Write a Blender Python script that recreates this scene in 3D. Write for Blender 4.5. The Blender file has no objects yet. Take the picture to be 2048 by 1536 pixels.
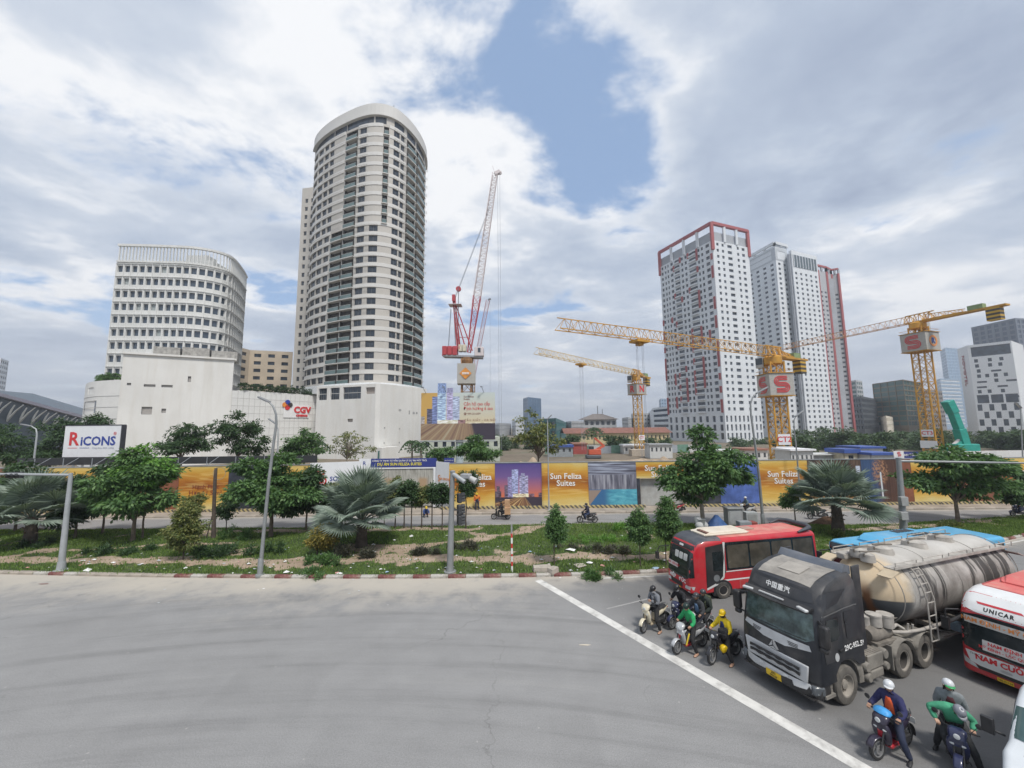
import bpy, bmesh, math, random
from math import sin, cos, pi, radians, sqrt, atan2
from mathutils import Vector, Matrix
from mathutils.bvhtree import BVHTree
random.seed(7)
SC = bpy.context.scene
COL = SC.collection
# ------------------------------------------------------------------ camera
F_PX, CX, CY, CAM_H = 770.0, 1024.0, 768.0, 8.5
PITCH, ROLL = radians(6.3), radians(0.6)
cam = bpy.data.cameras.new('camera')
cam.sensor_width = 36.0
cam.lens = 36.0 * F_PX / 2048.0
cam.clip_start, cam.clip_end = 0.1, 6000.0
cam_o = bpy.data.objects.new('camera', cam)
COL.objects.link(cam_o)
cam_o.matrix_world = Matrix.Translation((0, 0, CAM_H)) @ Matrix.Rotation(pi / 2 + PITCH, 4, 'X') @ Matrix.Rotation(-ROLL, 4, 'Z')
SC.camera = cam_o
# ------------------------------------------------------------------ view
SC.render.engine = 'CYCLES'
SC.cycles.use_denoising = True
SC.cycles.max_bounces = 6
SC.cycles.transparent_max_bounces = 8
SC.render.resolution_x, SC.render.resolution_y = 1024, 768
SC.view_settings.view_transform = 'Standard'
SC.view_settings.look = 'None'
SC.view_settings.gamma = 1.0
SC.view_settings.use_curve_mapping = False
SC.view_settings.exposure = EXPOSURE = 1.15
# ------------------------------------------------------------------ node helper
class NT:
 def __init__(s, tree):
  s.t = tree; s.N = tree.nodes; s.L = tree.links
 def n(s, typ, **kw):
  nd = s.N.new(typ)
  for k, v in kw.items(): setattr(nd, k, v)
  return nd
 def put(s, sock, val):
  if hasattr(val, 'is_output') or isinstance(val, bpy.types.NodeSocket): s.L.new(val, sock)
  elif isinstance(val, (tuple, list)) and len(val) == 3 and sock.type == 'RGBA': sock.default_value = (*val, 1)
  else: sock.default_value = val
 def math(s, op, a, b=0.0, c=0.0, clamp=False):
  m = s.n('ShaderNodeMath', operation=op, use_clamp=clamp)
  for i, x in enumerate((a, b, c)): s.put(m.inputs[i], x)
  return m.outputs[0]
 def mix(s, fac, a, b, mode='MIX'):
  m = s.n('ShaderNodeMix', data_type='RGBA', blend_type=mode)
  s.put(m.inputs[0], fac); s.put(m.inputs[6], a); s.put(m.inputs[7], b)
  return m.outputs[2]
 def ramp(s, fac, stops, interp='LINEAR'):
  r = s.n('ShaderNodeValToRGB'); r.color_ramp.interpolation = interp
  el = r.color_ramp.elements
  while len(el) < len(stops): el.new(0.5)
  for e, (p, c) in zip(el, stops):
   e.position = p
   e.color = (c, c, c, 1) if isinstance(c, (int, float)) else (*c, 1)
  s.put(r.inputs[0], fac)
  return r.outputs[0]
 def noise(s, vec, scale, detail=4, rough=0.55, dist=0.0):
  m = s.n('ShaderNodeTexNoise')
  if vec is not None: s.L.new(vec, m.inputs['Vector'])
  m.inputs['Scale'].default_value = scale; m.inputs['Detail'].default_value = detail
  m.inputs['Roughness'].default_value = rough; m.inputs['Distortion'].default_value = dist
  return m.outputs[0]
 def mapping(s, vec, scale=(1, 1, 1), loc=(0, 0, 0)):
  m = s.n('ShaderNodeMapping'); s.L.new(vec, m.inputs[0])
  m.inputs['Scale'].default_value = scale; m.inputs['Location'].default_value = loc
  return m.outputs[0]
 def xyz(s, vec):
  m = s.n('ShaderNodeSeparateXYZ'); s.L.new(vec, m.inputs[0]); return m.outputs
 def comb(s, x, y, z=0.0):
  m = s.n('ShaderNodeCombineXYZ')
  for i, a in enumerate((x, y, z)): s.put(m.inputs[i], a)
  return m.outputs[0]
 def step(s, x, lo, hi):
  m = s.n('ShaderNodeMapRange', interpolation_type='SMOOTHSTEP', clamp=True)
  s.put(m.inputs[0], x); m.inputs[1].default_value = lo; m.inputs[2].default_value = hi
  return m.outputs[0]
 def band(s, x, lo, hi, soft=0.004):
  return s.math('MULTIPLY', s.step(x, lo - soft, lo + soft), s.math('SUBTRACT', 1.0, s.step(x, hi - soft, hi + soft)))
 def rect(s, u, v, u0, u1, v0, v1, soft=0.004):
  return s.math('MULTIPLY', s.band(u, u0, u1, soft), s.band(v, v0, v1, soft))
# ------------------------------------------------------------------ world: sky with broken cloud
SUN_EL, SUN_AZ = radians(58), radians(150)       # azimuth clockwise from +Y (behind the camera, to the right)
world = bpy.data.worlds.new('World'); SC.world = world; world.use_nodes = True
wt = NT(world.node_tree); wt.N.clear()
sky = wt.n('ShaderNodeTexSky', sky_type='NISHITA', sun_disc=False)
sky.sun_elevation = SUN_EL; sky.sun_rotation = SUN_AZ
sky.altitude = 10; sky.air_density = 1.0; sky.dust_density = 0.7; sky.ozone_density = 1.6
tc = wt.n('ShaderNodeTexCoord')
sx, sy, sz = wt.xyz(tc.outputs['Generated'])
zz = wt.math('ADD', wt.math('MAXIMUM', sz, 0.0), 0.13)
px_, py_ = wt.math('DIVIDE', sx, zz), wt.math('DIVIDE', sy, zz)
pv = wt.comb(px_, py_, 0.0)
def gauss(cx, cy, rx, ry):
 a = wt.math('DIVIDE', wt.math('SUBTRACT', px_, cx), rx); b = wt.math('DIVIDE', wt.math('SUBTRACT', py_, cy), ry)
 d = wt.math('ADD', wt.math('MULTIPLY', a, a), wt.math('MULTIPLY', b, b))
 return wt.math('EXPONENT', wt.math('MULTIPLY', d, -1.0))
big = wt.noise(wt.mapping(pv, (1.0, 1.0, 1), (3.1, 1.7, 0)), 0.95, 2, 0.5)
fine = wt.noise(wt.mapping(pv, (1, 1.15, 1), (0.4, 5.2, 2)), 2.1, 8, 0.58, 0.2)
cov = wt.math('ADD', wt.math('ADD', wt.math('MULTIPLY', big, 0.36), wt.math('MULTIPLY', fine, 1.0)), 0.03)
cov = wt.math('SUBTRACT', cov, wt.math('MULTIPLY', gauss(0.14, 0.96, 0.30, 0.30), 0.33))
cov = wt.math('SUBTRACT', cov, wt.math('MULTIPLY', gauss(0.36, 1.22, 0.24, 0.22), 0.22))
cov = wt.math('SUBTRACT', cov, wt.math('MULTIPLY', gauss(0.15, 2.3, 0.5, 0.35), 0.14))
cov = wt.math('SUBTRACT', cov, wt.math('MULTIPLY', gauss(-1.9, 1.9, 1.0, 0.7), 0.13))
cloud = wt.step(cov, 0.46, 0.615)
tone = wt.noise(wt.mapping(pv, (1, 1.1, 1), (7.3, 2.2, 4)), 1.15, 7, 0.58, 0.15)
tone = wt.math('ADD', tone, wt.math('MULTIPLY', gauss(-0.24, 0.88, 0.30, 0.36), 0.30))
tone = wt.math('ADD', tone, wt.math('MULTIPLY', gauss(1.7, 1.9, 0.8, 0.6), 0.15))
tone = wt.math('SUBTRACT', tone, wt.math('MULTIPLY', gauss(0.95, 1.0, 0.6, 0.55), 0.15))
edge = wt.math('MULTIPLY', wt.math('SUBTRACT', 1.0, wt.step(cov, 0.50, 0.78)), 0.20)
ccol = wt.ramp(wt.math('ADD', tone, edge), [(0.28, (2.7, 3.2, 4.2)), (0.46, (3.6, 4.15, 5.1)), (0.60, (4.7, 5.15, 5.9)), (0.74, (7.0, 7.1, 7.3))])
blue = wt.mix(1.0, sky.outputs[0], (1.0, 1.04, 1.10), 'MULTIPLY')
blue = wt.mix(0.55, blue, (3.1, 4.3, 6.2))
hz = wt.math('SUBTRACT', 1.0, wt.step(sz, 0.0, 0.34))
skyc = wt.mix(cloud, blue, ccol)
skyc = wt.mix(wt.math('MULTIPLY', hz, 0.55), skyc, (4.7, 5.0, 5.55))
bg = wt.n('ShaderNodeBackground'); bg.inputs['Strength'].default_value = 0.062
wt.L.new(skyc, bg.inputs['Color'])
wo = wt.n('ShaderNodeOutputWorld'); wt.L.new(bg.outputs[0], wo.inputs[0])
world.cycles.sampling_method = 'MANUAL'; world.cycles.sample_map_resolution = 512
# ------------------------------------------------------------------ sun, veiled by cloud
sun = bpy.data.lights.new('sun', 'SUN'); sun.energy = 1.5; sun.angle = radians(10); sun.color = (1.0, 0.955, 0.89)
sun_o = bpy.data.objects.new('sun', sun); COL.objects.link(sun_o)
sd = Vector((sin(SUN_AZ) * cos(SUN_EL), cos(SUN_AZ) * cos(SUN_EL), sin(SUN_EL)))
sun_o.rotation_euler = sd.to_track_quat('Z', 'Y').to_euler(); sun_o.location = (30, -40, 90)
def ray(u, v):
 a, b = (u - CX) / F_PX, (CY - v) / F_PX
 c, s = cos(-ROLL), sin(-ROLL)
 a, b = c * a - s * b, s * a + c * b
 return Vector((a, cos(PITCH) - b * sin(PITCH), sin(PITCH) + b * cos(PITCH)))
def G(u, v, z=0.0):
 r = ray(u, v); t = (z - CAM_H) / r.z
 return Vector((r.x * t, r.y * t, z))
def D(u, v, Y):
 r = ray(u, v); t = Y / r.y
 return Vector((r.x * t, Y, CAM_H + r.z * t))
def PX(p):
 x, y, z = p[0], p[1], p[2] - CAM_H
 d = y * cos(PITCH) + z * sin(PITCH); b = (-y * sin(PITCH) + z * cos(PITCH)) / d; a = x / d
 c, s = cos(ROLL), sin(ROLL)
 return CX + (c * a - s * b) * F_PX, CY - (s * a + c * b) * F_PX
def XP(u, v, Y): return D(u, v, Y).x
def ZP(u, v, Y): return D(u, v, Y).z
MATS = {}
def mat(name, col, rough=0.6, metal=0.0, var=0.12, scale=2.0, bump=0.0, bscale=None, dirt=None, dirt_amt=0.4, dirt_scale=0.8, coat=0.0, trans=0.0, emit=None, spec=0.5, island=0.0, streak=False):
 if name in MATS: return MATS[name]
 m = bpy.data.materials.new(name); m.use_nodes = True
 t = NT(m.node_tree); b = t.N['Principled BSDF']
 tcn = t.n('ShaderNodeTexCoord'); vec = tcn.outputs['Object']
 c = (*col, 1)
 lo = tuple(max(0, x * (1 - var)) for x in col); hi = tuple(min(1, x * (1 + var)) for x in col)
 nz = t.noise(vec, scale, 5, 0.6)
 csock = t.mix(t.step(nz, 0.3, 0.7), lo, hi)
 if island > 0:
  g = t.n('ShaderNodeNewGeometry')
  csock = t.mix(1.0, csock, t.ramp(g.outputs['Random Per Island'], [(0.0, 1 - island), (1.0, 1 + island)]), 'MULTIPLY')
  csock = t.mix(1.0, csock, (1 + island * .5,) * 3, 'MULTIPLY')
 if dirt is not None:
  dv = t.mapping(vec, (3.0, 3.0, 0.35)) if streak else vec
  dn = t.noise(dv, dirt_scale, 6, 0.65, 0.3)
  csock = t.mix(t.math('MULTIPLY', t.step(dn, 0.42, 0.72), dirt_amt), csock, dirt)
 t.put(b.inputs['Base Color'], csock)
 rn = t.math('ADD', rough - 0.08, t.math('MULTIPLY', nz, 0.16), clamp=True)
 t.put(b.inputs['Roughness'], rn)
 b.inputs['Metallic'].default_value = metal
 b.inputs['Specular IOR Level'].default_value = spec
 b.inputs['Coat Weight'].default_value = coat
 b.inputs['Transmission Weight'].default_value = trans
 if emit:
  b.inputs['Emission Color'].default_value = (*emit[:3], 1); b.inputs['Emission Strength'].default_value = emit[3]
 if bump > 0:
  bn = t.n('ShaderNodeBump'); bn.inputs['Strength'].default_value = bump; bn.inputs['Distance'].default_value = 0.02
  t.L.new(t.noise(vec, bscale or scale * 8, 5, 0.6), bn.inputs['Height']); t.L.new(bn.outputs[0], b.inputs['Normal'])
 MATS[name] = m
 return m
def raw_mat(name):
 m = bpy.data.materials.new(name); m.use_nodes = True
 t = NT(m.node_tree); MATS[name] = m
 return m, t, t.N['Principled BSDF']
class MB:
 def __init__(s): s.v = []; s.f = []; s.m = []
 def add(s, vs, fs, mi=0):
  o = len(s.v); s.v += [tuple(p) for p in vs]; s.f += [tuple(i + o for i in f) for f in fs]; s.m += [mi] * len(fs)
  return s
 def box(s, c, d, rz=0.0, mi=0, R=None):
  hx, hy, hz_ = d[0] / 2, d[1] / 2, d[2] / 2
  vs = [Vector((x, y, z)) for z in (-hz_, hz_) for x, y in ((-hx, -hy), (hx, -hy), (hx, hy), (-hx, hy))]
  M = R if R is not None else Matrix.Rotation(rz, 3, 'Z')
  C = Vector(c)
  return s.add([M @ p + C for p in vs], [(3, 2, 1, 0), (4, 5, 6, 7), (0, 1, 5, 4), (1, 2, 6, 5), (2, 3, 7, 6), (3, 0, 4, 7)], mi)
 def bb(s, x0, x1, y0, y1, z0, z1, mi=0):
  return s.box(((x0 + x1) / 2, (y0 + y1) / 2, (z0 + z1) / 2), (x1 - x0, y1 - y0, z1 - z0), 0, mi)
 def beam(s, a, b, w, h=None, mi=0, up=(0, 0, 1)):
  a, b = Vector(a), Vector(b); d = b - a; L = d.length
  if L < 1e-6: return s
  d.normalize(); U = Vector(up)
  if abs(d.dot(U)) > 0.97: U = Vector((1, 0, 0))
  x = d; y = U.cross(x).normalized(); z = x.cross(y)
  R = Matrix((x, y, z)).transposed()
  return s.box((a + b) / 2, (L, w, h or w), 0, mi, R)
 def tube(s, pts, r, n=8, mi=0, cap=True):
  pts = [Vector(p) for p in pts]; k = len(pts)
  rs = r if isinstance(r, (list, tuple)) else [r] * k
  rings = []; prev = None
  for i, p in enumerate(pts):
   d = (pts[min(i + 1, k - 1)] - pts[max(i - 1, 0)])
   if d.length < 1e-9: d = Vector((0, 0, 1))
   d.normalize()
   if prev is None:
    u = Vector((0, 0, 1)) if abs(d.z) < 0.9 else Vector((1, 0, 0))
    u = (u - d * u.dot(d)).normalized()
   else: u = (prev - d * prev.dot(d)).normalized()
   prev = u; w = d.cross(u)
   rings.append([p + (u * cos(2 * pi * j / n) + w * sin(2 * pi * j / n)) * rs[i] for j in range(n)])
  return s.loft(rings, True, cap, mi)
 def loft(s, rings, closed=True, cap=True, mi=0):
  n = len(rings[0]); vs = [p for r in rings for p in r]; fs = []
  for i in range(len(rings) - 1):
   for j in range(n if closed else n - 1):
    a = i * n + j; b = i * n + (j + 1) % n
    fs.append((a, b, b + n, a + n))
  if cap and closed:
   fs.append(tuple(range(n - 1, -1, -1))); o = (len(rings) - 1) * n; fs.append(tuple(o + j for j in range(n)))
  return s.add(vs, fs, mi)
 def lathe(s, prof, n=24, axis='Z', c=(0, 0, 0), mi=0, cap=True):
  C = Vector(c); rings = []
  if len(prof) > 3 and abs(prof[0][0] - prof[-1][0]) < 1e-6 and prof[0][0] > 0.02: prof = list(prof) + [prof[0]]; cap = False
  for r, h in prof:
   ring = []
   for j in range(n):
    a = 2 * pi * j / n; x, y = r * cos(a), r * sin(a)
    ring.append(C + (Vector((x, y, h)) if axis == 'Z' else Vector((x, h, -y)) if axis == 'Y' else Vector((h, x, y))))
   rings.append(ring)
  return s.loft(rings, True, cap, mi)
 def prism(s, poly, z0, z1, mi=0):
  n = len(poly)
  vs = [(x, y, z0) for x, y in poly] + [(x, y, z1) for x, y in poly]
  fs = [tuple(range(n - 1, -1, -1)), tuple(range(n, 2 * n))] + [(i, (i + 1) % n, n + (i + 1) % n, n + i) for i in range(n)]
  return s.add(vs, fs, mi)
 def pris(s, poly, ax, a0, a1, mi=0):
  n = len(poly)
  P = (lambda q, t: (q[0], t, q[1])) if ax == 'Y' else (lambda q, t: (t, q[0], q[1]))
  vs = [P(q, a0) for q in poly] + [P(q, a1) for q in poly]
  fs = [tuple(range(n - 1, -1, -1)), tuple(range(n, 2 * n))] + [(i, (i + 1) % n, n + (i + 1) % n, n + i) for i in range(n)]
  return s.add(vs, fs, mi)
 def sheet(s, pts, mi=0):
  return s.add(pts, [tuple(range(len(pts)))], mi)
 def mesh(s, name, mats, smooth=None):
  me = bpy.data.meshes.new(name); me.from_pydata(s.v, [], s.f)
  for m in (mats if isinstance(mats, (list, tuple)) else [mats]): me.materials.append(m)
  if any(s.m): me.polygons.foreach_set('material_index', s.m)
  me.validate(); me.update()
  bm = bmesh.new(); bm.from_mesh(me); bmesh.ops.recalc_face_normals(bm, faces=bm.faces); bm.to_mesh(me); bm.free()
  if smooth:
   me.polygons.foreach_set('use_smooth', [True] * len(me.polygons)); me.set_sharp_from_angle(angle=radians(smooth))
  return me
 def build(s, name, mats, parent=None, smooth=None, bevel=0.0, loc=None, rz=0.0):
  o = bpy.data.objects.new(name, s.mesh(name, mats, smooth)); COL.objects.link(o)
  if parent is not None: o.parent = parent
  if loc is not None: o.location = loc
  if rz: o.rotation_euler.z = rz
  if bevel > 0:
   b = o.modifiers.new('bevel', 'BEVEL'); b.width = bevel; b.segments = 2; b.limit_method = 'ANGLE'; b.angle_limit = radians(40)
   o.data.polygons.foreach_set('use_smooth', [True] * len(o.data.polygons)); o.data.set_sharp_from_angle(angle=radians(50))
  return o
def tag(o, label=None, cat=None, group=None, kind=None):
 if label: o['label'] = label
 if cat: o['category'] = cat
 if group: o['group'] = group
 if kind: o['kind'] = kind
 return o
def thing(name, label, cat, loc=(0, 0, 0), rz=0.0, group=None):
 o = bpy.data.objects.new(name, None); COL.objects.link(o); o.empty_display_size = 0.2
 o.location = loc; o.rotation_euler.z = rz
 return tag(o, label, cat, group)
def inst(name, me, parent, loc, rz=0.0, scale=None):
 o = bpy.data.objects.new(name, me); COL.objects.link(o); o.parent = parent; o.location = loc
 if rz: o.rotation_euler.z = rz
 if scale: o.scale = scale
 return o
def copy_tree(o, parent=None):
 c = o.copy(); COL.objects.link(c); c.parent = parent
 for ch in o.children: copy_tree(ch, c)
 return c
def text_mesh(txt, size=1.0, depth=0.0, bold=0.0, align='CENTER', spacing=1.0, xscale=1.0):
 cu = bpy.data.curves.new('lettering', 'FONT'); cu.body = txt; cu.size = size; cu.extrude = depth; cu.offset = bold
 cu.align_x = align; cu.align_y = 'CENTER'; cu.space_character = spacing; cu.resolution_u = 2
 ob = bpy.data.objects.new('lettering', cu); COL.objects.link(ob)
 bpy.context.view_layer.update()
 me = bpy.data.meshes.new_from_object(ob.evaluated_get(bpy.context.evaluated_depsgraph_get()))
 bpy.data.objects.remove(ob); bpy.data.curves.remove(cu)
 if xscale != 1.0:
  for v in me.vertices: v.co.x *= xscale
 return me
def text_on(parent, txt, m, size, loc, rot, name='lettering', depth=0.006, bold=0.0, align='CENTER', spacing=1.0, xscale=1.0):
 me = text_mesh(txt, size, depth, bold, align, spacing, xscale); me.materials.clear(); me.materials.append(m)
 o = bpy.data.objects.new(name, me); COL.objects.link(o); o.parent = parent; o.location = loc; o.rotation_euler = rot
 return o
FACE = (pi / 2, 0, 0)      # text standing up, read from the -Y side
def bvh_of(mb): return BVHTree.FromPolygons([Vector(p) for p in mb.v], mb.f)
def conform(vs, bvh, d, eps=0.008, back=3.0):
 d = Vector(d).normalized(); out = []; hits = []
 for p in vs:
  h = bvh.ray_cast(Vector(p) - d * back, d); hits.append(h[0])
 ok = [(h - Vector(p)).dot(d) for p, h in zip(vs, hits) if h is not None]
 md = sum(ok) / len(ok) if ok else 0.0
 for p, h in zip(vs, hits):
  if h is None: h = bvh.find_nearest(Vector(p) + d * md)[0]
  out.append(h - d * eps)
 return out
def patch(poly3, bvh, d, m, name, parent, eps=0.008, cuts=5, smooth=40, thick=0.0):
 bm = bmesh.new(); vs = [bm.verts.new(p) for p in poly3]; bm.faces.new(vs)
 bmesh.ops.triangulate(bm, faces=bm.faces)
 for _ in range(cuts + 2):
  ed = [e for e in bm.edges if e.calc_length() > 0.13]
  if not ed: break
  bmesh.ops.subdivide_edges(bm, edges=ed, cuts=1); bmesh.ops.triangulate(bm, faces=bm.faces)
 co = conform([v.co.copy() for v in bm.verts], bvh, d, eps)
 for v, c in zip(bm.verts, co): v.co = c
 me = bpy.data.meshes.new(name); bm.to_mesh(me); bm.free(); me.materials.append(m)
 if me.polygons and sum((p.normal.dot(Vector(d)) for p in me.polygons)) > 0: me.flip_normals()
 me.polygons.foreach_set('use_smooth', [True] * len(me.polygons))
 o = bpy.data.objects.new(name, me); COL.objects.link(o); o.parent = parent
 if thick:
  sm = o.modifiers.new('thick', 'SOLIDIFY'); sm.thickness = thick; sm.offset = 1.0
 return o
def text_patch(txt, bvh, d, m, parent, size, M, name='lettering', eps=0.01, bold=0.0, spacing=1.0, xscale=1.0):
 me = text_mesh(txt, size, 0.0, bold, 'CENTER', spacing, xscale)
 co = conform([M @ v.co for v in me.vertices], bvh, d, eps)
 for v, c in zip(me.vertices, co): v.co = c
 me.materials.clear(); me.materials.append(m)
 o = bpy.data.objects.new(name, me); COL.objects.link(o); o.parent = parent
 return o
def rrect(w, h, r, n=4):
 pts = []
 for cx, cy, a0 in ((w / 2 - r, h / 2 - r, 0), (-w / 2 + r, h / 2 - r, pi / 2), (-w / 2 + r, -h / 2 + r, pi), (w / 2 - r, -h / 2 + r, 1.5 * pi)):
  pts += [(cx + r * cos(a0 + k * pi / 2 / n), cy + r * sin(a0 + k * pi / 2 / n)) for k in range(n + 1)]
 return pts
from mathutils import noise as mnoise
def fbm(x, y, s=1.0, o=4, seed=0.0):
 return mnoise.fractal(Vector((x * s + seed, y * s - seed, seed * 0.37)), 1.0, 2.0, o)
def smooth01(x, a, b):
 t = min(1, max(0, (x - a) / (b - a))); return t * t * (3 - 2 * t)
def interp(pl, x):
 for (x0, y0), (x1, y1) in zip(pl, pl[1:]):
  if x <= x1: return y0 + (y1 - y0) * (x - x0) / (x1 - x0)
 return pl[-1][1]
def curve_y(pl):
 out = []
 P = [Vector(p) for p in pl]; P = [P[0] * 2 - P[1]] + P + [P[-1] * 2 - P[-2]]
 for i in range(1, len(P) - 2):
  for k in range(12):
   t = k / 12
   q = 0.5 * ((2 * P[i]) + (P[i + 1] - P[i - 1]) * t + (2 * P[i - 1] - 5 * P[i] + 4 * P[i + 1] - P[i + 2]) * t * t + (3 * P[i] - P[i - 1] - 3 * P[i + 1] + P[i + 2]) * t ** 3)
   out.append((q.x, q.y))
 out.append(tuple(pl[-1])); return out
KERB = curve_y([(-80, 28.6), (-52, 26.0), (-30.7, 24.2), (-18, 23.3), (-3.6, 22.85), (7.8, 23.25), (18.8, 24.75), (34, 28.3), (46, 33.0), (56, 37.2)])
REAR = curve_y([(-80, 35.0), (-45, 34.4), (-14, 34.1), (7.5, 34.4), (27, 33.2), (38, 34.3), (50, 36.4), (56, 37.3)])
def ground_mat():
 m, t, b = raw_mat('site_earth'); v = t.n('ShaderNodeTexCoord').outputs['Object']
 n1 = t.noise(v, 0.05, 6, 0.6); n2 = t.noise(v, 0.8, 6, 0.6)
 c = t.ramp(n1, [(0.3, (0.13, 0.105, 0.075)), (0.5, (0.21, 0.17, 0.125)), (0.7, (0.10, 0.12, 0.06))])
 t.put(b.inputs['Base Color'], t.mix(1.0, c, t.ramp(n2, [(0.3, 0.75), (0.7, 1.0)]), 'MULTIPLY')); b.inputs['Roughness'].default_value = 0.95
 return m
o = MB().sheet([(-2400, -300, -0.03), (2400, -300, -0.03), (2400, 3000, -0.03), (-2400, 3000, -0.03)]).build('ground', ground_mat()); tag(o, kind='structure')
def asphalt(name, base, dust):
 m, t, b = raw_mat(name); v = t.n('ShaderNodeTexCoord').outputs['Object']
 big = t.noise(v, 0.11, 5, 0.6, 0.6); mid = t.noise(v, 0.9, 6, 0.65); fine = t.noise(v, 26, 3, 0.7)
 lanes = t.noise(t.mapping(v, (0.22, 0.7, 1)), 1.0, 7, 0.72, 0.2); grain = t.noise(v, 70, 2, 0.8)
 c = t.ramp(big, [(0.28, tuple(x * 0.92 for x in base)), (0.55, base), (0.78, tuple(x * 1.07 for x in base))])
 c = t.mix(1.0, c, t.ramp(lanes, [(0.32, 0.92), (0.50, 0.98), (0.7, 1.0)]), 'MULTIPLY')
 rx_, ry_, _ = t.xyz(v); dx_, dy_ = t.math('ADD', rx_, 6.0), t.math('ADD', ry_, 34.0); rad = t.math('SQRT', t.math('ADD', t.math('MULTIPLY', dx_, dx_), t.math('MULTIPLY', dy_, dy_))); tw = t.noise(t.comb(t.math('MULTIPLY', rad, 1.15), t.math('MULTIPLY', t.math('ARCTAN2', dy_, dx_), 2.2), 0.0), 1.0, 5, 0.68); c = t.mix(1.0, c, t.ramp(tw, [(0.34, 0.80), (0.47, 0.95), (0.60, 1.0)]), 'MULTIPLY'); c = t.mix(t.math('MULTIPLY', t.step(tw, 0.58, 0.74), 0.35), c, (0.40, 0.39, 0.37))
 for u0, u1, v0, v1 in ((-9.5, -6.2, 13.2, 15.1), (1.2, 2.5, 9.0, 12.6), (-21, -16.5, 17.5, 19)): c = t.mix(t.math('MULTIPLY', t.rect(t.math('ADD', rx_, t.math('MULTIPLY', mid, 0.5)), t.math('ADD', ry_, t.math('MULTIPLY', mid, 0.4)), u0, u1, v0, v1, 0.08), 0.09), c, (0.15, 0.148, 0.146))
 c = t.mix(1.0, c, t.ramp(mid, [(0.25, 0.90), (0.6, 1.0)]), 'MULTIPLY')
 c = t.mix(1.0, c, t.ramp(fine, [(0.28, 0.70), (0.62, 1.0)]), 'MULTIPLY'); c = t.mix(1.0, c, t.ramp(grain, [(0.30, 0.62), (0.55, 1.0)]), 'MULTIPLY')
 ck = t.n('ShaderNodeTexVoronoi', feature='DISTANCE_TO_EDGE'); t.L.new(t.n('ShaderNodeVectorMath', operation='ADD').outputs[0], ck.inputs[0]); va = ck.inputs[0].links[0].from_node; t.L.new(v, va.inputs[0]); nz_ = t.n('ShaderNodeTexNoise'); t.L.new(v, nz_.inputs['Vector']); nz_.inputs['Scale'].default_value = 1.1; nz_.inputs['Detail'].default_value = 5; sc_ = t.n('ShaderNodeVectorMath', operation='SCALE'); t.L.new(nz_.outputs['Color'], sc_.inputs[0]); sc_.inputs['Scale'].default_value = 1.6; t.L.new(sc_.outputs[0], va.inputs[1]); ck.inputs['Scale'].default_value = 0.16
 crack = t.math('MULTIPLY', t.math('SUBTRACT', 1.0, t.step(ck.outputs['Distance'], 0.0015, 0.006)), t.step(big, 0.46, 0.60)); c = t.mix(t.math('MULTIPLY', crack, 0.45), c, (0.10, 0.098, 0.095))
 oa = t.n('ShaderNodeAttribute', attribute_name='oil').outputs['Fac']; c = t.mix(t.math('MULTIPLY', oa, t.math('ADD', 0.55, t.math('MULTIPLY', mid, 0.6))), c, (0.115, 0.114, 0.113))
 if dust:
  a = t.n('ShaderNodeAttribute', attribute_name='dust')
  dn = t.math('MULTIPLY', a.outputs['Fac'], t.step(t.math('ADD', mid, t.math('MULTIPLY', a.outputs['Fac'], 0.32)), 0.42, 0.80))
  c = t.mix(dn, c, (0.43, 0.395, 0.34))
 sp = t.n('ShaderNodeTexVoronoi'); t.L.new(v, sp.inputs[0]); sp.inputs['Scale'].default_value = 1.3
 c = t.mix(t.math('MULTIPLY', t.math('SUBTRACT', 1.0, t.step(sp.outputs['Distance'], 0.03, 0.055)), 0.45), c, (0.42, 0.41, 0.38))
 t.put(b.inputs['Base Color'], c); t.put(b.inputs['Roughness'], t.math('ADD', 0.72, t.math('MULTIPLY', mid, 0.22)))
 bn = t.n('ShaderNodeBump'); bn.inputs['Strength'].default_value = 0.25; bn.inputs['Distance'].default_value = 0.01
 t.L.new(fine, bn.inputs['Height']); t.L.new(bn.outputs[0], b.inputs['Normal'])
 return m
ASPH = asphalt('worn_asphalt', (0.33, 0.328, 0.325), True)
def oil(x, y):
 if y > 33 or x < 0: return 0.0
 d = ((x - 1.32) * 12.2 + (y - 22.45) * 7.43) / 14.28
 return 0.85 * smooth01(d, 0.2, 2.2) * (1 - 0.45 * smooth01(d, 14, 24)) * (0.9 + 0.3 * fbm(x, y, 0.3, 3, 6.0))
def road_grid(name, x0, x1, ys, nx, zf, m, dust):
 vs, fs, du = [], [], []
 for i in range(nx + 1):
  x = x0 + (x1 - x0) * i / nx; a, bb_ = ys(x); ny = 40
  for j in range(ny + 1):
   y = a + (bb_ - a) * j / ny; vs.append((x, y, zf)); du.append(dust(x, y))
 for i in range(nx):
  for j in range(ny): q = i * (ny + 1) + j; fs.append((q, q + ny + 1, q + ny + 2, q + 1))
 mb = MB(); mb.add(vs, fs); o = mb.build(name, m); at = o.data.attributes.new('dust', 'FLOAT', 'POINT'); at.data.foreach_set('value', du); o.data.attributes.new('oil', 'FLOAT', 'POINT').data.foreach_set('value', [oil(p[0], p[1]) for p in vs])
 return tag(o, kind='structure')
def dust_front(x, y):
 d = interp(KERB, x) - y
 v = 0.95 * (1 - smooth01(d, 0.1, 1.2)) + 0.72 * (1 - smooth01(d, 0.5, 5.5)) * (1 - smooth01(x, -4, 6)) + 0.25 * (1 - smooth01(d, 0.3, 2.5))
 return min(1, max(0, v + 0.35 * fbm(x, y * 2, 0.25, 3, 4.2) * (v > 0.04)))
road_grid('road', -80, 70, lambda x: (-25, (interp(KERB, x) if x < 56 else 37.2) + 0.05), 150, 0.0, ASPH, dust_front)
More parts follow.
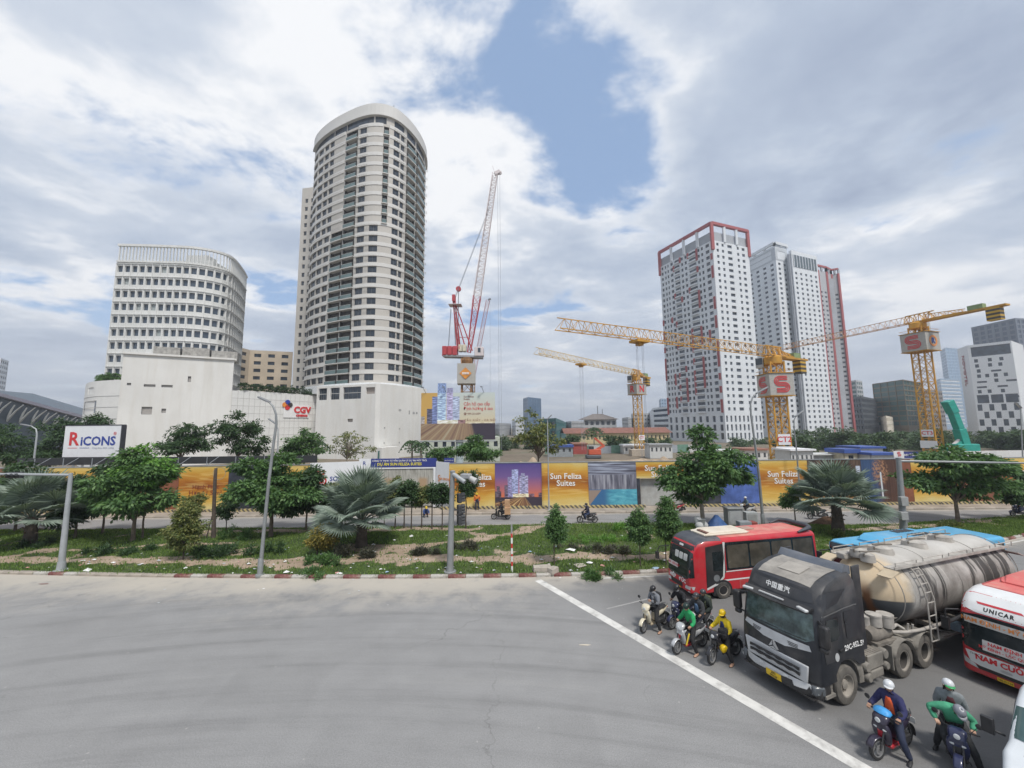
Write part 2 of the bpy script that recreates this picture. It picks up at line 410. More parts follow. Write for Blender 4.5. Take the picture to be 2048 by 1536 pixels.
road_grid('rear_road', -80, 70, lambda x: ((interp(REAR, x) if x < 56 else 37.25) - 0.05, 38.6), 100, 0.004, asphalt('rear_asphalt', (0.33, 0.325, 0.32), True),
   lambda x, y: 0.8 * (1 - smooth01(38.6 - y, 0, 1.0)) + 0.55 * (1 - smooth01(y - interp(REAR, min(x, 55)), 0, 0.8)))
PATHS = [[(-45, 26.4), (-28, 25.9), (-20, 25.4), (-13, 25.0), (-8, 25.6), (-2, 25.3), (5, 25.5), (12, 25.7), (18, 27)],
   [(-12, 28.2), (-8, 27.8), (-3.2, 29.3), (0, 31.2), (3.0, 33.8)], [(-10, 25.6), (-9.0, 27.4), (-6.5, 28.0)],
   [(-24, 32.6), (-10, 32.6), (-3, 32.8)], [(-33, 27.8), (-27, 28.6), (-18, 29.6)], [(26, 31.0), (33, 32.2), (44, 34.6)]]
PW = [0.85, 0.75, 1.0, 0.6, 0.35, 0.6]
def seg_d(px, py, a, b):
 ax, ay, bx, by = *a, *b; dx, dy = bx - ax, by - ay
 t = max(0, min(1, ((px - ax) * dx + (py - ay) * dy) / (dx * dx + dy * dy)))
 return sqrt((px - ax - t * dx) ** 2 + (py - ay - t * dy) ** 2)
def dirt_at(x, y):
 v = 0
 for pl, w in zip(PATHS, PW):
  d = min(seg_d(x, y, a, b) for a, b in zip(pl, pl[1:]))
  d += 0.55 * fbm(x, y, 0.9, 3, 1.3) + 0.35 * fbm(x, y, 0.25, 2, 8.0)
  v = max(v, 1 - smooth01(d, w * 0.45, w * 1.05))
 v = max(v, 0.75 * smooth01(fbm(x, y, 0.33, 4, 5.5), 0.30, 0.7))
 return v
def median_mat():
 m, t, b = raw_mat('median_soil'); v = t.n('ShaderNodeTexCoord').outputs['Object']
 a = t.n('ShaderNodeAttribute', attribute_name='dust').outputs['Fac']
 n1 = t.noise(v, 0.45, 5, 0.6); n2 = t.noise(v, 5, 5, 0.7)
 gr = t.ramp(n1, [(0.3, (0.030, 0.048, 0.015)), (0.5, (0.055, 0.088, 0.024)), (0.72, (0.105, 0.12, 0.045))])
 so = t.ramp(n1, [(0.3, (0.30, 0.22, 0.155)), (0.7, (0.44, 0.345, 0.26))])
 c = t.mix(t.step(t.math('ADD', a, t.math('MULTIPLY', t.math('SUBTRACT', n2, 0.5), 0.7)), 0.32, 0.62), gr, so)
 c = t.mix(1.0, c, t.ramp(n2, [(0.25, 0.6), (0.6, 1.0)]), 'MULTIPLY')
 t.put(b.inputs['Base Color'], c); b.inputs['Roughness'].default_value = 0.95
 bn = t.n('ShaderNodeBump'); bn.inputs['Strength'].default_value = 0.6; bn.inputs['Distance'].default_value = 0.06
 t.L.new(n2, bn.inputs['Height']); t.L.new(bn.outputs[0], b.inputs['Normal'])
 return m
MED_Z = {}
def med_z(x, y):
 yk, yr = interp(KERB, x), interp(REAR, x)
 e = min(smooth01(y - yk, 0.1, 1.6), smooth01(yr - y, 0.1, 1.4))
 return 0.11 + e * (0.10 + 0.14 * fbm(x, y, 0.35, 3, 2.0))
def make_median():
 vs, fs, du = [], [], []; nx, ny = 540, 46; x0, x1 = -80, 55.5
 for i in range(nx + 1):
  x = x0 + (x1 - x0) * i / nx; a, b = interp(KERB, x) + 0.14, interp(REAR, x) - 0.12
  for j in range(ny + 1):
   y = a + (b - a) * j / ny; vs.append((x, y, med_z(x, y))); du.append(dirt_at(x, y))
 for i in range(nx):
  for j in range(ny): q = i * (ny + 1) + j; fs.append((q, q + ny + 1, q + ny + 2, q + 1))
 o = MB().add(vs, fs).build('median_ground', median_mat(), smooth=60)
 o.data.attributes.new('dust', 'FLOAT', 'POINT').data.foreach_set('value', du)
 tag(o, kind='structure')
make_median()
KR = mat('kerb_red_paint', (0.17, 0.055, 0.05), 0.8, var=0.3, scale=2, dirt=(0.30, 0.25, 0.20), dirt_amt=0.75, dirt_scale=3, bump=0.3)
KW = mat('kerb_white_paint', (0.44, 0.42, 0.385), 0.8, var=0.15, scale=3, dirt=(0.17, 0.15, 0.12), dirt_amt=0.85, dirt_scale=3.5, bump=0.3)
KG = mat('kerb_concrete', (0.34, 0.30, 0.255), 0.9, var=0.2, scale=2, dirt=(0.2, 0.16, 0.12), dirt_amt=0.6, bump=0.4)
def kerb_line(name, pl, step, cyc, depth=0.24, h=0.15, x_from=-80, x_to=60, back=1):
 root = thing(name, None, None); root['kind'] = 'structure'
 ms = {}
 for mm in (KR, KW, KG):
  ms[mm.name] = MB().pris([(-depth / 2, 0), (depth / 2, 0), (depth / 2, h), (-depth / 2 + 0.05 * back, h), (-depth / 2, h - 0.05)] if back > 0 else
        [(-depth / 2, 0), (depth / 2, 0), (depth / 2, h - 0.05), (depth / 2 - 0.05, h), (-depth / 2, h)], 'X', -step / 2 + 0.012, step / 2 - 0.012).mesh('kerb_stone', mm)
 acc, k = 0.0, 0
 for (xa, ya), (xb, yb) in zip(pl, pl[1:]):
  L = sqrt((xb - xa) ** 2 + (yb - ya) ** 2)
  while acc < L:
   t = acc / L; x, y = xa + (xb - xa) * t, ya + (yb - ya) * t
   if x_from < x < x_to:
    o = inst('kerb_stone', ms[cyc(k, x).name], root, (x, y + depth / 2 * (1 if back > 0 else -1), random.uniform(-0.008, 0.008)), atan2(yb - ya, xb - xa) + random.uniform(-.01, .01))
   acc += step; k += 1
  acc -= L
 return root
kerb_line('kerb', KERB, 1.0, lambda k, x: (KR if k % 2 else KW) if x > -16 or random.random() < 0.30 else KG, x_from=-62, x_to=52)
kerb_line('rear_kerb', REAR, 2.0, lambda k, x: KG, x_from=-60, x_to=50, back=-1, h=0.13)
kerb_line('far_kerb', [(-60, 38.6), (60, 38.6)], 2.0, lambda k, x: KG, h=0.2)
PAVE = mat('dusty_pavement', (0.33, 0.285, 0.235), 0.95, var=0.2, scale=0.6, dirt=(0.17, 0.15, 0.13), dirt_amt=0.6, dirt_scale=0.7, bump=0.3)
tag(MB().bb(-80, 75, 38.84, 41.3, 0.0, 0.17).build('pavement', PAVE), kind='structure')
WP = mat('road_paint', (0.62, 0.61, 0.58), 0.75, var=0.1, scale=2, dirt=(0.27, 0.26, 0.245), dirt_amt=0.75, dirt_scale=1.6)
def strip(name, pts, w, m, z, nseg=1):
 mb = MB()
 for a, b in zip(pts, pts[1:]):
  a, b = Vector((*a, z)), Vector((*b, z)); d = (b - a).normalized(); n = Vector((-d.y, d.x, 0)) * w / 2
  mb.sheet([a - n, b - n, b + n, a + n])
 return tag(mb.build(name, m), kind='structure')
strip('stop_line', [(1.32, 22.45), (8.75, 10.25), (12.5, 4.2)], 0.42, WP, 0.006)
strip('edge_line', [(x, interp(KERB, x) - 0.42) for x in range(5, 54, 1)], 0.13, WP, 0.007)
strip('faded_line', [(4.3, 19.0), (6.6, 20.0)], 0.10, mat('faded_paint', (0.30, 0.295, 0.285), 0.8), 0.006)
GLASS = mat('window_glass', (0.035, 0.047, 0.065), 0.12, var=0.5, scale=0.4, spec=0.8)
GLASS_L = mat('pale_blind_window', (0.34, 0.38, 0.38), 0.35, var=0.15, scale=0.6)
FRAME = mat('window_frame_grey', (0.16, 0.17, 0.18), 0.5)
WHITE_W = mat('white_render', (0.69, 0.685, 0.66), 0.85, var=0.05, scale=0.12, dirt=(0.55, 0.52, 0.46), dirt_amt=0.38, dirt_scale=0.16, streak=True)
TGLASS = mat('tower_glass', (.085, .10, .125), .2, var=.5, scale=.12, spec=.6)
def along(pts):
 P = [Vector(p) for p in pts]; L = [0.0]
 for a, b in zip(P, P[1:]): L.append(L[-1] + (b - a).length)
 def at(s):
  s = max(0.0, min(L[-1], s))
  for i in range(len(P) - 1):
   if s <= L[i + 1] + 1e-9:
    t = (s - L[i]) / (L[i + 1] - L[i]); d = (P[i + 1] - P[i]).normalized()
    return P[i].lerp(P[i + 1], t), Vector((d.y, -d.x))
 return at, L
def smooth_pl(pts, k=6):
 out = []; P = [Vector(p) for p in pts]; P = [P[0] * 2 - P[1]] + P + [P[-1] * 2 - P[-2]]
 for i in range(1, len(P) - 2):
  for j in range(k):
   t = j / k
   q = 0.5 * ((2 * P[i]) + (P[i + 1] - P[i - 1]) * t + (2 * P[i - 1] - 5 * P[i] + 4 * P[i + 1] - P[i + 2]) * t * t + (3 * P[i] - P[i - 1] - 3 * P[i + 1] + P[i + 2]) * t ** 3)
   out.append((q.x, q.y))
 out.append(tuple(pts[-1])); return out
def facade(mb, pts, z0, z1, holes, depth=0.3, mi=0, rmi=None):
 at, L = along(pts); rmi = mi if rmi is None else rmi
 r4 = lambda x: round(x, 3)
 S = sorted({0.0, r4(L[-1])} | {r4(x) for x in L} | {r4(h[0]) for h in holes} | {r4(h[1]) for h in holes})
 S = [s for s in S if -1e-6 <= s <= L[-1] + 1e-3]
 Z = sorted({r4(z0), r4(z1)} | {r4(h[2]) for h in holes} | {r4(h[3]) for h in holes})
 si = {s: i for i, s in enumerate(S)}; zi = {z: i for i, z in enumerate(Z)}
 H = set()
 for h in holes:
  a, b = si.get(r4(h[0])), si.get(r4(h[1]))
  if a is None or b is None: continue
  for i in range(a, b):
   for j in range(zi[r4(h[2])], zi[r4(h[3])]): H.add((i, j))
 Q = [at(s) for s in S]
 o = lambda i, j: (Q[i][0].x, Q[i][0].y, Z[j])
 n = lambda i, j: (Q[i][0].x - Q[i][1].x * depth, Q[i][0].y - Q[i][1].y * depth, Z[j])
 ns, nz = len(S) - 1, len(Z) - 1
 for i in range(ns):
  j = 0
  while j < nz:
   if (i, j) in H: j += 1; continue
   k = j
   while k < nz and (i, k) not in H: k += 1
   mb.add([o(i, j), o(i + 1, j), o(i + 1, k), o(i, k)], [(0, 1, 2, 3)], mi); j = k
 for (i, j) in H:
  if (i - 1, j) not in H: mb.add([o(i, j), n(i, j), n(i, j + 1), o(i, j + 1)], [(0, 1, 2, 3)], rmi)
  if (i + 1, j) not in H: mb.add([o(i + 1, j), o(i + 1, j + 1), n(i + 1, j + 1), n(i + 1, j)], [(0, 1, 2, 3)], rmi)
  if (i, j - 1) not in H: mb.add([o(i, j), o(i + 1, j), n(i + 1, j), n(i, j)], [(0, 1, 2, 3)], rmi)
  if (i, j + 1) not in H: mb.add([o(i, j + 1), n(i, j + 1), n(i + 1, j + 1), o(i + 1, j + 1)], [(0, 1, 2, 3)], rmi)
 return at, L
WIN = {}
def window_mesh(w, h, glass=None, frame=None, mull=1, key=''):
 k = (round(w, 1), round(h, 1), (glass or GLASS).name, mull, (frame or FRAME).name)
 if k not in WIN:
  mb = MB(); w, h = k[0], k[1]
  mb.sheet([(-w / 2, 0, 0), (w / 2, 0, 0), (w / 2, 0, h), (-w / 2, 0, h)], 0)
  b = 0.07
  for x0, x1, z0_, z1_ in [(-w / 2, -w / 2 + b, 0, h), (w / 2 - b, w / 2, 0, h), (-w / 2, w / 2, 0, b), (-w / 2, w / 2, h - b, h)] + [(-w / 2 + w * q / (mull + 1) - b / 2, -w / 2 + w * q / (mull + 1) + b / 2, 0, h) for q in range(1, mull + 1)]:
   mb.bb(x0, x1, -0.07, -0.005, z0_, z1_, 1)
  WIN[k] = mb.mesh('window', [glass or GLASS, frame or FRAME])
 return WIN[k]
def put_window(root, at, s0, s1, za, zb, depth, glass=None, frame=None, mull=1):
 p, n = at((s0 + s1) / 2)
 return inst('window', window_mesh(s1 - s0, zb - za, glass, frame, mull), root, (p.x - n.x * (depth - 0.02), p.y - n.y * (depth - 0.02), za), atan2(n.x, -n.y))
def panes_joined(name, root, specs, m):
 mb = MB()
 for at, holes, depth in specs:
  for s0, s1, za, zb in holes:
   (p, n), (q, n2) = at(s0), at(s1)
   mb.sheet([(p.x - n.x * depth, p.y - n.y * depth, za), (q.x - n2.x * depth, q.y - n2.y * depth, za), (q.x - n2.x * depth, q.y - n2.y * depth, zb), (p.x - n.x * depth, p.y - n.y * depth, zb)])
 return tag(mb.build(name, m, root), kind='stuff')
def back_pts(pts, d=18.0):
 a, b = Vector(pts[0]), Vector(pts[-1]); m = (a + b) / 2; u = Vector((m.x, m.y)).normalized()
 return [tuple(b + u * d), tuple(a + u * d)]
def core(mb, pts, z0, z1, inset=0.5, mi=0, d=18.0):
 c = sum((Vector(p) for p in pts), Vector((0, 0))) / len(pts); u = c.normalized()
 q = [tuple(Vector(p) + u * inset) for p in pts] + back_pts(pts, d)
 mb.prism(q, z0, z1, mi)
def cap_roof(mb, pts, z, mi=0, d=18.0):
 q = list(pts) + back_pts(pts, d); mb.add([(x, y, z) for x, y in q], [tuple(range(len(q)))], mi)
def bays(L0, L1, n, ratio, off=0.0):
 w = (L1 - L0) / n
 return [(L0 + w * (k + 0.5 - ratio / 2 + off), L0 + w * (k + 0.5 + ratio / 2 + off)) for k in range(n)]
DARKCORE = mat('dim_interior', (0.05, 0.052, 0.055), 0.9)
def office():
 pts = smooth_pl([(-119.5, 112), (-112, 112.6), (-105, 113.3), (-98.5, 114.3), (-93.8, 117.0), (-92.0, 121.5), (-95.2, 131), (-98.4, 138)], 5)
 at, L = along(pts); top = 65.0; root = thing('office_building', 'white office block with rounded corner, square dark windows and slatted roof screen', 'building', (0, 0, 0))
 WALL = mat('office_cladding', (0.66, 0.665, 0.65), 0.7, var=0.05, scale=0.2, dirt=(0.5, 0.5, 0.47), dirt_amt=0.35, dirt_scale=0.3, streak=True)
 pitch = 3.95; zt = top - 8.7; holes = []; wins = []
 n = int(L[-1] / 1.98); w = L[-1] / n
 for f in range(12):
  z = zt - f * pitch
  for k in range(n): holes.append((w * (k + .14), w * (k + .86), z, z + 2.0))
 mb = MB(); facade(mb, pts, 0, top - 5.6, holes, 0.55); core(mb, pts, 0, top - 5.9, 0.75); cap_roof(mb, pts, top - 5.7)
 mb.build('wall', WALL, root)
 rnd = random.Random(3)
 for h in holes[:300]:
  put_window(root, at, *h, 0.55, GLASS_L if rnd.random() < .05 else mat('office_glass', (.055, .08, .115), .12, var=.4, scale=.3, spec=.8), None, 0)
 lm = MB()
 for f in range(13):
  z = zt - f * pitch + 2.35 + 0.25
  for a, b in zip(pts, pts[1:]):
   d = (Vector(b) - Vector(a)).normalized(); nn = Vector((d.y, -d.x)) * 0.16
   lm.beam((a[0] + nn.x, a[1] + nn.y, z), (b[0] + nn.x, b[1] + nn.y, z), 0.22, 0.14)
 lm.build('ledge', WALL, root)
 for k in range(0, n + 1):
  p, nn = at(w * k); mb2 = MB(); mb2.box((0, -0.07, 0), (0.24, 0.16, 49.5));
  if k == 0: rib = mb2.mesh('rib', WALL)
  inst('rib', rib, root, (p.x, p.y, 24.8 + 9.5 - 0.0), atan2(nn.x, -nn.y))
 sl = MB().box((0, 0, 2.5), (0.22, 0.4, 5.0)).mesh('slat', WALL); m2 = int(L[-1] / 0.95)
 for k in range(m2):
  p, nn = at(L[-1] * (k + .5) / m2); inst('slat', sl, root, (p.x, p.y, top - 5.55), atan2(nn.x, -nn.y))
 rl = MB()
 for a, b in zip(pts, pts[1:]): rl.beam((*a, top - 0.25), (*b, top - 0.25), 0.8, 0.7); rl.beam((*a, top - 5.4), (*b, top - 5.4), 0.7, 0.5)
 rl.build('screen_rail', WALL, root)
 pm = MB(); u = Vector((-105, 124)); pm.box((-106, 124, top - 3.6), (18, 8, 3.6)); pm.box((-103, 123, top - 1), (7, 4, 3)); pm.build('plant_room', mat('plant_grey', (0.5, 0.51, 0.5), 0.8), root)
office()
def podium():
 root = thing('shopping_podium', 'white windowless shopping podium with stained walls and tiled cinema front', 'building')
 W2 = mat('tiled_white_wall', (0.70, 0.70, 0.68), 0.75, var=0.04, scale=0.3)
 A = Vector((XP(238, 800, 88), 88)); B = Vector((XP(463, 800, 98), 98)); zt = ZP(240, 707, 88)
 mb = MB(); hol = [((B - A).length * f0, (B - A).length * f1, za, zb) for f0, f1, za, zb in ((.05, .085, 18.9, 19.5), (.19, .29, 18.7, 19.3), (.34, .44, 18.7, 19.3), (.57, .60, 20.2, 21.6), (.19, .28, 12.2, 14.0), (.36, .40, 12.6, 13.6))]
 facade(mb, [A, B], 0, zt, hol, 0.35); core(mb, [A, B], 0, zt - .1, .5, 0, 14); cap_roof(mb, [A, B], zt, 0, 14)
 u = back_pts([A, B], 14); facade(mb, [B, u[0]], 0, zt, [], .1); facade(mb, [u[1], A], 0, zt, [], .1)
 wall = mb.build('wall', WHITE_W, root)
 at, L = along([A, B])
 for h in hol: put_window(root, at, *h, .35, mat('vent_grey', (.35, .33, .31), .7), None, 0)
 cp = MB(); cp.beam((*A, zt + .15), (*B, zt + .15), .9, .45); cp.beam((*B, zt + .15), (*u[0], zt + .15), .9, .45); cp.build('coping', WHITE_W, root)
 PG = mat('plant_screen_grey', (.30, .29, .27), .8, var=.3, scale=1.5, streak=True, dirt=(.5, .48, .44), dirt_amt=.5)
 pl = MB(); q = lambda f, dy=3: (A.lerp(B, f) + Vector((0, dy)))
 for f0, f1, h in ((.1, .34, 2.6), (.36, .62, 2.9), (.64, .9, 2.5)):
  c = (q(f0) + q(f1)) / 2; pl.box((c.x, c.y + 2, zt + h / 2), ((q(f1) - q(f0)).length, 4, h), atan2(B.y - A.y, B.x - A.x))
 pl.build('rooftop_plant', PG, root)
 lp = smooth_pl([(XP(168, 800, 97), 97), (XP(176, 800, 93), 93), (XP(196, 800, 90.5), 90.5), (XP(240, 800, 89.2), 89.2)], 4); z2 = ZP(200, 762, 91)
 atl, Ll = along(lp); hh = [(Ll[-1] * .30, Ll[-1] * .52, 17.3, 18.9), (Ll[-1] * .14, Ll[-1] * .62, 12.7, 15.6)]
 mb = MB(); facade(mb, lp, 0, z2, hh, .4); core(mb, lp, 0, z2 - .1, .6, 0, 10); cap_roof(mb, lp, z2, 0, 10); mb.build('corner_wall', W2, root)
 for h in hh: put_window(root, atl, *h, .4, None, None, 3)
 for z in (11.3, 14, 16.6):
  g = MB()
  for a, b in zip(lp, lp[1:]): g.beam((a[0], a[1] - .02, z), (b[0], b[1] - .02, z), .08, .07)
  g.build('joint', mat('joint_grey', (.42, .42, .41), .8), root)
 C0 = Vector((XP(463, 800, 97.5), 97.5)); C1 = Vector((XP(634, 800, 118), 118)); z3 = 18.4; d = (C1 - C0); Lc = d.length; dn = d.normalized(); nn = Vector((dn.y, -dn.x))
 mb = MB(); facade(mb, [C0, C1], 0, z3, [], .1); core(mb, [C0, C1], 0, z3 - .1, .3, 0, 20); cap_roof(mb, [C0, C1], z3, 0, 20); mb.build('cinema_wall', mat('tile_joint', (.46, .45, .43), .9), root)
 nx, nz = 17, 8; tw, th = Lc / nx, (z3 - 3.0) / nz; tile = MB().box((0, -.03, 0), (tw - .09, .1, th - .09)).mesh('tile', mat('cinema_tile', (.72, .72, .70), .55, var=.04, scale=.5))
 for i in range(nx):
  for j in range(nz):
   p = C0 + dn * tw * (i + .5); inst('tile', tile, root, (p.x, p.y, 3.0 + th * (j + .5)), atan2(dn.y, dn.x))
 sg = thing('cinema_sign', 'red cinema sign with blue and orange petals on tiled wall', 'sign', (0, 0, 0)); c = C0 + dn * Lc * .76 + nn * .35
 RED = mat('sign_red', (.62, .03, .035), .4, var=.05); rz = atan2(dn.y, dn.x)
 bp = MB().box((0, .12, 0), (7.6, .08, 3.8)).build('backing', mat('sign_white', (.78, .78, .78), .5, var=.03), sg, loc=(c.x - dn.x * .8, c.y - dn.y * .8, 13.6), rz=rz)
 text_on(sg, 'CGV', RED, 2.5, (c.x + dn.x * .9, c.y + dn.y * .9, 13.9), (pi / 2, 0, rz), depth=.08, bold=.09)
 text_on(sg, 'CINEMAS', RED, .8, (c.x + dn.x * .8, c.y + dn.y * .8, 12.3), (pi / 2, 0, rz), depth=.06, bold=.05, xscale=1.05)
 for k, cc in enumerate([(.02, .05, .35), (.75, .25, .03), (.62, .03, .035), (.04, .03, .03)]):
  a = pi / 2 + k * pi / 2 * 1.0; e = MB().lathe([(.01, -.06), (.72, -.06), (.72, .06), (.01, .06)], 14, 'Y')
  e.build('petal', mat('petal_%d' % k, cc, .4), sg, loc=(c.x - dn.x * 3.6 + dn.x * .75 * cos(a), c.y - dn.y * 3.6 + dn.y * .75 * cos(a), 15.3 + .75 * sin(a)), rz=rz)
 E0 = Vector((XP(633, 800, 111), 111)); E1 = Vector((XP(751, 800, 104.5), 104.5)); E2 = Vector((XP(760, 800, 104.8), 104.8)); E3 = Vector((XP(853, 800, 121), 121))
 zb = 20.6; L1 = (E1 - E0).length; hw = [(L1 * a, L1 * b, 16.6, 20.0) for a, b in ((.03, .18), (.24, .40), (.46, .76))] + [(L1 * .84, L1 * .985, 17.8, 19.6), (L1 * .55, L1 * .64, 10.2, 11.1)]
 mb = MB(); pb = [E0, E1, E2, E3]; facade(mb, pb, 0, zb, hw, .5); core(mb, pb, 0, zb - .1, .7, 0, 22); cap_roof(mb, pb, zb, 0, 22); facade(mb, [back_pts(pb, 22)[1], E0], 0, zb, [], .1)
 mb.build('tower_base', WHITE_W, root); atb, _ = along(pb)
 for k, h in enumerate(hw): put_window(root, atb, *h, .5, GLASS if k < 3 else mat('louvre_brown', (.33, .29, .26), .7), None, 3 if k < 3 else 0)
 tb = MB()
 for k in range(3): tb.box((E0.lerp(E1, (.105, .32, .61)[k]).x, E0.lerp(E1, (.105, .32, .61)[k]).y - .0, 18.3), (L1 * (.15, .16, .3)[k], .12, .1), atan2(E1.y - E0.y, E1.x - E0.x))
 tb.build('transom', WHITE_W, root)
 vn = MB(); rz = atan2(E3.y - E2.y, E3.x - E2.x)
 for f, z, w, h in ((.40, 13.6, .9, .5), (.60, 13.0, .4, 1.1), (.70, 12.9, .8, .6), (.77, 12.9, .6, .6), (.1, 8.5, .35, .35), (.4, 8.2, .35, .35), (.1, 4.4, .35, .35), (.4, 4.3, .35, .35)):
  p = E2.lerp(E3, f); vn.box((p.x, p.y - .02, z), (w, .14, h), rz)
 vn.build('vent', mat('vent_grey2', (.36, .36, .36), .6), root)
 en = MB(); p = E2.lerp(E3, .1); en.box((p.x + 1.2, p.y - 1.5, 1.7), (6.2, 3, 3.4), rz); en.build('entrance_canopy', WHITE_W, root)
 en = MB(); en.box((p.x + 1.2, p.y - 3.05, 1.4), (4.5, .1, 2.3), rz); en.build('entrance_glass', mat('green_glass', (.06, .14, .13), .15), root)
 return (A, B, zt, C0, C1, z3, lp, z2)
POD = podium()
def round_tower():
 base = [(-69.8, 132), (-68.6, 126.2), (-65, 121.0), (-58.5, 116.0), (-51.5, 112.2), (-45.2, 109.6), (-40.5, 108.9), (-36.3, 110.3), (-33.2, 114.3), (-31, 120.5), (-30.3, 128), (-32, 136)]
 pts = smooth_pl(base, 6); at, L = along(pts); TL = L[-1]
 root = thing('round_tower', 'tall cream residential tower with rounded prow, stacked balconies and curved roof parapet', 'building')
 CREAM = mat('tower_cream', (0.50, 0.475, 0.435), 0.8, var=0.05, scale=0.15); BAND = mat('tower_white_band', (0.61, 0.60, 0.575), 0.75, var=0.04, scale=0.2)
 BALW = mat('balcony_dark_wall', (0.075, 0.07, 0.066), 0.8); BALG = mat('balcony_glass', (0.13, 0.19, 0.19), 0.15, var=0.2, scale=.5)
 zb, N, ph = 21.2, 26, 3.2; ztop = zb + N * ph
 tab = []
 for k in range(800):
  s = TL * k / 799; p, n = at(s)
  if n.dot(Vector((-p.x, -p.y)).normalized()) > 0.02: tab.append((PX((p.x, p.y, 37.5))[0], s))
 def S(px):
  b = min(range(len(tab)), key=lambda i: abs(tab[i][0] - px)); return round(tab[b][1], 2)
 low = [(607, 615), (617, 624), (627, 635), (640, 649), (707, 721), (732, 749), (779, 790.5), (794, 799.5), (845.5, 849), (851, 854)]
 hi_ = [(601, 606), (609, 618), (622, 630), (634, 641), (645, 652), (707, 720), (779, 790), (794, 800), (845.5, 849), (851, 854)]
 bal_low = [(654, 677), (678.5, 702), (806, 824), (826, 843)]; bal_hi = [(678.5, 702), (806, 824), (826, 843)]; notch = (757, 768)
 holes, wlist, blist = [], [], []
 for f in range(N):
  z = zb + f * ph; up = f >= 15
  if f == N - 1: continue
  for a, b in (hi_ if up else low): h = (S(a - .7), S(b + .7), z + .80, z + 2.70); holes.append(h); wlist.append(h)
  for a, b in (bal_hi if up else bal_low) : h = (S(a), S(b), z + .05, z + 2.95); holes.append(h); blist.append((h, z))
 mb = MB(); zf = ztop - ph
 holes_n = []
 for f in range(15, N - 1):
  z = zb + f * ph; h = (S(notch[0]), S(notch[1]), z + .3, z + 2.9); holes_n.append((h, z))
 top_h = [(S(600), S(652), zf + .5, zf + 3.0), (S(653), S(678), zf + .5, zf + 3.0), (S(679), S(735), zf + .5, zf + 3.0), (S(738), S(762), zf + .5, zf + 3.0), (S(779), S(800), zf + .5, zf + 2.9), (S(806), S(824), zf + .3, zf + 2.9), (S(826), S(843), zf + .3, zf + 2.9), (S(846), S(854), zf + .6, zf + 2.8)]
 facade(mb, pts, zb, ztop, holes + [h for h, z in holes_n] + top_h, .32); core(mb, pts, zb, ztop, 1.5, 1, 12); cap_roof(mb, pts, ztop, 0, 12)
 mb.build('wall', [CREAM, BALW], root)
 for h in wlist: put_window(root, at, *h, .32, None, None, 1)
 bm_ = {}
 def balc(h, z, deep, name='balcony'):
  w = round(h[1] - h[0], 1); k = (w, deep)
  if k not in bm_:
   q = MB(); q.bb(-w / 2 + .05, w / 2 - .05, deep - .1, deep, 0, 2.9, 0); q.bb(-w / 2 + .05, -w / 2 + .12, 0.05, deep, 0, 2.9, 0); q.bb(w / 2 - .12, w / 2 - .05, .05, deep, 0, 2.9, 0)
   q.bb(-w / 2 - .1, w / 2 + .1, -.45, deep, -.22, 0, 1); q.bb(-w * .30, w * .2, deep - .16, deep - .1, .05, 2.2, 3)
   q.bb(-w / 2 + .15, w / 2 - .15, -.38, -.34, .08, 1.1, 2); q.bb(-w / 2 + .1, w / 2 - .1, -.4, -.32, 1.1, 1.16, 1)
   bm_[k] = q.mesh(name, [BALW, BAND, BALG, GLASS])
  p, n = at((h[0] + h[1]) / 2); inst(name, bm_[k], root, (p.x, p.y, z + .02), atan2(n.x, -n.y))
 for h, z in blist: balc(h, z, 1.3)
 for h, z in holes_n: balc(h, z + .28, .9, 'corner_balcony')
 for h in top_h:
  g = MB(); k = max(2, int((h[1] - h[0]) / 1.6))
  for i in range(k):
   (p, n), (q, n2) = at(h[0] + (h[1] - h[0]) * i / k), at(h[0] + (h[1] - h[0]) * (i + 1) / k)
   g.sheet([(p.x - n.x * .2, p.y - n.y * .2, h[2]), (q.x - n2.x * .2, q.y - n2.y * .2, h[2]), (q.x - n2.x * .2, q.y - n2.y * .2, h[3]), (p.x - n.x * .2, p.y - n.y * .2, h[3])])
  g.build('crown_window', GLASS, root)
 def ring(mbx, s0, s1, z, h, out, t):
  k = max(1, int((s1 - s0) / 1.2)); P = [at(s0 + (s1 - s0) * i / k) for i in range(k + 1)]
  A_ = [(p.x + n.x * out, p.y + n.y * out) for p, n in P]; B_ = [(p.x + n.x * (out - t), p.y + n.y * (out - t)) for p, n in P]
  for i in range(k):
   v = [(*A_[i], z), (*A_[i + 1], z), (*B_[i + 1], z), (*B_[i], z), (*A_[i], z + h), (*A_[i + 1], z + h), (*B_[i + 1], z + h), (*B_[i], z + h)]
   mbx.add(v, [(0, 1, 5, 4), (3, 2, 1, 0), (4, 5, 6, 7), (1, 2, 6, 5), (2, 3, 7, 6), (3, 0, 4, 7)])
 gaps = {0: [(S(600.5), S(652)), (S(703.5), S(804.5)), (S(844.5), TL * .97)], 1: [(S(600.5), S(676)), (S(703.5), S(755.5)), (S(769), S(804.5)), (S(844.5), TL * .97)]}
 meshes = {}
 for up in (0, 1):
  q = MB()
  for s0, s1 in gaps[up]: ring(q, s0, s1, 2.72, 1.1, .14, .16)
  for px0, px1 in ([(606, 650), (705, 751), (777, 803), (844.8, 855)] if not up else [(633, 676), (704, 726), (777, 803), (844.8, 855)]):
   s0, s1 = S(px0), S(px1); ring(q, s0, s1, 2.66, .05, .75, .12)
   for i in range(max(2, int((s1 - s0) / .7))):
    p, n = at(s0 + (s1 - s0) * (i + .5) / max(2, int((s1 - s0) / .7))); q.beam((p.x, p.y, 2.68), (p.x + n.x * .72, p.y + n.y * .72, 2.68), .09, .07)
  meshes[up] = q.mesh('floor_band', BAND)
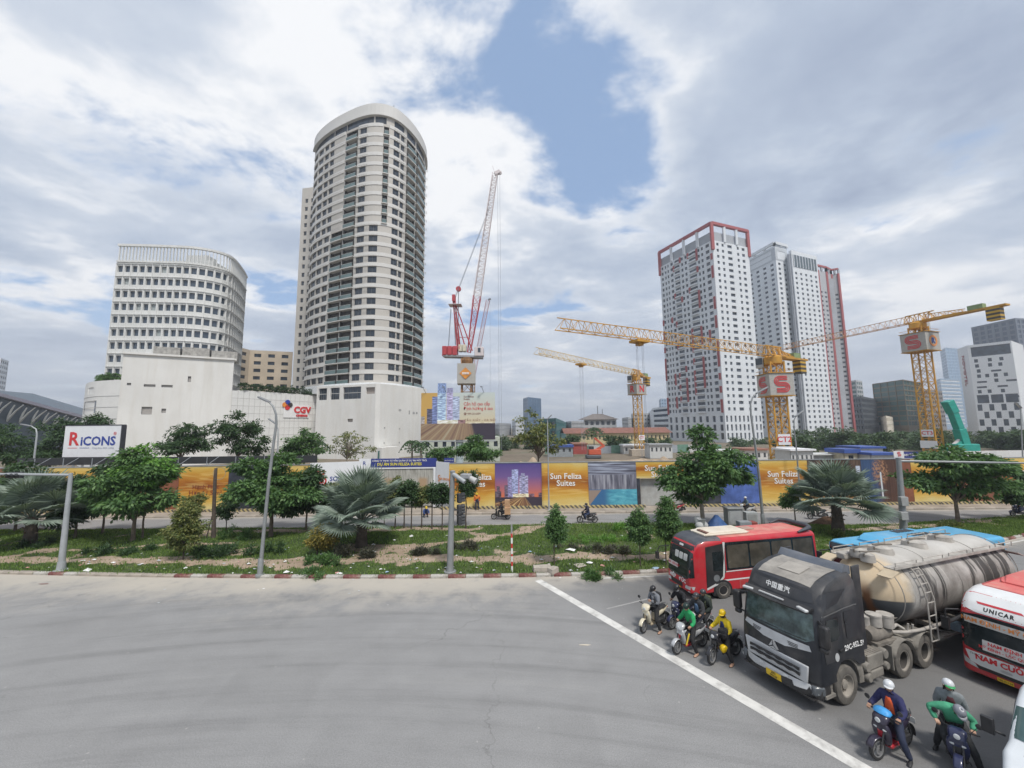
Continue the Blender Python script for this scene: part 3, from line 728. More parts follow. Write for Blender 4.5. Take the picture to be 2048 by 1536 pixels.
 for f in range(N - 1): inst('floor_band', meshes[1 if f >= 15 else 0], root, (0, 0, zb + f * ph))
 pr = MB(); ring(pr, S(600), TL * .97, ztop - .25, 3.9, .45, .8); ring(pr, S(600), TL * .97, ztop - .35, .5, .75, 1.0); pr.build('parapet', BAND, root)
 kr = MB(); ring(kr, S(598), TL * .98, zb - 2.3, 2.4, .9, 1.5); kr.build('skirt', mat('skirt_white', (.70, .72, .73), .7), root)
 ms = MB(); p, n = at(S(770)); ms.tube([(p.x, p.y + 3, ztop + 3), (p.x, p.y + 3, ztop + 7)], .1, 6); ms.build('mast', FRAME, root)
 wr = thing('tower_wing', 'slim cream slab block behind the left edge of the round tower', 'building')
 W0 = Vector((XP(588, 700, 136), 136)); W1 = W0 + Vector((16, -2.5)); zt = ZP(604, 380, 137); Lw = (W1 - W0).length
 hs = []
 for f in range(26):
  z = zb + f * 3.2
  if z + 3 > zt - 2: break
  hs += [(Lw * .09, Lw * .16, z + .9, z + 2.5), (Lw * .24, Lw * .38, z + .9, z + 2.5), (Lw * .5, Lw * .64, z + .9, z + 2.5)]
 mb = MB(); facade(mb, [W0, W1], 0, zt, hs, .3); core(mb, [W0, W1], 0, zt - .1, .6, 0, 16); cap_roof(mb, [W0, W1], zt, 0, 16); facade(mb, [back_pts([W0, W1], 16)[1], W0], 0, zt, [], .1); mb.build('wall', CREAM, wr)
 aw, _ = along([W0, W1])
 for h in hs: put_window(wr, aw, *h, .3, None, None, 1)
round_tower()
def far_block(name, label, roof, Y0, i0, wallm, glassm, pitch, sill, head, bay, ratio, base=0.0, top_skip=1.5, bot=3.0, d=18.0, group=None, ribbon=False, jitter=None, joined=True):
 zt = D(roof[i0][0], roof[i0][1], Y0).z
 pts = []
 for k, (u, v) in enumerate(roof):
  pts.append(Vector((D(u, v, Y0).x, Y0)) if k == i0 else Vector(G(u, v, zt)[:2]) if abs(D(u, v, Y0).z - zt) > .01 else Vector(D(u, v, Y0)[:2]))
 root = thing(name, label, 'building', group=group); at, L = along(pts); hs = []
 z = zt - top_skip - head
 rnd = random.Random(len(label))
 while z > bot:
  for a, b in zip(L, L[1:]):
   if b - a < 2: continue
   if ribbon: hs.append((a + .5, b - .5, z + sill, z + head))
   else:
    for s0, s1 in bays(a + .4, b - .4, max(1, int((b - a) / bay)), ratio):
     if jitter and rnd.random() < jitter: continue
     hs.append((s0, s1, z + sill, z + head))
  z -= pitch
 mb = MB(); facade(mb, pts, base, zt, hs, .3); core(mb, pts, base, zt - .1, 2.6, 0, d); cap_roof(mb, pts, zt, 0, d)
 bp = back_pts(pts, d); facade(mb, [pts[-1], bp[0]], base, zt, [], .1); facade(mb, [bp[1], pts[0]], base, zt, [], .1)
 mb.build('wall', wallm, root)
 panes_joined('windows', root, [(at, hs, .28)], glassm)
 return root, pts, zt, at, L
W_COOL = mat('cool_white_wall', (.66, .69, .72), .8, var=.05, scale=.1); GRAYB = mat('grey_block', (.42, .43, .44), .8, var=.06, scale=.1)
REDT = mat('tower_red', (.36, .095, .10), .7, var=.08); GREYC = mat('tower_grey_concrete', (.36, .38, .41), .85, var=.08, scale=.2)
def frame_top(root, pts, z, h, m, bm, n_per, w=1.4):
 q = MB(); qb = MB()
 for a, b in zip(pts, pts[1:]):
  qb.beam((*a, z + h), (*b, z + h), w, w)
  L = (b - a).length; k = max(2, int(L / n_per))
  for i in range(k + 1): p = a.lerp(b, i / k); q.box((p.x, p.y, z + h / 2), (w * .78, w * .78, h))
 q.build('roof_column', m, root); qb.build('roof_beam', bm, root)
def right_towers():
 roof = [(1318, 503), (1422, 443), (1494, 460)]; Y0 = 180; zt = D(*roof[1], Y0).z
 P = [Vector(G(*roof[0], zt)[:2]), Vector(D(*roof[1], Y0)[:2]), Vector(G(*roof[2], zt)[:2])]
 root = thing('apartment_tower', 'tall white apartment tower with red strips and red open roof frame', 'building', group='apartment towers on the right')
 at, L = along(P); ph = 3.12; holes, dark = [], []; z0 = 14.0; ztw = zt - 9.5; nf = int((ztw - z0) / ph)
 rnd = random.Random(5); rs = MB(); sl = MB()
 La = L[1]; Lb = L[2] - L[1]
 colsA = [(.03, .07, 'w'), (.10, .13, 'w'), (.155, .185, 'w'), (.22, .27, 'w'), (.30, .40, 'b'), (.43, .47, 'w'), (.50, .54, 'w'), (.58, .71, 'b'), (.74, .775, 'w'), (.80, .835, 'w'), (.88, .94, 'w')]
 colsB = [(.10, .16), (.24, .30), (.40, .52), (.66, .72), (.80, .88)]
 for f in range(nf):
  z = z0 + f * ph
  for a, b, k in colsA:
   h = (La * a, La * b, z + (.8 if k == 'w' else .25), z + 2.5)
   holes.append(h)
   if k == 'b':
    p, n = at(La * (a + b) / 2); sl.box((p.x + n.x * .3, p.y + n.y * .3, z + .55), (La * (b - a), .9, .75), atan2(P[1].y - P[0].y, P[1].x - P[0].x))
  for a, b in colsB: holes.append((La + Lb * a, La + Lb * b, z + .9, z + 2.4))
  for s, pr in ((.285, .45), (.415, .75), (.565, .75), (.725, .95), (.97, .75), (.2, .45), (.015, .7), (.86, .25)):
   if rnd.random() < pr * (.55 + .5 * sin(f * .9 + s * 40)) * (1.35 - .7 * f / nf):
    p, n = at(La * s); rs.box((p.x + n.x * .04, p.y + n.y * .04, z + 1.55), (La * .034, .25, 3.1), atan2(P[1].y - P[0].y, P[1].x - P[0].x))
 low = []
 for z in (1.5, 5.5, 9.6):
  for a, b in bays(0, La, 9, .42) + bays(La, L[2], 9, .42): low.append((a, b, z, z + 2.9))
 mb = MB(); facade(mb, P, 0, ztw, holes + low, .45); core(mb, P, 0, ztw - .1, .8, 0, 26); cap_roof(mb, P, ztw, 0, 26); facade(mb, [back_pts(P, 26)[1], P[0]], 0, ztw, [], .1); mb.build('wall', W_COOL, root)
 panes_joined('windows', root, [(at, holes + low, .42)], TGLASS); rs.build('red_strip', REDT, root); sl.build('balcony_front', W_COOL, root)
 tp = MB(); q = [p + Vector((p.x, p.y)).normalized() * 1.2 for p in P]; facade(tp, q, ztw, zt - 4.5, [], .1); cap_roof(tp, q, zt - 4.6, 0, 22); tp.build('penthouse', GREYC, root)
 frame_top(root, P, ztw, zt - ztw - .8, W_COOL, REDT, 7.5)
 cr = MB()
 for s in (0.0, L[1], L[2]): p, n = at(s); cr.box((p.x, p.y, zt - 7.5), (1.3, 1.3, 14))
 cr.build('corner_strip', REDT, root)
 root, P2, z2, at2, L2 = far_block('apartment_tower', 'blue-white apartment tower with deep vertical groove behind the red framed one', [(1492, 522), (1549, 491), (1573, 497)], 225, 1, W_COOL, TGLASS, 3.1, .8, 2.3, 5.2, .42, top_skip=10.5, d=22, group='apartment towers on the right')
 frame_top(root, P2, z2, 1.5, W_COOL, W_COOL, 6, 1.6)
 tb = MB(); q = [p + (p - Vector((0, 0))).normalized() * -.25 for p in P2]; facade(tb, q, z2 - 9, z2 - 1.2, [(3, (L2[1]) - 3, z2 - 8, z2 - 5), (3, L2[1] - 3, z2 - 4.6, z2 - 2), (L2[1] + 2, L2[2] - 2, z2 - 8, z2 - 3)], .3); tb.build('crown_wall', mat('crown_grey', (.47, .5, .53), .7), root)
 p3 = [(1577, 503), (1582, 500), (1633, 512)]
 root, P3, z3, at3, L3 = far_block('apartment_tower', 'pale grey apartment tower with glazed crown between the groove and the red trimmed slab', p3, 224, 1, W_COOL, TGLASS, 3.1, .8, 2.3, 4.6, .40, top_skip=13.5, d=22, group='apartment towers on the right')
 cg = MB(); a, b = P3[1], P3[2]; w = atan2(b.y - a.y, b.x - a.x); c = a.lerp(b, .5); cg.box((c.x, c.y - .1, z3 - 6.5), ((b - a).length * .9, .3, 7.5), w); cg.build('crown_glass', mat('crown_glazing', (.10, .13, .15), .2), root)
 cg = MB()
 for i in range(9): p = a.lerp(b, .06 + .88 * i / 8); cg.box((p.x, p.y - .35, z3 - 6.5), (.4, .3, 7.8), w)
 cg.build('crown_mullion', W_COOL, root)
 gv = MB(); gv.box((P3[0].x - .4, P3[0].y - .6, z3 / 2 - 1), (1.8, 1.2, z3 - 2), w); gv.build('groove', GREYC, root)
 root, P4, z4, at4, L4 = far_block('apartment_tower', 'narrow grey slab tower with red edges at the right end of the row', [(1634, 540), (1652, 544), (1662, 549), (1677, 547)], 250, 1, mat('slab_grey', (.42, .43, .45), .8, var=.06, scale=.1), TGLASS, 3.1, .9, 2.2, 4.5, .5, top_skip=14, d=18, group='apartment towers on the right')
 st = MB()
 for s in (0.3, L4[1], L4[2], L4[3] - .3): p, n = at4(s); st.box((p.x + n.x * .1, p.y + n.y * .1, z4 / 2), (1.3, .9, z4))
 st.build('red_strip', REDT, root); cc = MB(); p, n = at4((L4[1] + L4[2]) / 2); cc.box((p.x + n.x * .3, p.y + n.y * .3, z4 / 2 - 2), (4.2, .8, z4 - 4)); cc.build('grey_strip', GREYC, root)
 frame_top(root, P4, z4, 3.2, GREYC, REDT, 6, 1.2)
right_towers()
BLUEG = mat('blue_glass', (.10, .17, .27), .2, var=.15, scale=.05); TEAL = mat('teal_wall', (.05, .16, .17), .6, var=.2, scale=.2); DGREY = mat('dark_grey_block', (.085, .095, .11), .5, var=.15, scale=.1)
OCHRE = mat('ochre_wall', (.55, .46, .27), .85, var=.08, scale=.2); ROOFR = mat('red_tile_roof', (.22, .10, .075), .85, var=.2, scale=.6, bump=.3); BEIGE = mat('beige_apartment', (.52, .44, .34), .85, var=.08, scale=.2)
BRONZE = mat('bronze_mullions', (.16, .12, .07), .5, var=.2); GREENG = mat('green_glass_wall', (.06, .13, .12), .18, var=.2, scale=.1); HAZEB = mat('hazy_blue_block', (.30, .40, .52), .4, var=.06, scale=.05)
far_block('apartment_building', 'beige apartment block with rows of windows between office and round tower', [(478, 694), (500, 700), (586, 704)], 165, 1, BEIGE, GLASS, 3.3, .9, 2.4, 4.2, .5)
far_block('slim_building', 'pale slim tower cut by the left edge of the picture', [(-30, 716), (2, 716), (18, 722)], 300, 1, W_COOL, GLASS, 4, .8, 3, 4, .6)
for k_, (u_, w_, v_, Y_) in enumerate(((1006, 16, 846, 330), (1036, 12, 840, 360), (1150, 18, 842, 310), (985, 12, 852, 280))): far_block('low_building', 'low hazy grey block on the skyline, %s' % ('right of the pole billboard', 'left of the small glass tower', 'right of the dark teal building', 'touching the billboard edge')[k_], [(u_ - w_, v_ + 1), (u_ - w_ * .4, v_), (u_ + w_, v_ + 1)], Y_, 1, (GRAYB, W_COOL)[k_ % 2], GLASS, 3.6, .8, 2.4, 4, .6)
far_block('glass_tower', 'small blue glass office tower far off behind the sparse tree', [(1046, 797), (1056, 794), (1082, 797)], 420, 1, BLUEG, BLUEG, 4, .6, 3.6, 5, .75)
far_block('teal_building', 'dark teal low building behind the sparse tree', [(1078, 838), (1112, 836), (1136, 846)], 150, 1, TEAL, GLASS, 3.5, .8, 2.6, 5, .6, bot=1)
far_block('tiered_building', 'grey office block with stepped terraces beside the striped mast crane', [(1244, 836), (1256, 834), (1266, 836)], 330, 1, GRAYB, GLASS, 3.6, .8, 2.4, 4, .6)
far_block('wide_grey_building', 'wide grey block behind the yellow building', [(1262, 828), (1268, 826), (1306, 827)], 360, 1, GRAYB, GLASS, 3.6, .8, 2.4, 5, .6)
far_block('white_terrace_building', 'white building with ribbon windows left of the red framed tower', [(1296, 826), (1306, 816), (1342, 812)], 300, 1, W_COOL, GLASS, 3.8, .8, 2.6, 5, .6, ribbon=True)
far_block('hazy_tower', 'faint blue tower peeping out left of the red framed tower', [(1318, 800), (1322, 797), (1342, 798)], 520, 1, HAZEB, BLUEG, 4, .6, 3, 5, .6)
far_block('dark_office_building', 'black and grey office block right of the apartment towers', [(1700, 795), (1722, 792), (1752, 798)], 260, 1, DGREY, GLASS, 3.7, .7, 2.9, 3.2, .7)
far_block('small_grey_tower', 'small grey tower peeping over the dark office block', [(1700, 762), (1712, 760), (1724, 762)], 330, 1, GRAYB, GREENG, 3.7, .6, 2.8, 4, .7)
root, Pg, zg, atg, Lg = far_block('green_glass_building', 'green glass office building with bronze floor bands', [(1744, 768), (1806, 759), (1842, 765)], 270, 1, BRONZE, GREENG, 3.6, .55, 3.3, 7, .93, top_skip=.6)
far_block('cream_building', 'low cream building with small windows in front of the green glass block', [(1752, 838), (1772, 831), (1802, 838)], 215, 1, mat('cream_wall', (.62, .57, .47), .8), GLASS, 3.4, .9, 2.4, 3.6, .55)
far_block('brown_building', 'brownish grey block behind the yellow crane mast', [(1836, 782), (1846, 778), (1884, 782)], 290, 1, mat('brown_grey', (.25, .23, .22), .8), GLASS, 3.6, .8, 2.6, 4, .6)
far_block('hazy_tower', 'tall hazy blue glass tower left of the white hotel', [(1880, 702), (1890, 695), (1918, 697)], 620, 1, HAZEB, mat('hazy_blue_glass', (.25, .36, .50), .25, var=.05), 5, .4, 4.5, 8, .9)
far_block('striped_building', 'light blue striped building at the foot of the hazy tower', [(1872, 760), (1880, 757), (1920, 759)], 430, 1, HAZEB, W_COOL, 4, .8, 2.4, 6, .9, ribbon=True)
far_block('dark_tower', 'dark grey tower behind the white hotel at the right edge', [(1942, 655), (2030, 636), (2120, 640)], 300, 1, mat('slate_tower', (.13, .15, .19), .4, var=.1, scale=.05), mat('slate_glass', (.08, .10, .14), .2), 4, .6, 3.4, 4.5, .6)
def hotel():
 roof = [(1912, 690), (1934, 691), (2022, 681), (2046, 690)]; Y0 = 235; zt = D(*roof[1], Y0).z
 P = [Vector(D(1913, 690, 247)[:2]), Vector(D(*roof[1], Y0)[:2]), Vector(G(*roof[2], zt)[:2]), Vector(G(*roof[3], zt)[:2])]
 root = thing('hotel', 'white hotel slab with scattered small windows and lettered blank end wall', 'building'); at, L = along(P); hs = []; rnd = random.Random(11)
 a, b = L[1], L[2]; w = b - a
 for f in range(17):
  z = zt - 11.5 - f * 3.15
  if z < 19: break
  s = a + 1 + rnd.random() * 2
  while s < b - 3:
   k = rnd.random(); ww = 1.5 if k < .65 else 3.8; hh = 2.1 if k < .65 else 1.1; hs.append((round(s, 2), round(s + ww, 2), z + .4, z + .4 + hh)); s += ww + 1.6 + rnd.random() * 2.4
 hs.append((a + 1.2, b - .6, zt - 7.5, zt - 1.5))
 for k in range(3): hs.append((a + w * (.06 + .32 * k), a + w * (.33 + .32 * k), 19.5, 24.5))
 for j, z in enumerate((1.5, 6, 10.5, 15)):
  for k in range(7):
   if (k + j) % 2: hs.append((a + w * (.04 + .135 * k), a + w * (.15 + .135 * k), z, z + 3.8))
 mb = MB(); facade(mb, P, 0, zt, hs, .5); core(mb, P, 0, zt - .1, 2.5, 0, 24); cap_roof(mb, P, zt, 0, 24); mb.build('wall', mat('hotel_white', (.68, .70, .72), .7, var=.03), root)
 panes_joined('windows', root, [(at, hs, .45)], GLASS)
 p, n = at(L[1] * .5); text_on(root, 'NOVOTEL', REDT, 4.2, (p.x + n.x * .3, p.y + n.y * .3, zt - 15), (pi / 2, pi / 2, atan2(n.x, -n.y)), depth=.1)
hotel()
def yellow_building():
 Yb = 185; x0, x1 = XP(1132, 880, Yb), XP(1340, 880, Yb); z = ZP(1200, 866, Yb)
 root = thing('yellow_building', 'long yellow building with red tiled roof behind the building site', 'building'); pts = [(x0, Yb), (x1, Yb)]; at, L = along(pts)
 hs = [(s0, s1, zz_, zz_ + 1.7) for zz_ in (z - 3, z - 6.6, z - 10) if zz_ > .5 for s0, s1 in bays(0, L[-1], 26, .34)]
 mb = MB(); facade(mb, pts, 0, z, hs, .3); core(mb, pts, 0, z - .1, .5, 0, 14); mb.build('wall', OCHRE, root); panes_joined('windows', root, [(at, hs, .28)], GLASS)
 r = MB(); r.pris([(Yb - 1, z - .1), (Yb + 15, z - .1), (Yb + 7, z + 2.4)], 'X', x0 - 1, x1 + 1); r.build('roof', ROOFR, root)
yellow_building()
def hip_building():
 Yb = 240; x0, x1 = XP(1168, 850, Yb), XP(1233, 850, Yb); z = ZP(1200, 839, Yb); root = thing('hip_roofed_building', 'grey-white building with dark hipped roof and aerials', 'building')
 pts = [(x0, Yb), (x1, Yb)]; at, L = along(pts); hs = [(s0, s1, z - 3.4 - k * 4, z - 1.0 - k * 4) for k in range(3) for s0, s1 in bays(0, L[-1], 6, .6)]
 mb = MB(); facade(mb, pts, 0, z, hs, .5); core(mb, pts, 0, z - .1, .7, 0, 14); mb.build('wall', GRAYB, root); panes_joined('windows', root, [(at, hs, .4)], GLASS)
 zr = ZP(1200, 827, Yb); c = (x0 + x1) / 2; r = MB(); r.add([(x0 - 1.5, Yb - 1.5, z), (x1 + 1.5, Yb - 1.5, z), (x1 + 1.5, Yb + 15, z), (x0 - 1.5, Yb + 15, z), (c - 3, Yb + 7, zr), (c + 3, Yb + 7, zr)], [(0, 1, 5, 4), (1, 2, 5), (2, 3, 4, 5), (3, 0, 4), (3, 2, 1, 0)]); r.build('roof', mat('dark_hip_roof', (.17, .15, .14), .8), root)
 a = MB(); a.tube([(c, Yb + 6, zr), (c, Yb + 6, zr + 5)], .25, 6); a.tube([(c + 3, Yb + 6, zr), (c + 3, Yb + 6, zr + 3)], .2, 6); a.build('aerial', FRAME, root)
hip_building()
def school_behind_billboard():
 Yb = 96; x0, x1 = XP(846, 890, Yb), XP(1000, 890, Yb); z = ZP(900, 874, Yb); root = thing('pale_building', 'pale green building with small square windows under the big billboard', 'building'); pts = [(x0, Yb), (x1, Yb)]; at, L = along(pts)
 hs = [(s0, s1, zz_, zz_ + 1.3) for zz_ in (z - 2.4, z - 5) for s0, s1 in bays(0, L[-1], 9, .45)]; mb = MB(); facade(mb, pts, 0, z, hs, .3); core(mb, pts, 0, z - .1, .5, 0, 8); cap_roof(mb, pts, z, 0, 8); mb.build('wall', mat('pale_green_wall', (.46, .50, .43), .85), root); panes_joined('windows', root, [(at, hs, .28)], GLASS)
school_behind_billboard()
def stadium():
 root = thing('exhibition_hall', 'dark teal exhibition hall with sloping roof edge and pale branching arches', 'building'); Y0, Y1 = 120, 165
 a, b = D(-60, 776, Y0), D(166, 836, Y1); a2, b2 = Vector((a.x, a.y, 0)), Vector((b.x, b.y, 0)); mb = MB()
 mb.add([a2, b2, b, a], [(0, 1, 2, 3)]); mb.add([a, b, b + Vector((-30, 40, 2)), a + Vector((-30, 40, 2))], [(0, 1, 2, 3)]); mb.build('wall', mat('hall_teal', (.035, .055, .075), .35, var=.3, scale=.05), root)
 r = MB(); r.beam(a + Vector((0, -1, .3)), b + Vector((0, -1, .3)), 3, 1.1); r.build('roof_edge', mat('hall_edge', (.38, .36, .42), .6), root)
 for k in range(9):
  t = .12 + k * .1; p = a2.lerp(b2, t) + Vector((0, -1.5, 0)); h = (a.lerp(b, t)).z; q = MB()
  q.tube([p, p + Vector((0, 0, h * .62))], .45, 6)
  for dx in (-4.5, -2, 2, 4.5): q.tube([p + Vector((0, 0, h * .6)), p + Vector((dx * .7, 0, h * .8)), p + Vector((dx * 1.2, 0, h * .90))], [.35, .28, .15], 6)
  q.build('branching_column', mat('hall_white', (.42, .43, .43), .7), root)
stadium()
HY = 40.6
def uv_panel(w, h, t=0.06):
 mb = MB(); mb.box((0, t / 2, h / 2), (w, t, h)); return mb
def panel(name, x0, x1, z0, z1, y, m, parent, t=0.06, rz=0.0):
 o = uv_panel(x1 - x0, z1 - z0, t).build(name, m, parent, loc=((x0 + x1) / 2, y, z0), rz=rz)
 w, h = x1 - x0, z1 - z0; uv = o.data.uv_layers.new(name='uv')
 for l in o.data.loops:
  c = o.data.vertices[l.vertex_index].co; uv.data[l.index].uv = (c.x / w + .5, c.z / h)
 return o
def print_mat(name):
 m, t, b = raw_mat(name); uv = t.n('ShaderNodeTexCoord').outputs['UV']; x, y, _ = t.xyz(uv)
 b.inputs['Roughness'].default_value = .55
 return m, t, b, uv, x, y
def gold_print(seed, dark=0.0):
 m, t, b, uv, x, y = print_mat('gold_print_%d' % seed)
 w = t.noise(t.mapping(uv, (.8, 1.8, 1), (seed * 1.7, seed * .9, 0)), 1.6, 3, .5, 1.2)
 f = t.math('ADD', t.math('MULTIPLY', w, .38), t.math('MULTIPLY', t.math('ABSOLUTE', t.math('SUBTRACT', y, .54)), 1.15))
 c = t.ramp(f, [(.15, (.28, .085, .012)), (.28, (.42, .155, .018)), (.44, (.57, .285, .035)), (.62, (.64, .42, .09)), (.80, (.66, .55, .25))])
 wv = t.noise(t.mapping(uv, (1.2, 9, 1), (seed, 0, 0)), 1.0, 2, .4, 2.0)
 t.put(b.inputs['Base Color'], t.mix(t.math('MULTIPLY', t.step(wv, .52, .66), .3), c, (.85, .66, .25)))
 return m
def city_print(name, purple=True):
 m, t, b, uv, x, y = print_mat(name)
 sky_ = [(.22, (.62, .17, .08)), (.42, (.42, .14, .18)), (.68, (.17, .10, .28)), (1.0, (.08, .06, .24))] if purple else [(.25, (.66, .55, .33)), (.55, (.60, .57, .45)), (1.0, (.55, .62, .60))]
 c = t.ramp(y, sky_)
 if not purple: c = t.mix(t.band(x, -.1, .24, .02), c, (.58, .36, .10))
 n = t.noise(t.mapping(uv, (14, 60, 1)), 1.0, 2, .5)
 for u0, u1, v1, col in (((.00, .13, .34, (.05, .035, .05)), (.03, .1, .46, (.06, .04, .06)), (.2, .33, .48, (.07, .05, .08)), (.27, .42, .68, (.14, .13, .24)), (.36, .5, .85, (.20, .22, .36)), (.52, .71, .70, (.22, .21, .32)), (.56, .64, .76, (.17, .17, .27)), (.38, .72, .28, (.5, .38, .25)), (.73, .84, .28, (.10, .05, .07)), (.93, 1, .3, (.08, .04, .06)))
       if purple else ((.0, .05, .5, (.22, .2, .19)), (.08, .16, .66, (.06, .06, .10)), (.15, .22, .92, (.10, .13, .26)), (.22, .335, 1.1, (.22, .30, .52)), (.345, .43, 1.1, (.26, .24, .38)), (.43, .52, .92, (.24, .28, .42)), (.22, .5, .42, (.60, .58, .42)), (.5, .6, .42, (.16, .09, .09)), (.62, 1.0, .36, (.5, .42, .3)))):
  k = t.rect(x, y, u0, u1, .2, v1)
  c = t.mix(k, c, t.mix(t.step(n, .42, .62), col, tuple(min(1, q * 2.6 + .06) for q in col)))
 if purple: rd = .2
 else: rd = .345
 g = t.math('SUBTRACT', 1.0, t.step(y, rd - .005, rd + .005))
 dx = t.math('DIVIDE', t.math('SUBTRACT', x, .62), t.math('ADD', t.math('SUBTRACT', rd, y), .03 if purple else .4))
 tr = t.noise(t.comb(dx, 0.0, 0.0), 2.2 if purple else 5.5, 5, .75)
 road = t.ramp(tr, [(.38, (.05, .025, .03)), (.5, (.22, .11, .06)), (.58, (.66, .45, .18)), (.66, (.80, .72, .45))] if purple else [(.3, (.09, .055, .06)), (.42, (.20, .12, .09)), (.54, (.36, .26, .16)), (.66, (.46, .44, .33))])
 lim = t.math('MULTIPLY', t.step(dx, -4.6, -3.4), t.math('SUBTRACT', 1.0, t.step(dx, .35 if purple else .08, .8 if purple else .2)))
 road = t.mix(t.math('SUBTRACT', 1.0, lim), road, (.045, .035, .055))
 t.put(b.inputs['Base Color'], t.mix(g, c, road)); return m
def pool_print():
 m, t, b, uv, x, y = print_mat('pool_print')
 wall = t.ramp(t.noise(t.mapping(uv, (16, 1.2, 1)), 1.0, 3, .6), [(.35, (.05, .055, .08)), (.5, (.20, .20, .25)), (.68, (.42, .43, .48))])
 ceil = t.ramp(t.noise(t.mapping(uv, (1.5, 26, 1)), 1.0, 2, .5, .4), [(.38, (.08, .08, .11)), (.55, (.26, .28, .36)), (.7, (.45, .5, .6))])
 c = t.mix(t.step(y, .69, .72), wall, ceil)
 wn = t.noise(t.mapping(uv, (5, 12, 1)), 1.0, 4, .6, .5)
 water = t.mix(t.step(x, .3, .5), (.04, .14, .30), t.ramp(wn, [(.3, (.05, .25, .38)), (.6, (.12, .45, .56)), (.75, (.35, .62, .70))]))
 c = t.mix(t.math('SUBTRACT', 1.0, t.step(y, .355, .365)), c, water)
 edge = t.math('SUBTRACT', t.math('MULTIPLY', y, .72), t.math('SUBTRACT', x, .02))
 c = t.mix(t.math('MULTIPLY', t.step(edge, 0, .012), t.math('SUBTRACT', 1.0, t.step(y, .33, .36))), c, (.30, .23, .19))
 t.put(b.inputs['Base Color'], c); return m
def lobby_print():
 m, t, b, uv, x, y = print_mat('lobby_print')
 c = t.ramp(t.noise(t.mapping(uv, (10, 1.5, 1)), 1.0, 3, .6), [(.35, (.035, .022, .018)), (.6, (.10, .062, .045)), (.75, (.22, .14, .09))])
 for a in ((.02, .1, .0, .85), (.16, .25, .05, .62), (.75, .84, .05, .62), (.9, .98, 0, .85)): c = t.mix(t.rect(x, y, *a, .01), c, (.55, .60, .72))
 c = t.mix(t.rect(x, y, .3, .7, .52, .55, .01), c, (.4, .24, .12)); c = t.mix(t.rect(x, y, .0, 1, .0, .2, .05), c, (.30, .17, .07))
 t.put(b.inputs['Base Color'], c); return m
def fountain_print():
 m, t, b, uv, x, y = print_mat('fountain_print')
 c = t.mix(t.step(x, .3, .62), (.05, .10, .22), (.11, .055, .04)); st = t.noise(t.mapping(uv, (30, 1.0, 1)), 1.0, 3, .5)
 c = t.mix(1.0, c, t.ramp(st, [(.3, .5), (.65, 1.0)]), 'MULTIPLY'); bl = t.noise(uv, 16, 4, .7)
 dd = t.math('ADD', t.math('POWER', t.math('SUBTRACT', x, .5), 2.0), t.math('MULTIPLY', t.math('POWER', t.math('SUBTRACT', y, .72), 2.0), .5))
 c = t.mix(t.math('MULTIPLY', t.math('SUBTRACT', 1.0, t.step(dd, .02, .07)), t.step(bl, .42, .6)), c, (.42, .22, .12))
 c = t.mix(t.rect(x, y, .49, .53, .1, .7, .012), c, (.66, .70, .74)); t.put(b.inputs['Base Color'], c); return m
WHITE_P = mat('white_print', (.74, .75, .77), .55, var=.03); STEEL = mat('galvanised_steel', (.42, .44, .46), .45, metal=.6, var=.1); NAVY = mat('navy_print', (.03, .045, .22), .5, var=.05)
TXT_W = mat('white_letters', (.80, .80, .78), .5, var=.02); TXT_R = mat('red_letters', (.60, .035, .04), .5, var=.03); TXT_N = mat('navy_letters', (.03, .06, .30), .5, var=.03); TXT_B = mat('brown_letters', (.22, .05, .03), .5); TXT_Y = mat('yellow_letters', (.72, .62, .08), .5); TXT_O = mat('orange_letters', (.70, .25, .06), .5)
def s_logo(parent, m, h, loc, rz=0.0, strokes=3, name='emblem', t=.02, w=None):
 mb = MB(); w = w or h * .78; r = h / 4; half = w / 2
 path = []
 for k in range(4): path.append((half - (half * 2 - r) * k / 3, h / 2))
 for k in range(1, 9): a = pi / 2 + pi * k / 8; path.append((-half + r + r * cos(a), h / 4 + r * sin(a)))
 path += [(-half + r + (w - 2 * r) * k / 2, 0) for k in (1, 2)]
 for k in range(1, 9): a = pi / 2 - pi * k / 8; path.append((half - r + r * cos(a), -h / 4 + r * sin(a)))
 path += [(half - r - (w - r) * k / 3, -h / 2) for k in (1, 2, 3)]
 bw = h * .34 / (strokes * 2 - 1) * (1.1 if strokes > 1 else 1)
 for sx in range(strokes):
  off = (sx - (strokes - 1) / 2) * bw * 1.75; pts = []
  for i, p in enumerate(path):
   a, b_ = Vector(path[max(0, i - 1)]), Vector(path[min(len(path) - 1, i + 1)]); d = (b_ - a).normalized(); n = Vector((-d.y, d.x)); c = Vector(p) + n * off
   pts.append((c - n * bw / 2, c + n * bw / 2))
  for (a0, a1), (b0, b1) in zip(pts, pts[1:]):
   mb.add([(a0.x, -t, a0.y), (b0.x, -t, b0.y), (b1.x, -t, b1.y), (a1.x, -t, a1.y)], [(0, 1, 2, 3)])
 return mb.build(name, m, parent, loc=loc, rz=rz)
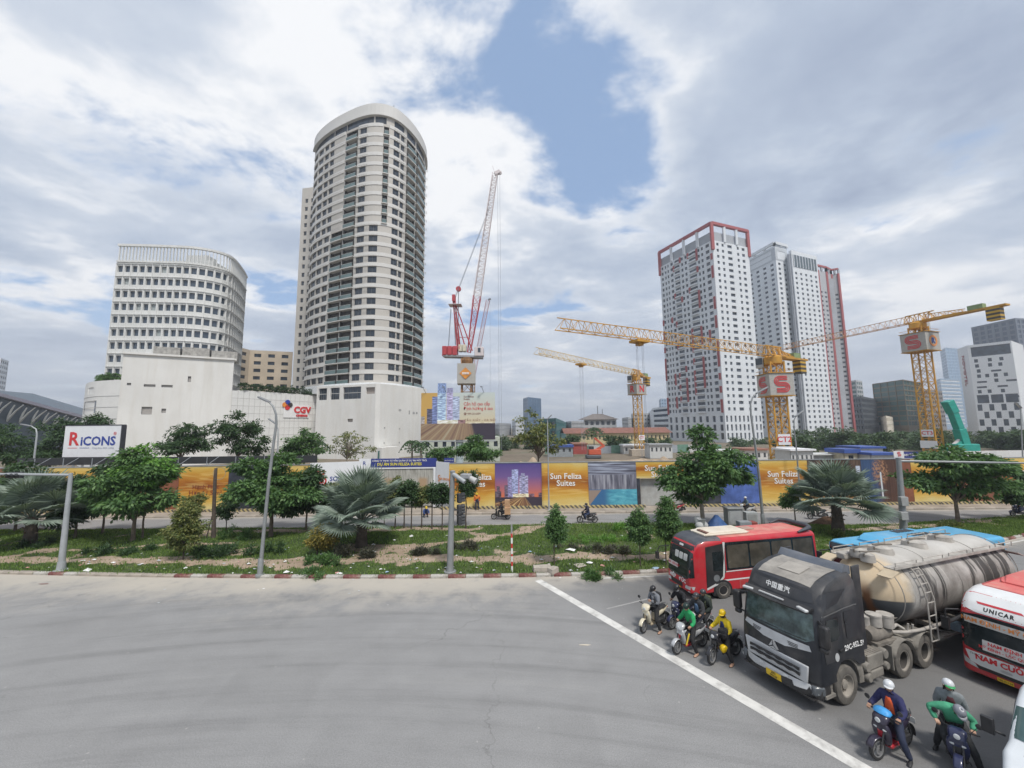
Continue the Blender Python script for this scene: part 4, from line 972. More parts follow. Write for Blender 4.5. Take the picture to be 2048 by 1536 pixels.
def hoarding():
 root = thing('site_hoarding', 'long hoarding of gold and picture advertising panels round the building site', 'hoarding')
 X = lambda px, v=970: XP(px, v, HY)
 zt, zb = 4.72, .42
 gm = [gold_print(k) for k in range(4)]
 city, pool, lob, fou = city_print('dusk_city_print'), pool_print(), lobby_print(), fountain_print()
 dk = mat('dark_print', (.04, .045, .06), .5, var=.5, scale=1.5); bl = mat('blue_sky_print', (.08, .14, .40), .5, var=.4, scale=.6); gateg = mat('sliding_gate_grey', (.42, .43, .42), .6, var=.1, dirt=(.25, .22, .19), dirt_amt=.5)
 brown = mat('brown_print', (.24, .09, .05), .5, var=.3, scale=.5)
 spec = [(-40, 60, brown), (60, 175, gm[2]), (175, 262, gm[1]), (262, 357, brown), (357, 456, gm[3]), (456, 545, dk), (545, 618, gm[0]), (898, 990, gm[0]), (990, 1083.5, city), (1083.5, 1177, gm[1]), (1177, 1273.5, pool)]
 spec += [(1372, 1440, dk), (1440, 1517, bl), (1517, 1618, gm[3]), (1618, 1726, lob), (1726, 1800, fou), (1800, 1826, brown), (1826, 1920, gm[2]), (1920, 2012, brown), (2012, 2110, gm[0]), (2110, 2210, gm[1])]
 post = MB().box((0, .14, (zt) / 2), (.1, .1, zt)).mesh('post', STEEL)
 for a, b, m in spec:
  panel('panel', X(a) + .012, X(b) - .012, zb, zt, HY, m, root); inst('post', post, root, (X(b), HY + .05, 0))
 for cx in (1130, 1566, 945, 2062):
  x = X(cx); off = .1 if cx != 945 else .35
  text_on(root, 'Sun Feliza', TXT_W, .82, (x + off, HY - .02, 3.32), FACE, depth=.004, bold=.012); text_on(root, 'Suites', TXT_W, .82, (x + off, HY - .02, 2.62), FACE, depth=.004, bold=.012)
 x = X(412); text_on(root, 'Hạnh Phúc', TXT_B, .62, (x, HY - .02, 2.62), FACE, depth=.004); text_on(root, 'Hơn 11.5 m²', TXT_B, .66, (x, HY - .02, 2.02), FACE, depth=.004)
 ob = MB().lathe([(.62, -.004), (.66, -.004), (.66, .004), (.62, .004)], 28, 'Y').build('printed_ring', mat('ring_grey', (.35, .32, .25), .5), root, loc=(X(437), HY - .01, 4.0))
 panel('panel', X(1273.5) + .01, X(1372), 3.05, zt, HY, gm[1], root); text_on(root, 'Sun Feliza', TXT_W, .82, (X(1322), HY - .02, 4.05), FACE, depth=.004, bold=.012); text_on(root, 'Suites', TXT_W, .82, (X(1322), HY - .02, 3.4), FACE, depth=.004, bold=.012)
 panel('gate_leaf', X(1284), X(1366), .2, 2.95, HY + .5, gateg, root)
 text_on(root, 'WC', mat('grey_letters', (.28, .29, .3), .6), .7, (X(1318), HY + .47, 2.3), FACE, depth=.004)
 panel('gate_post', X(1273.5) + .02, X(1273.5) + .35, .17, 3.05, HY + .02, dk, root, t=.3)
 cap = MB(); cap.box(((X(-40) + X(618)) / 2, HY + .03, zt + .05), (X(618) - X(-40), .14, .08)); cap.build('capping', STEEL, root)
 cap = MB(); cap.box(((X(898) + X(2210)) / 2, HY + .03, zt + .05), (X(2210) - X(898), .14, .08)); cap.build('capping', STEEL, root)
 sh = MB(); sh.box(((X(0) + X(620)) / 2, HY + 1.2, zt + .55), (X(620) - X(0), .12, .75)); sh.build('back_sheet', mat('black_sheet', (.03, .032, .035), .6), root)
 for k in range(10):
  xx = X(60 + k * 58); q = MB().beam((xx, HY + .2, zt + .1), (xx + .55, HY + 1.1, zt + .95), .05).beam((xx, HY + .15, zt), (xx, HY + .15, zt + .95), .05); q.build('brace', STEEL, root)
 gr = thing('site_gate', 'project gate with navy and yellow banner over grey gate panels', 'gate')
 a, b = X(722, 930), X(872, 930); Yg = HY + 1.6; k = (Yg / HY)
 panel('banner', XP(742, 926, Yg), XP(873, 926, Yg), ZP(800, 934.5, Yg), ZP(800, 917, Yg), Yg, NAVY, gr, t=.15); panel('banner_end', XP(718, 926, Yg), XP(741.5, 926, Yg), ZP(730, 937, Yg), ZP(730, 918, Yg), Yg, WHITE_P, gr, t=.15)
 text_on(gr, 'CÔNG TY TNHH TƯ VẤN QUẢN LÝ DỰ ÁN MẶT TRỜI', TXT_W, .24, (XP(799, 922, Yg), Yg - .02, ZP(799, 921.5, Yg)), FACE, depth=.004, bold=.004); text_on(gr, 'DỰ ÁN SUN FELIZA SUITES', TXT_Y, .40, (XP(799, 928, Yg), Yg - .02, ZP(799, 928.5, Yg)), FACE, depth=.004, bold=.012)
 text_on(gr, 'R', TXT_N, .6, (XP(729, 927, Yg), Yg - .02, ZP(729, 927, Yg)), FACE, depth=.004)
 panel('header', XP(718, 940, Yg), XP(873, 940, Yg), ZP(800, 937.5, Yg), ZP(800, 935, Yg), Yg + .01, WHITE_P, gr, t=.14)
 gm_, gt, gb, guv, gx, gy = print_mat('gate_picture'); nn_ = gt.noise(gt.mapping(guv, (26, 2.5, 1)), 1.0, 4, .6)
 gt.put(gb.inputs['Base Color'], gt.mix(gt.rect(gx, gy, .55, .8, .3, .75, .06), gt.ramp(nn_, [(.35, (.25, .24, .21)), (.6, (.46, .45, .41)), (.75, (.60, .60, .57))]), (.40, .28, .17)))
 panel('gate_leaf', XP(724, 960, Yg), XP(798, 960, Yg), .2, ZP(800, 938, Yg), Yg + .1, gm_, gr); panel('gate_leaf', XP(798.5, 960, Yg), XP(868, 960, Yg), .2, ZP(800, 938, Yg), Yg + .1, gm_, gr)
 for px, top in ((720, 921), (871, 925)): panel('gate_post', XP(px - 4, 940, Yg), XP(px + 3, 940, Yg), .1, ZP(px, top + 10, Yg), Yg - .06, WHITE_P, gr, t=.3)
 for nm, p0, p1, z0, z1, lab in (('logo_wing', (620, HY), (720, HY + 1.5), 1.6, 4.95, 'white splayed panel with red double line S emblem left of the gate'), ('logo_wing', (872, HY + 1.4), (898, HY + .02), 1.2, 4.85, 'white splayed panel with faint orange emblem right of the gate')):
  A, B = Vector((XP(p0[0], 945, p0[1]), p0[1])), Vector((XP(p1[0], 945, p1[1]), p1[1])); L = (B - A).length; rz = atan2(B.y - A.y, B.x - A.x); c = (A + B) / 2
  wr = thing(nm, lab, 'panel', (c.x, c.y, 0), rz, 'splayed gate panels'); panel('board', -L / 2, L / 2, z0, z1, 0, WHITE_P, wr); panel('lower_sheet', -L / 2, L / 2, .15, z0 - .01, .03, mat('sheet_grey', (.4, .41, .42), .6), wr)
  if p0[0] == 620: s_logo(wr, TXT_R, 1.15, (-L / 2 + L * .2, -.01, z0 + 1.75), strokes=2); text_on(wr, 'SOL E&C', TXT_N, .62, (L * .14, -.02, z0 + 1.62), FACE, depth=.004, bold=.012)
  else: text_on(wr, 'S', TXT_O, 1.0, (-L * .24, -.02, z0 + 1.9), FACE, depth=.004); text_on(wr, 'SUN GROUP', TXT_O, .33, (L * .14, -.02, z0 + 1.9), FACE, depth=.004, bold=.006)
 sg = thing('small_navy_sign', 'small navy site sign peeping over the gold panel left of the pole billboard', 'sign'); panel('board', XP(888, 920, 44), XP(908, 920, 44), ZP(900, 926, 44), ZP(900, 916, 44), 44, NAVY, sg); text_on(sg, 'AN TOÀN LÀ', TXT_W, .16, (XP(898, 921, 44), 43.98, ZP(898, 921, 44)), FACE, depth=.003); MB().box((XP(898, 921, 44), 44.1, 2.2), (.1, .1, 4.4)).build('post', STEEL, sg)
 bmz, bt, bb2 = raw_mat('hazard_stripes'); v = bt.n('ShaderNodeTexCoord').outputs['Object']; xx_, yy_, zz_ = bt.xyz(v)
 s = bt.math('FRACT', bt.math('MULTIPLY', bt.math('ADD', xx_, zz_), 2.2)); bt.put(bb2.inputs['Base Color'], bt.mix(bt.step(s, .47, .53), (.10, .09, .08), bt.mix(bt.noise(v, 2.0, 4), (.42, .33, .10), (.5, .42, .25)))); bb2.inputs['Roughness'].default_value = .8
 br = thing('barrier_beam', 'yellow and black striped concrete beam along the foot of the hoarding', 'barrier')
 for k in range(44):
  xa = -60 + k * 3.0
  if X(600) < xa < X(880) - 1 or X(1268) < xa < X(1366): continue
  MB().box((0, 0, .12), (2.94, .26, .25)).build('block', bmz, br, loc=(xa, HY - .16, .17), rz=random.uniform(-.006, .006))
 wf = thing('white_fence', 'long white sheet fence rising behind the hoarding at the right', 'fence')
 for k in range(9):
  xa = XP(1880, 910, 46) + k * 2.7; panel('sheet', xa, xa + 2.68, 0, ZP(1900, 903, 46) + k * .02, 46, mat('white_sheet', (.66, .67, .67), .5, var=.04), wf)
 sg = thing('site_sign', 'white and navy site sign with small S emblem above the hoarding behind the gantry', 'sign'); Y = 44.5
 panel('board', XP(1788, 910, Y), XP(1808, 910, Y), ZP(1800, 918.5, Y), ZP(1800, 902, Y), Y, WHITE_P, sg); panel('navy_board', XP(1808.3, 910, Y), XP(1838, 910, Y), ZP(1820, 917.5, Y), ZP(1820, 903.5, Y), Y, NAVY, sg)
 s_logo(sg, TXT_R, .38, (XP(1798, 908, Y), Y - .01, ZP(1798, 908, Y)), strokes=2); text_on(sg, 'AN TOÀN', TXT_W, .36, (XP(1822, 910, Y), Y - .02, ZP(1822, 910, Y)), FACE, depth=.003, bold=.006); MB().box((XP(1800, 910, Y), Y + .1, 2.2), (.1, .1, 4.4)).build('post', STEEL, sg)
hoarding()
def billboards():
 Y = 75; r = thing('pole_billboard', 'large billboard on a thick pole showing blue towers over a light trail road', 'billboard')
 x0, x1, z0, z1 = XP(842, 830, Y), XP(990, 830, Y), ZP(900, 880, Y), ZP(900, 785.5, Y); cx = (x0 + x1) / 2
 panel('face', x0, x1, z0, z1, Y, city_print('pale_city_print', False), r, t=.5)
 MB().box((cx, Y + .3, z0 - .25), (x1 - x0 + .3, .7, .2)).build('catwalk', STEEL, r); MB().tube([(XP(918, 890, Y), Y + .9, 0), (XP(918, 890, Y), Y + .9, z1 - 1)], .75, 16).build('pole', mat('pole_pale_blue', (.38, .45, .48), .5), r, smooth=40)
 w = x1 - x0
 for u0, u1, zt_, col in ((.222, .335, 1.9, (.20, .28, .50)), (.348, .428, .95, (.25, .25, .40))):      # cut-out towers rising above the edge
  m, t, b, uv, x, y = print_mat('cutout_%d' % int(u0 * 1000)); n = t.noise(t.mapping(uv, (6, 20, 1)), 1.0, 3, .6, .5); t.put(b.inputs['Base Color'], t.ramp(n, [(.35, tuple(c * .5 for c in col)), (.5, col), (.62, tuple(min(1, c * 1.9 + .1) for c in col))])); panel('cutout', x0 + w * u0, x0 + w * u1, z1 - .01, z1 + zt_, Y + .05, m, r, t=.3)
 tx = x0 + w * .575
 text_on(r, 'Sun Feliza', TXT_B, .5, (tx, Y - .03, z0 + 8.35), FACE, align='LEFT', depth=.004); text_on(r, 'Suites', TXT_B, .5, (tx, Y - .03, z0 + 7.85), FACE, align='LEFT', depth=.004)
 text_on(r, 'Căn hộ cao cấp', TXT_R, .92, (tx, Y - .03, z0 + 6.9), FACE, align='LEFT', depth=.004, xscale=.85); text_on(r, 'Định hướng 6 sao', TXT_R, .92, (tx, Y - .03, z0 + 6.0), FACE, align='LEFT', depth=.004, xscale=.85)
 text_on(r, '☎ 094 25 6359', TXT_B, .5, (tx, Y - .03, z0 + 5.0), FACE, align='LEFT', depth=.004); text_on(r, 'CẦU GIẤY - HÀ NỘI', TXT_B, .52, (x0 + w * .8, Y - .03, z0 + 3.75), FACE, depth=.004, spacing=1.35)
 for u in (.06, .34, .71, .85):
  xx = x0 + w * u; MB().tube([(xx, Y, z1), (xx - .35, Y - .9, z1 + 1.0)], .05, 5).box((xx - .4, Y - 1.0, z1 + 1.02), (.45, .3, .16)).build('flood_lamp', FRAME, r)
 Y = 43.5; r = thing('white_billboard', 'white billboard with red and blue lettering on steel legs above the left hoarding', 'billboard'); x0, x1, z0, z1 = XP(123, 880, Y), XP(245, 880, Y), ZP(180, 914, Y), ZP(180, 851.5, Y); rz = radians(-4)
 cx = (x0 + x1) / 2; r.location = (cx, Y, 0); r.rotation_euler.z = rz; w = x1 - x0
 panel('face', -w / 2, w / 2, z0, z1, 0, WHITE_P, r, t=.45); MB().bb(-w / 2 - .05, w / 2 + .05, -.03, .48, z0 - .1, z0 - .005).bb(-w / 2 - .05, w / 2 + .05, -.03, .48, z1 + .005, z1 + .1).bb(w / 2 + .005, w / 2 + .1, -.03, .48, z0, z1).build('frame', mat('dark_frame', (.05, .05, .06), .5), r)
 for k in range(5): MB().box((-w * .33 + k * w * .16, .25, z0 / 2), (.16, .16, z0)).build('leg', STEEL, r)
 text_on(r, 'R', TXT_R, 2.05, (-w * .325, -.02, z0 + 1.95), FACE, depth=.004, bold=.05); text_on(r, 'iCONS', TXT_N, 1.36, (w * .11, -.02, z0 + 1.72), FACE, depth=.004, bold=.035, xscale=1.05); text_on(r, '®', TXT_R, .5, (w * .40, -.02, z0 + 2.55), FACE, depth=.004)
 MB().box((-w * .33, -.01, z0 + 1.0), (w * .17, .012, .05)).build('rule', TXT_R, r); MB().box((-w * .12, -.01, z0 + 1.0), (w * .17, .012, .05)).build('rule', TXT_N, r); text_on(r, 'Cùng nhau, thịnh vượng', mat('grey_text', (.4, .42, .5), .5), .27, (w * .21, -.02, z0 + 1.0), FACE, depth=.003)
billboards()
YEL = mat('crane_yellow', (.56, .29, .035), .55, var=.15, scale=.5, dirt=(.25, .15, .06), dirt_amt=.4); YELP = mat('crane_pale_yellow', (.60, .44, .18), .55, var=.12, scale=.5); CRED = mat('crane_red', (.42, .05, .06), .55, var=.12); CWHITE = mat('crane_white', (.62, .56, .56), .55, var=.08); NET = mat('cage_mesh', (.40, .39, .36), .8, var=.1, scale=3, bump=.3); RUST = mat('rusty_steel', (.30, .16, .07), .8, var=.3, scale=1)
def truss(mb, a, b, w, h, n, r, tri=False, up=(0, 0, 1), w2=None, h2=None):
 a, b = Vector(a), Vector(b); d = (b - a).normalized(); U = Vector(up); s = d.cross(U).normalized(); u = s.cross(d)
 def sec(t):
  c = a.lerp(b, t); ww = w + ((w2 if w2 is not None else w) - w) * t; hh = h + ((h2 if h2 is not None else h) - h) * t
  return [c + s * ww / 2, c - s * ww / 2, c + u * hh] if tri else [c + s * ww / 2 + u * hh / 2, c - s * ww / 2 + u * hh / 2, c - s * ww / 2 - u * hh / 2, c + s * ww / 2 - u * hh / 2]
 S0, S1 = sec(0), sec(1); k = len(S0)
 for i in range(k): mb.beam(S0[i], S1[i], r * 1.7, r * 1.7)
 for q in range(n):
  A, B, Mid = sec(q / n), sec((q + 1) / n), sec((q + .5) / n)
  for i in range(k):
   j = (i + 1) % k
   mb.beam(A[i], A[j], r * .8)
   if tri and 2 in (i, j):
    lo = j if i == 2 else i; mb.beam(A[lo], Mid[2], r * .8); mb.beam(Mid[2], B[lo], r * .8)
   else: mb.beam(A[i], B[j], r * .8);
   if not tri: mb.beam(A[j], B[i], r * .55)
def stuffed(o): return tag(o, kind='stuff')
def tower_crane(name, label, px, Y, z_root, tip, counter_len, mast_w, box, jib_h, letters, rot, pale=None, signs=(), grp='yellow tower cranes'):
 bx_ = XP(px, 850, Y); r = thing(name, label, 'crane', (bx_, Y, 0), 0, grp); zr = z_root
 q = MB(); nb = int((zr - 1.5) / (mast_w * 1.05));
 m4 = Matrix.Rotation(rot, 3, 'Z'); truss(q, (0, 0, 0), (0, 0, zr - 1.2), mast_w, mast_w, nb, .13, up=m4 @ Vector((0, 1, 0))); stuffed(q.build('mast', YEL, r))
 T = G(*tip, zr + .2); j = Vector((T.x - bx_, T.y - Y, 0)); L = j.length; d = j.normalized()
 q = MB(); truss(q, (d.x * 1.5, d.y * 1.5, zr), (d.x * L, d.y * L, zr), 1.5, jib_h, max(8, int(L / 2.2)), .062, tri=True, w2=1.2, h2=jib_h * .85); stuffed(q.build('jib', pale or YEL, r))
 q = MB(); truss(q, (d.x * 2, d.y * 2, zr), (-d.x * 3, -d.y * 3, zr), 1.6, jib_h * 1.05, 3, .12, tri=True); stuffed(q.build('slewing_head', YEL, r))
 c = -d; q = MB(); R = Matrix((Vector((d.x, d.y, 0)), Vector((-d.y, d.x, 0)), Vector((0, 0, 1)))).transposed()
 q.box((c.x * (counter_len / 2 + 1), c.y * (counter_len / 2 + 1), zr - .15), (counter_len, 1.5, .35), 0, 0, R); truss(q, (c.x * 1.5, c.y * 1.5, zr + .1), (c.x * counter_len * .62, c.y * counter_len * .62, zr + .1), 1.3, jib_h * .75, 4, .08, tri=True, h2=.6); stuffed(q.build('counter_jib', YEL, r))
 q = MB(); q.box((c.x * (counter_len - .8), c.y * (counter_len - .8), zr - 1.5), (1.9, 1.4, 2.6), 0, 0, R)
 cm, ct, cb = raw_mat(name + '_ballast'); zc = ct.xyz(ct.n('ShaderNodeTexCoord').outputs['Object'])[2]; ct.put(cb.inputs['Base Color'], ct.mix(ct.step(ct.math('FRACT', ct.math('MULTIPLY', zc, 1.25)), .42, .52), (.55, .33, .03), (.05, .045, .04))); q.build('counterweight', cm, r)
 q = MB(); q.box((c.x * (counter_len * .75), c.y * (counter_len * .75), zr + .5), (2.2, 1.2, 1.0), 0, 0, R); q.build('winch', mat('winch_green', (.22, .30, .14), .6), r)
 q = MB(); q.lathe([(mast_w * .55, zr - 1.6), (mast_w * .62, zr - 1.5), (mast_w * .62, zr - .3), (mast_w * .5, zr - .1)], 16); q.build('slewing_ring', YEL, r, smooth=40)
 s = d.cross(Vector((0, 0, 1))); q = MB(); cc = s * (mast_w * .5 + .9); q.box((cc.x, cc.y, zr - 1.0), (1.6, 1.4, 2.0), 0, 0, R); cab_o = q.build('cab', mat('cab_grey', (.45, .46, .46), .5), r, bevel=.06)
 q = MB(); q.box((cc.x + d.x * .82, cc.y + d.y * .82, zr - .8), (.06, 1.2, 1.2), 0, 0, R); q.build('cab_window', GLASS, cab_o)
 bw, bz0, bz1 = box; q = MB(); q.box((0, 0, (bz0 + bz1) / 2), (bw, bw, bz1 - bz0), rot); cage = q.build('cage', NET, r, bevel=.04)
 q = MB()
 for k in range(4):
  a = rot + k * pi / 2; q.beam((cos(a + pi / 4) * bw * .72, sin(a + pi / 4) * bw * .72, bz1 + .7), (cos(a + 3 * pi / 4) * bw * .72, sin(a + 3 * pi / 4) * bw * .72, bz1 + .7), .05);
 q.box((0, 0, bz1 + .08), (bw + .35, bw + .35, .1), rot); q.box((0, 0, bz0 - .08), (bw + .2, bw + .2, .1), rot); stuffed(q.build('cage_platform', YEL, r))
 faces = sorted([rot + k * pi / 2 for k in range(4)], key=lambda a: (Vector((cos(a), sin(a))).dot(Vector((-bx_, -Y)).normalized())), reverse=True)[:2]
 faces = sorted(faces, key=lambda a: Vector((cos(a), sin(a))).dot(Vector((Y, -bx_))))
 for a, ch in zip(faces, letters):
  loc = Vector((cos(a), sin(a), 0)) * (bw / 2 + .06) + Vector((0, 0, (bz0 + bz1) / 2)); rz = a + pi / 2
  if ch == 'S': s_logo(r, TXT_R, (bz1 - bz0) * .56, loc, rz, strokes=3, w=bw * .46)
  elif ch == 'o':
   MB().lathe([(.85, -.02), (1.25, -.02), (1.25, .02), (.85, .02)], 24, 'Y').build('emblem', TXT_O, r, loc=loc, rz=rz); text_on(r, 'R', TXT_N, 1.6, loc, (pi / 2, 0, rz), depth=.02, bold=.05)
  else: text_on(r, ch, TXT_R, (bz1 - bz0) * .9, loc, (pi / 2, 0, rz), depth=.02, bold=.08)
 nrm = Vector((-bx_, -Y, 0)).normalized(); a = faces[0] if 'far right' in label else faces[1]
 for z0, z1, txt, w in signs:
  p = Vector((cos(a), sin(a), 0)) * (mast_w / 2 + .2); q = MB(); q.box((p.x, p.y, (z0 + z1) / 2), (w, .05, z1 - z0), a + pi / 2); bo = q.build('sign_board', WHITE_P, r)
  if txt: p2 = Vector((cos(a), sin(a), 0)) * (mast_w / 2 + .24); text_on(bo, txt, TXT_R, (z1 - z0) * .72, (p2.x, p2.y, (z0 + z1) / 2), (pi / 2, 0, a + pi / 2), depth=.01, bold=.02)
 return r, d, L, zr
def trolley(r, d, L, zr, t, drop, m):
 p = d * (L * t); q = MB(); R = Matrix((Vector((d.x, d.y, 0)), Vector((-d.y, d.x, 0)), Vector((0, 0, 1)))).transposed(); q.box((p.x, p.y, zr - .35), (2.4, 1.7, .35), 0, 0, R); q.box((p.x, p.y, zr - .7), (.8, .8, .5), 0, 0, R); q.build('trolley', m, r)
 for dx in (-.55, .55):
  for dy in (-.12, .12):
   e = Vector((p.x + d.x * dx - d.y * dy, p.y + d.y * dx + d.x * dy, 0)); MB().tube([(e.x, e.y, zr - .5), (e.x, e.y, drop)], .022, 4).build('hoist_rope', mat('rope_grey', (.33, .35, .38), .6), r)
def cranes():
 Y = 70; z = ZP(1548, 712, Y)
 r, d, L, zr = tower_crane('tower_crane', 'yellow tower crane with red S boards and CT2 plate before the white towers', 1557, Y, z, (1115, 655), 9.5, 2.3, (4.1, ZP(1555, 792, Y), ZP(1555, 749, Y)), 1.75, ('S', 'S'), radians(-5), signs=((ZP(1567, 889, Y), ZP(1567, 868, Y), 'CT2', 2.0), (ZP(1567, 915, Y), ZP(1567, 892, Y), '', 2.9)))
 trolley(r, d, L, zr, .70, 4, YEL)
 Y = 85; z = ZP(1850, 644, Y)
 tower_crane('tower_crane', 'yellow tower crane with S board and CT3 plate at far right', 1861, Y, z, (1566, 698), 12.6, 2.3, (4.5, ZP(1852, 703, Y), ZP(1852, 668, Y)), 1.7, ('S', 'o'), radians(15), pale=mat('crane_orange_paint', (.55, .27, .10), .55), signs=((ZP(1873, 873, Y), ZP(1873, 859, Y), 'CT3', 2.0), (ZP(1876, 896, Y), ZP(1876, 881, Y), '', 2.9)))
 Y = 112; z = ZP(1270, 750, Y)
 r, d, L, zr = tower_crane('tower_crane', 'small yellow tower crane with two red lettered boards near the middle of the site', 1277, Y, z, (1072, 705), 8, 1.75, (3.7, ZP(1276, 789, Y), ZP(1276, 769, Y)), 1.5, ('R', 'N'), radians(27), pale=YELP, signs=((ZP(1280, 880, Y), ZP(1280, 870, Y), 'CT1', 2.2),))
 trolley(r, d, L, zr, .64, 3, YEL)
 pb = thing('crane_footing', 'square concrete footing under the small crane', 'footing'); x = XP(1280, 905, Y); MB().box((x, Y - 3, .9), (7.4, 3, 1.8)).build('block', mat('footing_concrete', (.44, .38, .31), .9), pb)
 Y = 100
 def W(u, v): return D(u, v, Y)
 r = thing('luffing_crane', 'red and white luffing crane with tall raised lattice jib', 'crane', (W(934, 850).x, Y, 0)); o = Vector((W(934, 850).x, Y, 0)); g = lambda u, v, dy=0: W(u, v) - o + Vector((0, dy, 0))
 q = MB(); truss(q, (0, 0, 0), (g(934, 718)), 2.6, 2.6, 9, .16, up=(0, 1, 0)); stuffed(q.build('mast', RUST, r))
 q = MB(); a, b = g(915, 769), g(951, 729); q.box(((a.x + b.x) / 2, 0, (a.z + b.z) / 2), (b.x - a.x, 4.2, b.z - a.z), radians(6)); q.build('cage', NET, r, bevel=.05)
 em = MB(); cx, cz = (a.x + b.x) / 2, (a.z + b.z) / 2; yy = -2.25; s = 1.55; em.add([(cx, yy, cz + s), (cx + s, yy + .12, cz), (cx, yy, cz - s), (cx - s, yy - .12, cz)], [(0, 1, 2, 3)]); e = em.build('emblem', mat('emblem_orange', (.66, .26, .04), .5), r)
 MB().box((cx, yy - .06, cz), (1.8, .05, .5)).build('emblem_bar', TXT_W, e); text_on(e, 'HOA BINH', TXT_O, .36, (cx, yy - .1, cz), FACE, depth=.005)
 q = MB(); q.beam(g(938, 772) + Vector((0, 0, .2)), g(938, 771), 1, 1);
 q = MB(); p0, p1 = g(888, 712), g(966, 716); q.beam((p0.x, 0, p0.z - .1), (p1.x, 0, p1.z + .1), 3.0, .45); q.build('machinery_deck', mat('deck_grey', (.30, .30, .32), .7), r)
 q = MB(); q.lathe([(1.3, g(934, 730).z), (1.7, g(934, 722).z), (1.7, g(934, 716).z)], 14); q.build('slewing_ring', RUST, r)
 for k in range(3):
  u0 = 886 + k * 10; p0, p1 = g(u0, 714), g(u0 + 9.4, 694); MB().box(((p0.x + p1.x) / 2, 0, (p0.z + p1.z) / 2), (p1.x - p0.x, 3.0, p1.z - p0.z)).build('counterweight', CRED, r, bevel=.12)
 for k in range(2):
  p0, p1 = g(918 + k * 8, 704), g(925 + k * 8, 691); MB().box(((p0.x + p1.x) / 2, -.4, (p0.z + p1.z) / 2), (p1.x - p0.x, 2.0, p1.z - p0.z)).build('winch_cabinet', mat('cream_cabinet', (.60, .56, .44), .6), r, bevel=.06)
 p0, p1 = g(950, 714), g(968, 696); cb = MB().box(((p0.x + p1.x) / 2, -.6, (p0.z + p1.z) / 2), (p1.x - p0.x, 2.2, p1.z - p0.z)).build('cab', CWHITE, r, bevel=.1); MB().bb(p0.x + .9, p0.x + 1.6, -1.75, -1.69, p0.z + .9, p1.z - .3).bb(p1.x - .02, p1.x + .04, -1.4, .2, p0.z + .9, p1.z - .3).build('cab_window', GLASS, cb)
 foot, head = g(938, 705), g(990, 348); q = MB(); truss(q, foot, foot.lerp(head, .30), .8, .8, 7, .10, up=(0, 1, 0), w2=1.9, h2=1.9); stuffed(q.build('jib_heel', CRED, r))
 q = MB(); truss(q, foot.lerp(head, .30), head, 1.9, 1.9, 24, .10, up=(0, 1, 0), w2=1.3, h2=1.3); stuffed(q.build('jib', CWHITE, r))
 q = MB(); h2 = g(1000, 343); q.beam(head, h2, .9, .9); q.lathe([(.5, -.2), (.5, .2)], 14, 'Y', h2 + Vector((0, 0, -.4))); q.tube([head, g(985, 332)], .06, 5); stuffed(q.build('jib_head', CWHITE, r))
 af = g(908, 600); q = MB();
 for dy in (-1.1, 1.1):
  truss(q, g(918, 700) + Vector((0, dy, 0)), af, .6, .6, 10, .08, up=(0, 1, 0)); q.beam(g(944, 700) + Vector((0, dy, 0)), af, .22); q.beam(g(932, 700) + Vector((0, dy, 0)), g(911, 625), .16)
 for f in (.25, .5, .75): q.beam(g(918, 700).lerp(af, f), g(944, 700).lerp(af, f), .12)
 q.box(af + Vector((0, 0, .4)), (.8, 1.7, 1.7)); stuffed(q.build('a_frame', CRED, r)); MB().box(g(911, 611), (3.4, 3.0, .08)).build('a_frame_platform', CWHITE, r)
 pul = g(917, 578); MB().lathe([(.7, -.3), (.7, .3)], 14, 'Y', pul).build('pulley_block', CRED, r)
 for a, b in ((af, pul), (pul, g(979, 415)), (g(897, 693), g(902, 618)), (g(911, 690), g(908, 620)), (g(916, 690), pul)):
  for dy in (-.4, .4): MB().tube([a + Vector((0, dy, 0)), b + Vector((0, dy, 0))], .05, 4).build('pendant_rope', mat('rope_dark', (.20, .22, .25), .6), r)
 for u in (995, 999.5): MB().tube([g(u, 348), g(u + 4, 912)], .035, 4).build('hoist_rope', mat('rope_grey', (.33, .35, .38), .6), r)
 Y2 = 190; W2 = lambda u, v: D(u, v, Y2); o2 = Vector((W2(940, 850).x, Y2, 0)); r = thing('luffing_crane', 'distant luffing crane with thin pink jib behind the red and white one', 'crane', o2); a, b = W2(945, 760) - o2, W2(976, 600) - o2
 q = MB(); truss(q, a, b, 1.7, 1.7, 20, .09, up=(0, 1, 0)); stuffed(q.build('jib', mat('crane_pink', (.50, .30, .32), .6), r)); MB().beam(b, b + Vector((1.4, 0, .6)), .7).build('jib_head', FRAME, r); q = MB(); truss(q, (a.x, 0, 0), a, 2.2, 2.2, 16, .12, up=(0, 1, 0)); stuffed(q.build('mast', RUST, r)); MB().tube([b + Vector((1, 0, 0)), (b.x + 1, 0, 12)], .05, 4).build('hoist_rope', mat('rope_grey', (.33, .35, .38), .6), r)
 Y = 82; o = Vector((XP(1925, 895, Y), Y, 0)); r = thing('mobile_crane', 'teal telescopic mobile crane boom raised behind the white fence', 'crane', o); g = lambda u, v: D(u, v, Y) - o; TE = mat('teal_paint', (.02, .30, .24), .4, var=.12)
 prev = g(1928, 890)
 for (u, v), w in (((1918, 858), 1.5), ((1906, 826), 1.25), ((1894, 802), 1.5)): e = g(u, v); MB().beam(prev, e, w, w).build('boom_section', TE, r, bevel=.08); prev = e
 MB().beam(g(1900, 897), g(1921, 878), .5).build('luffing_ram', CWHITE, r); MB().beam(g(1898, 902), g(1922, 884), 1.1, .9).build('boom_foot', TE, r); MB().box((g(1925, 893).x, 0, 2.6), (4.5, 2.6, 2.6)).build('upper_body', TE, r, bevel=.15); MB().box((0, 0, .95), (9, 2.5, .8)).build('chassis', DGREY, r, bevel=.1)
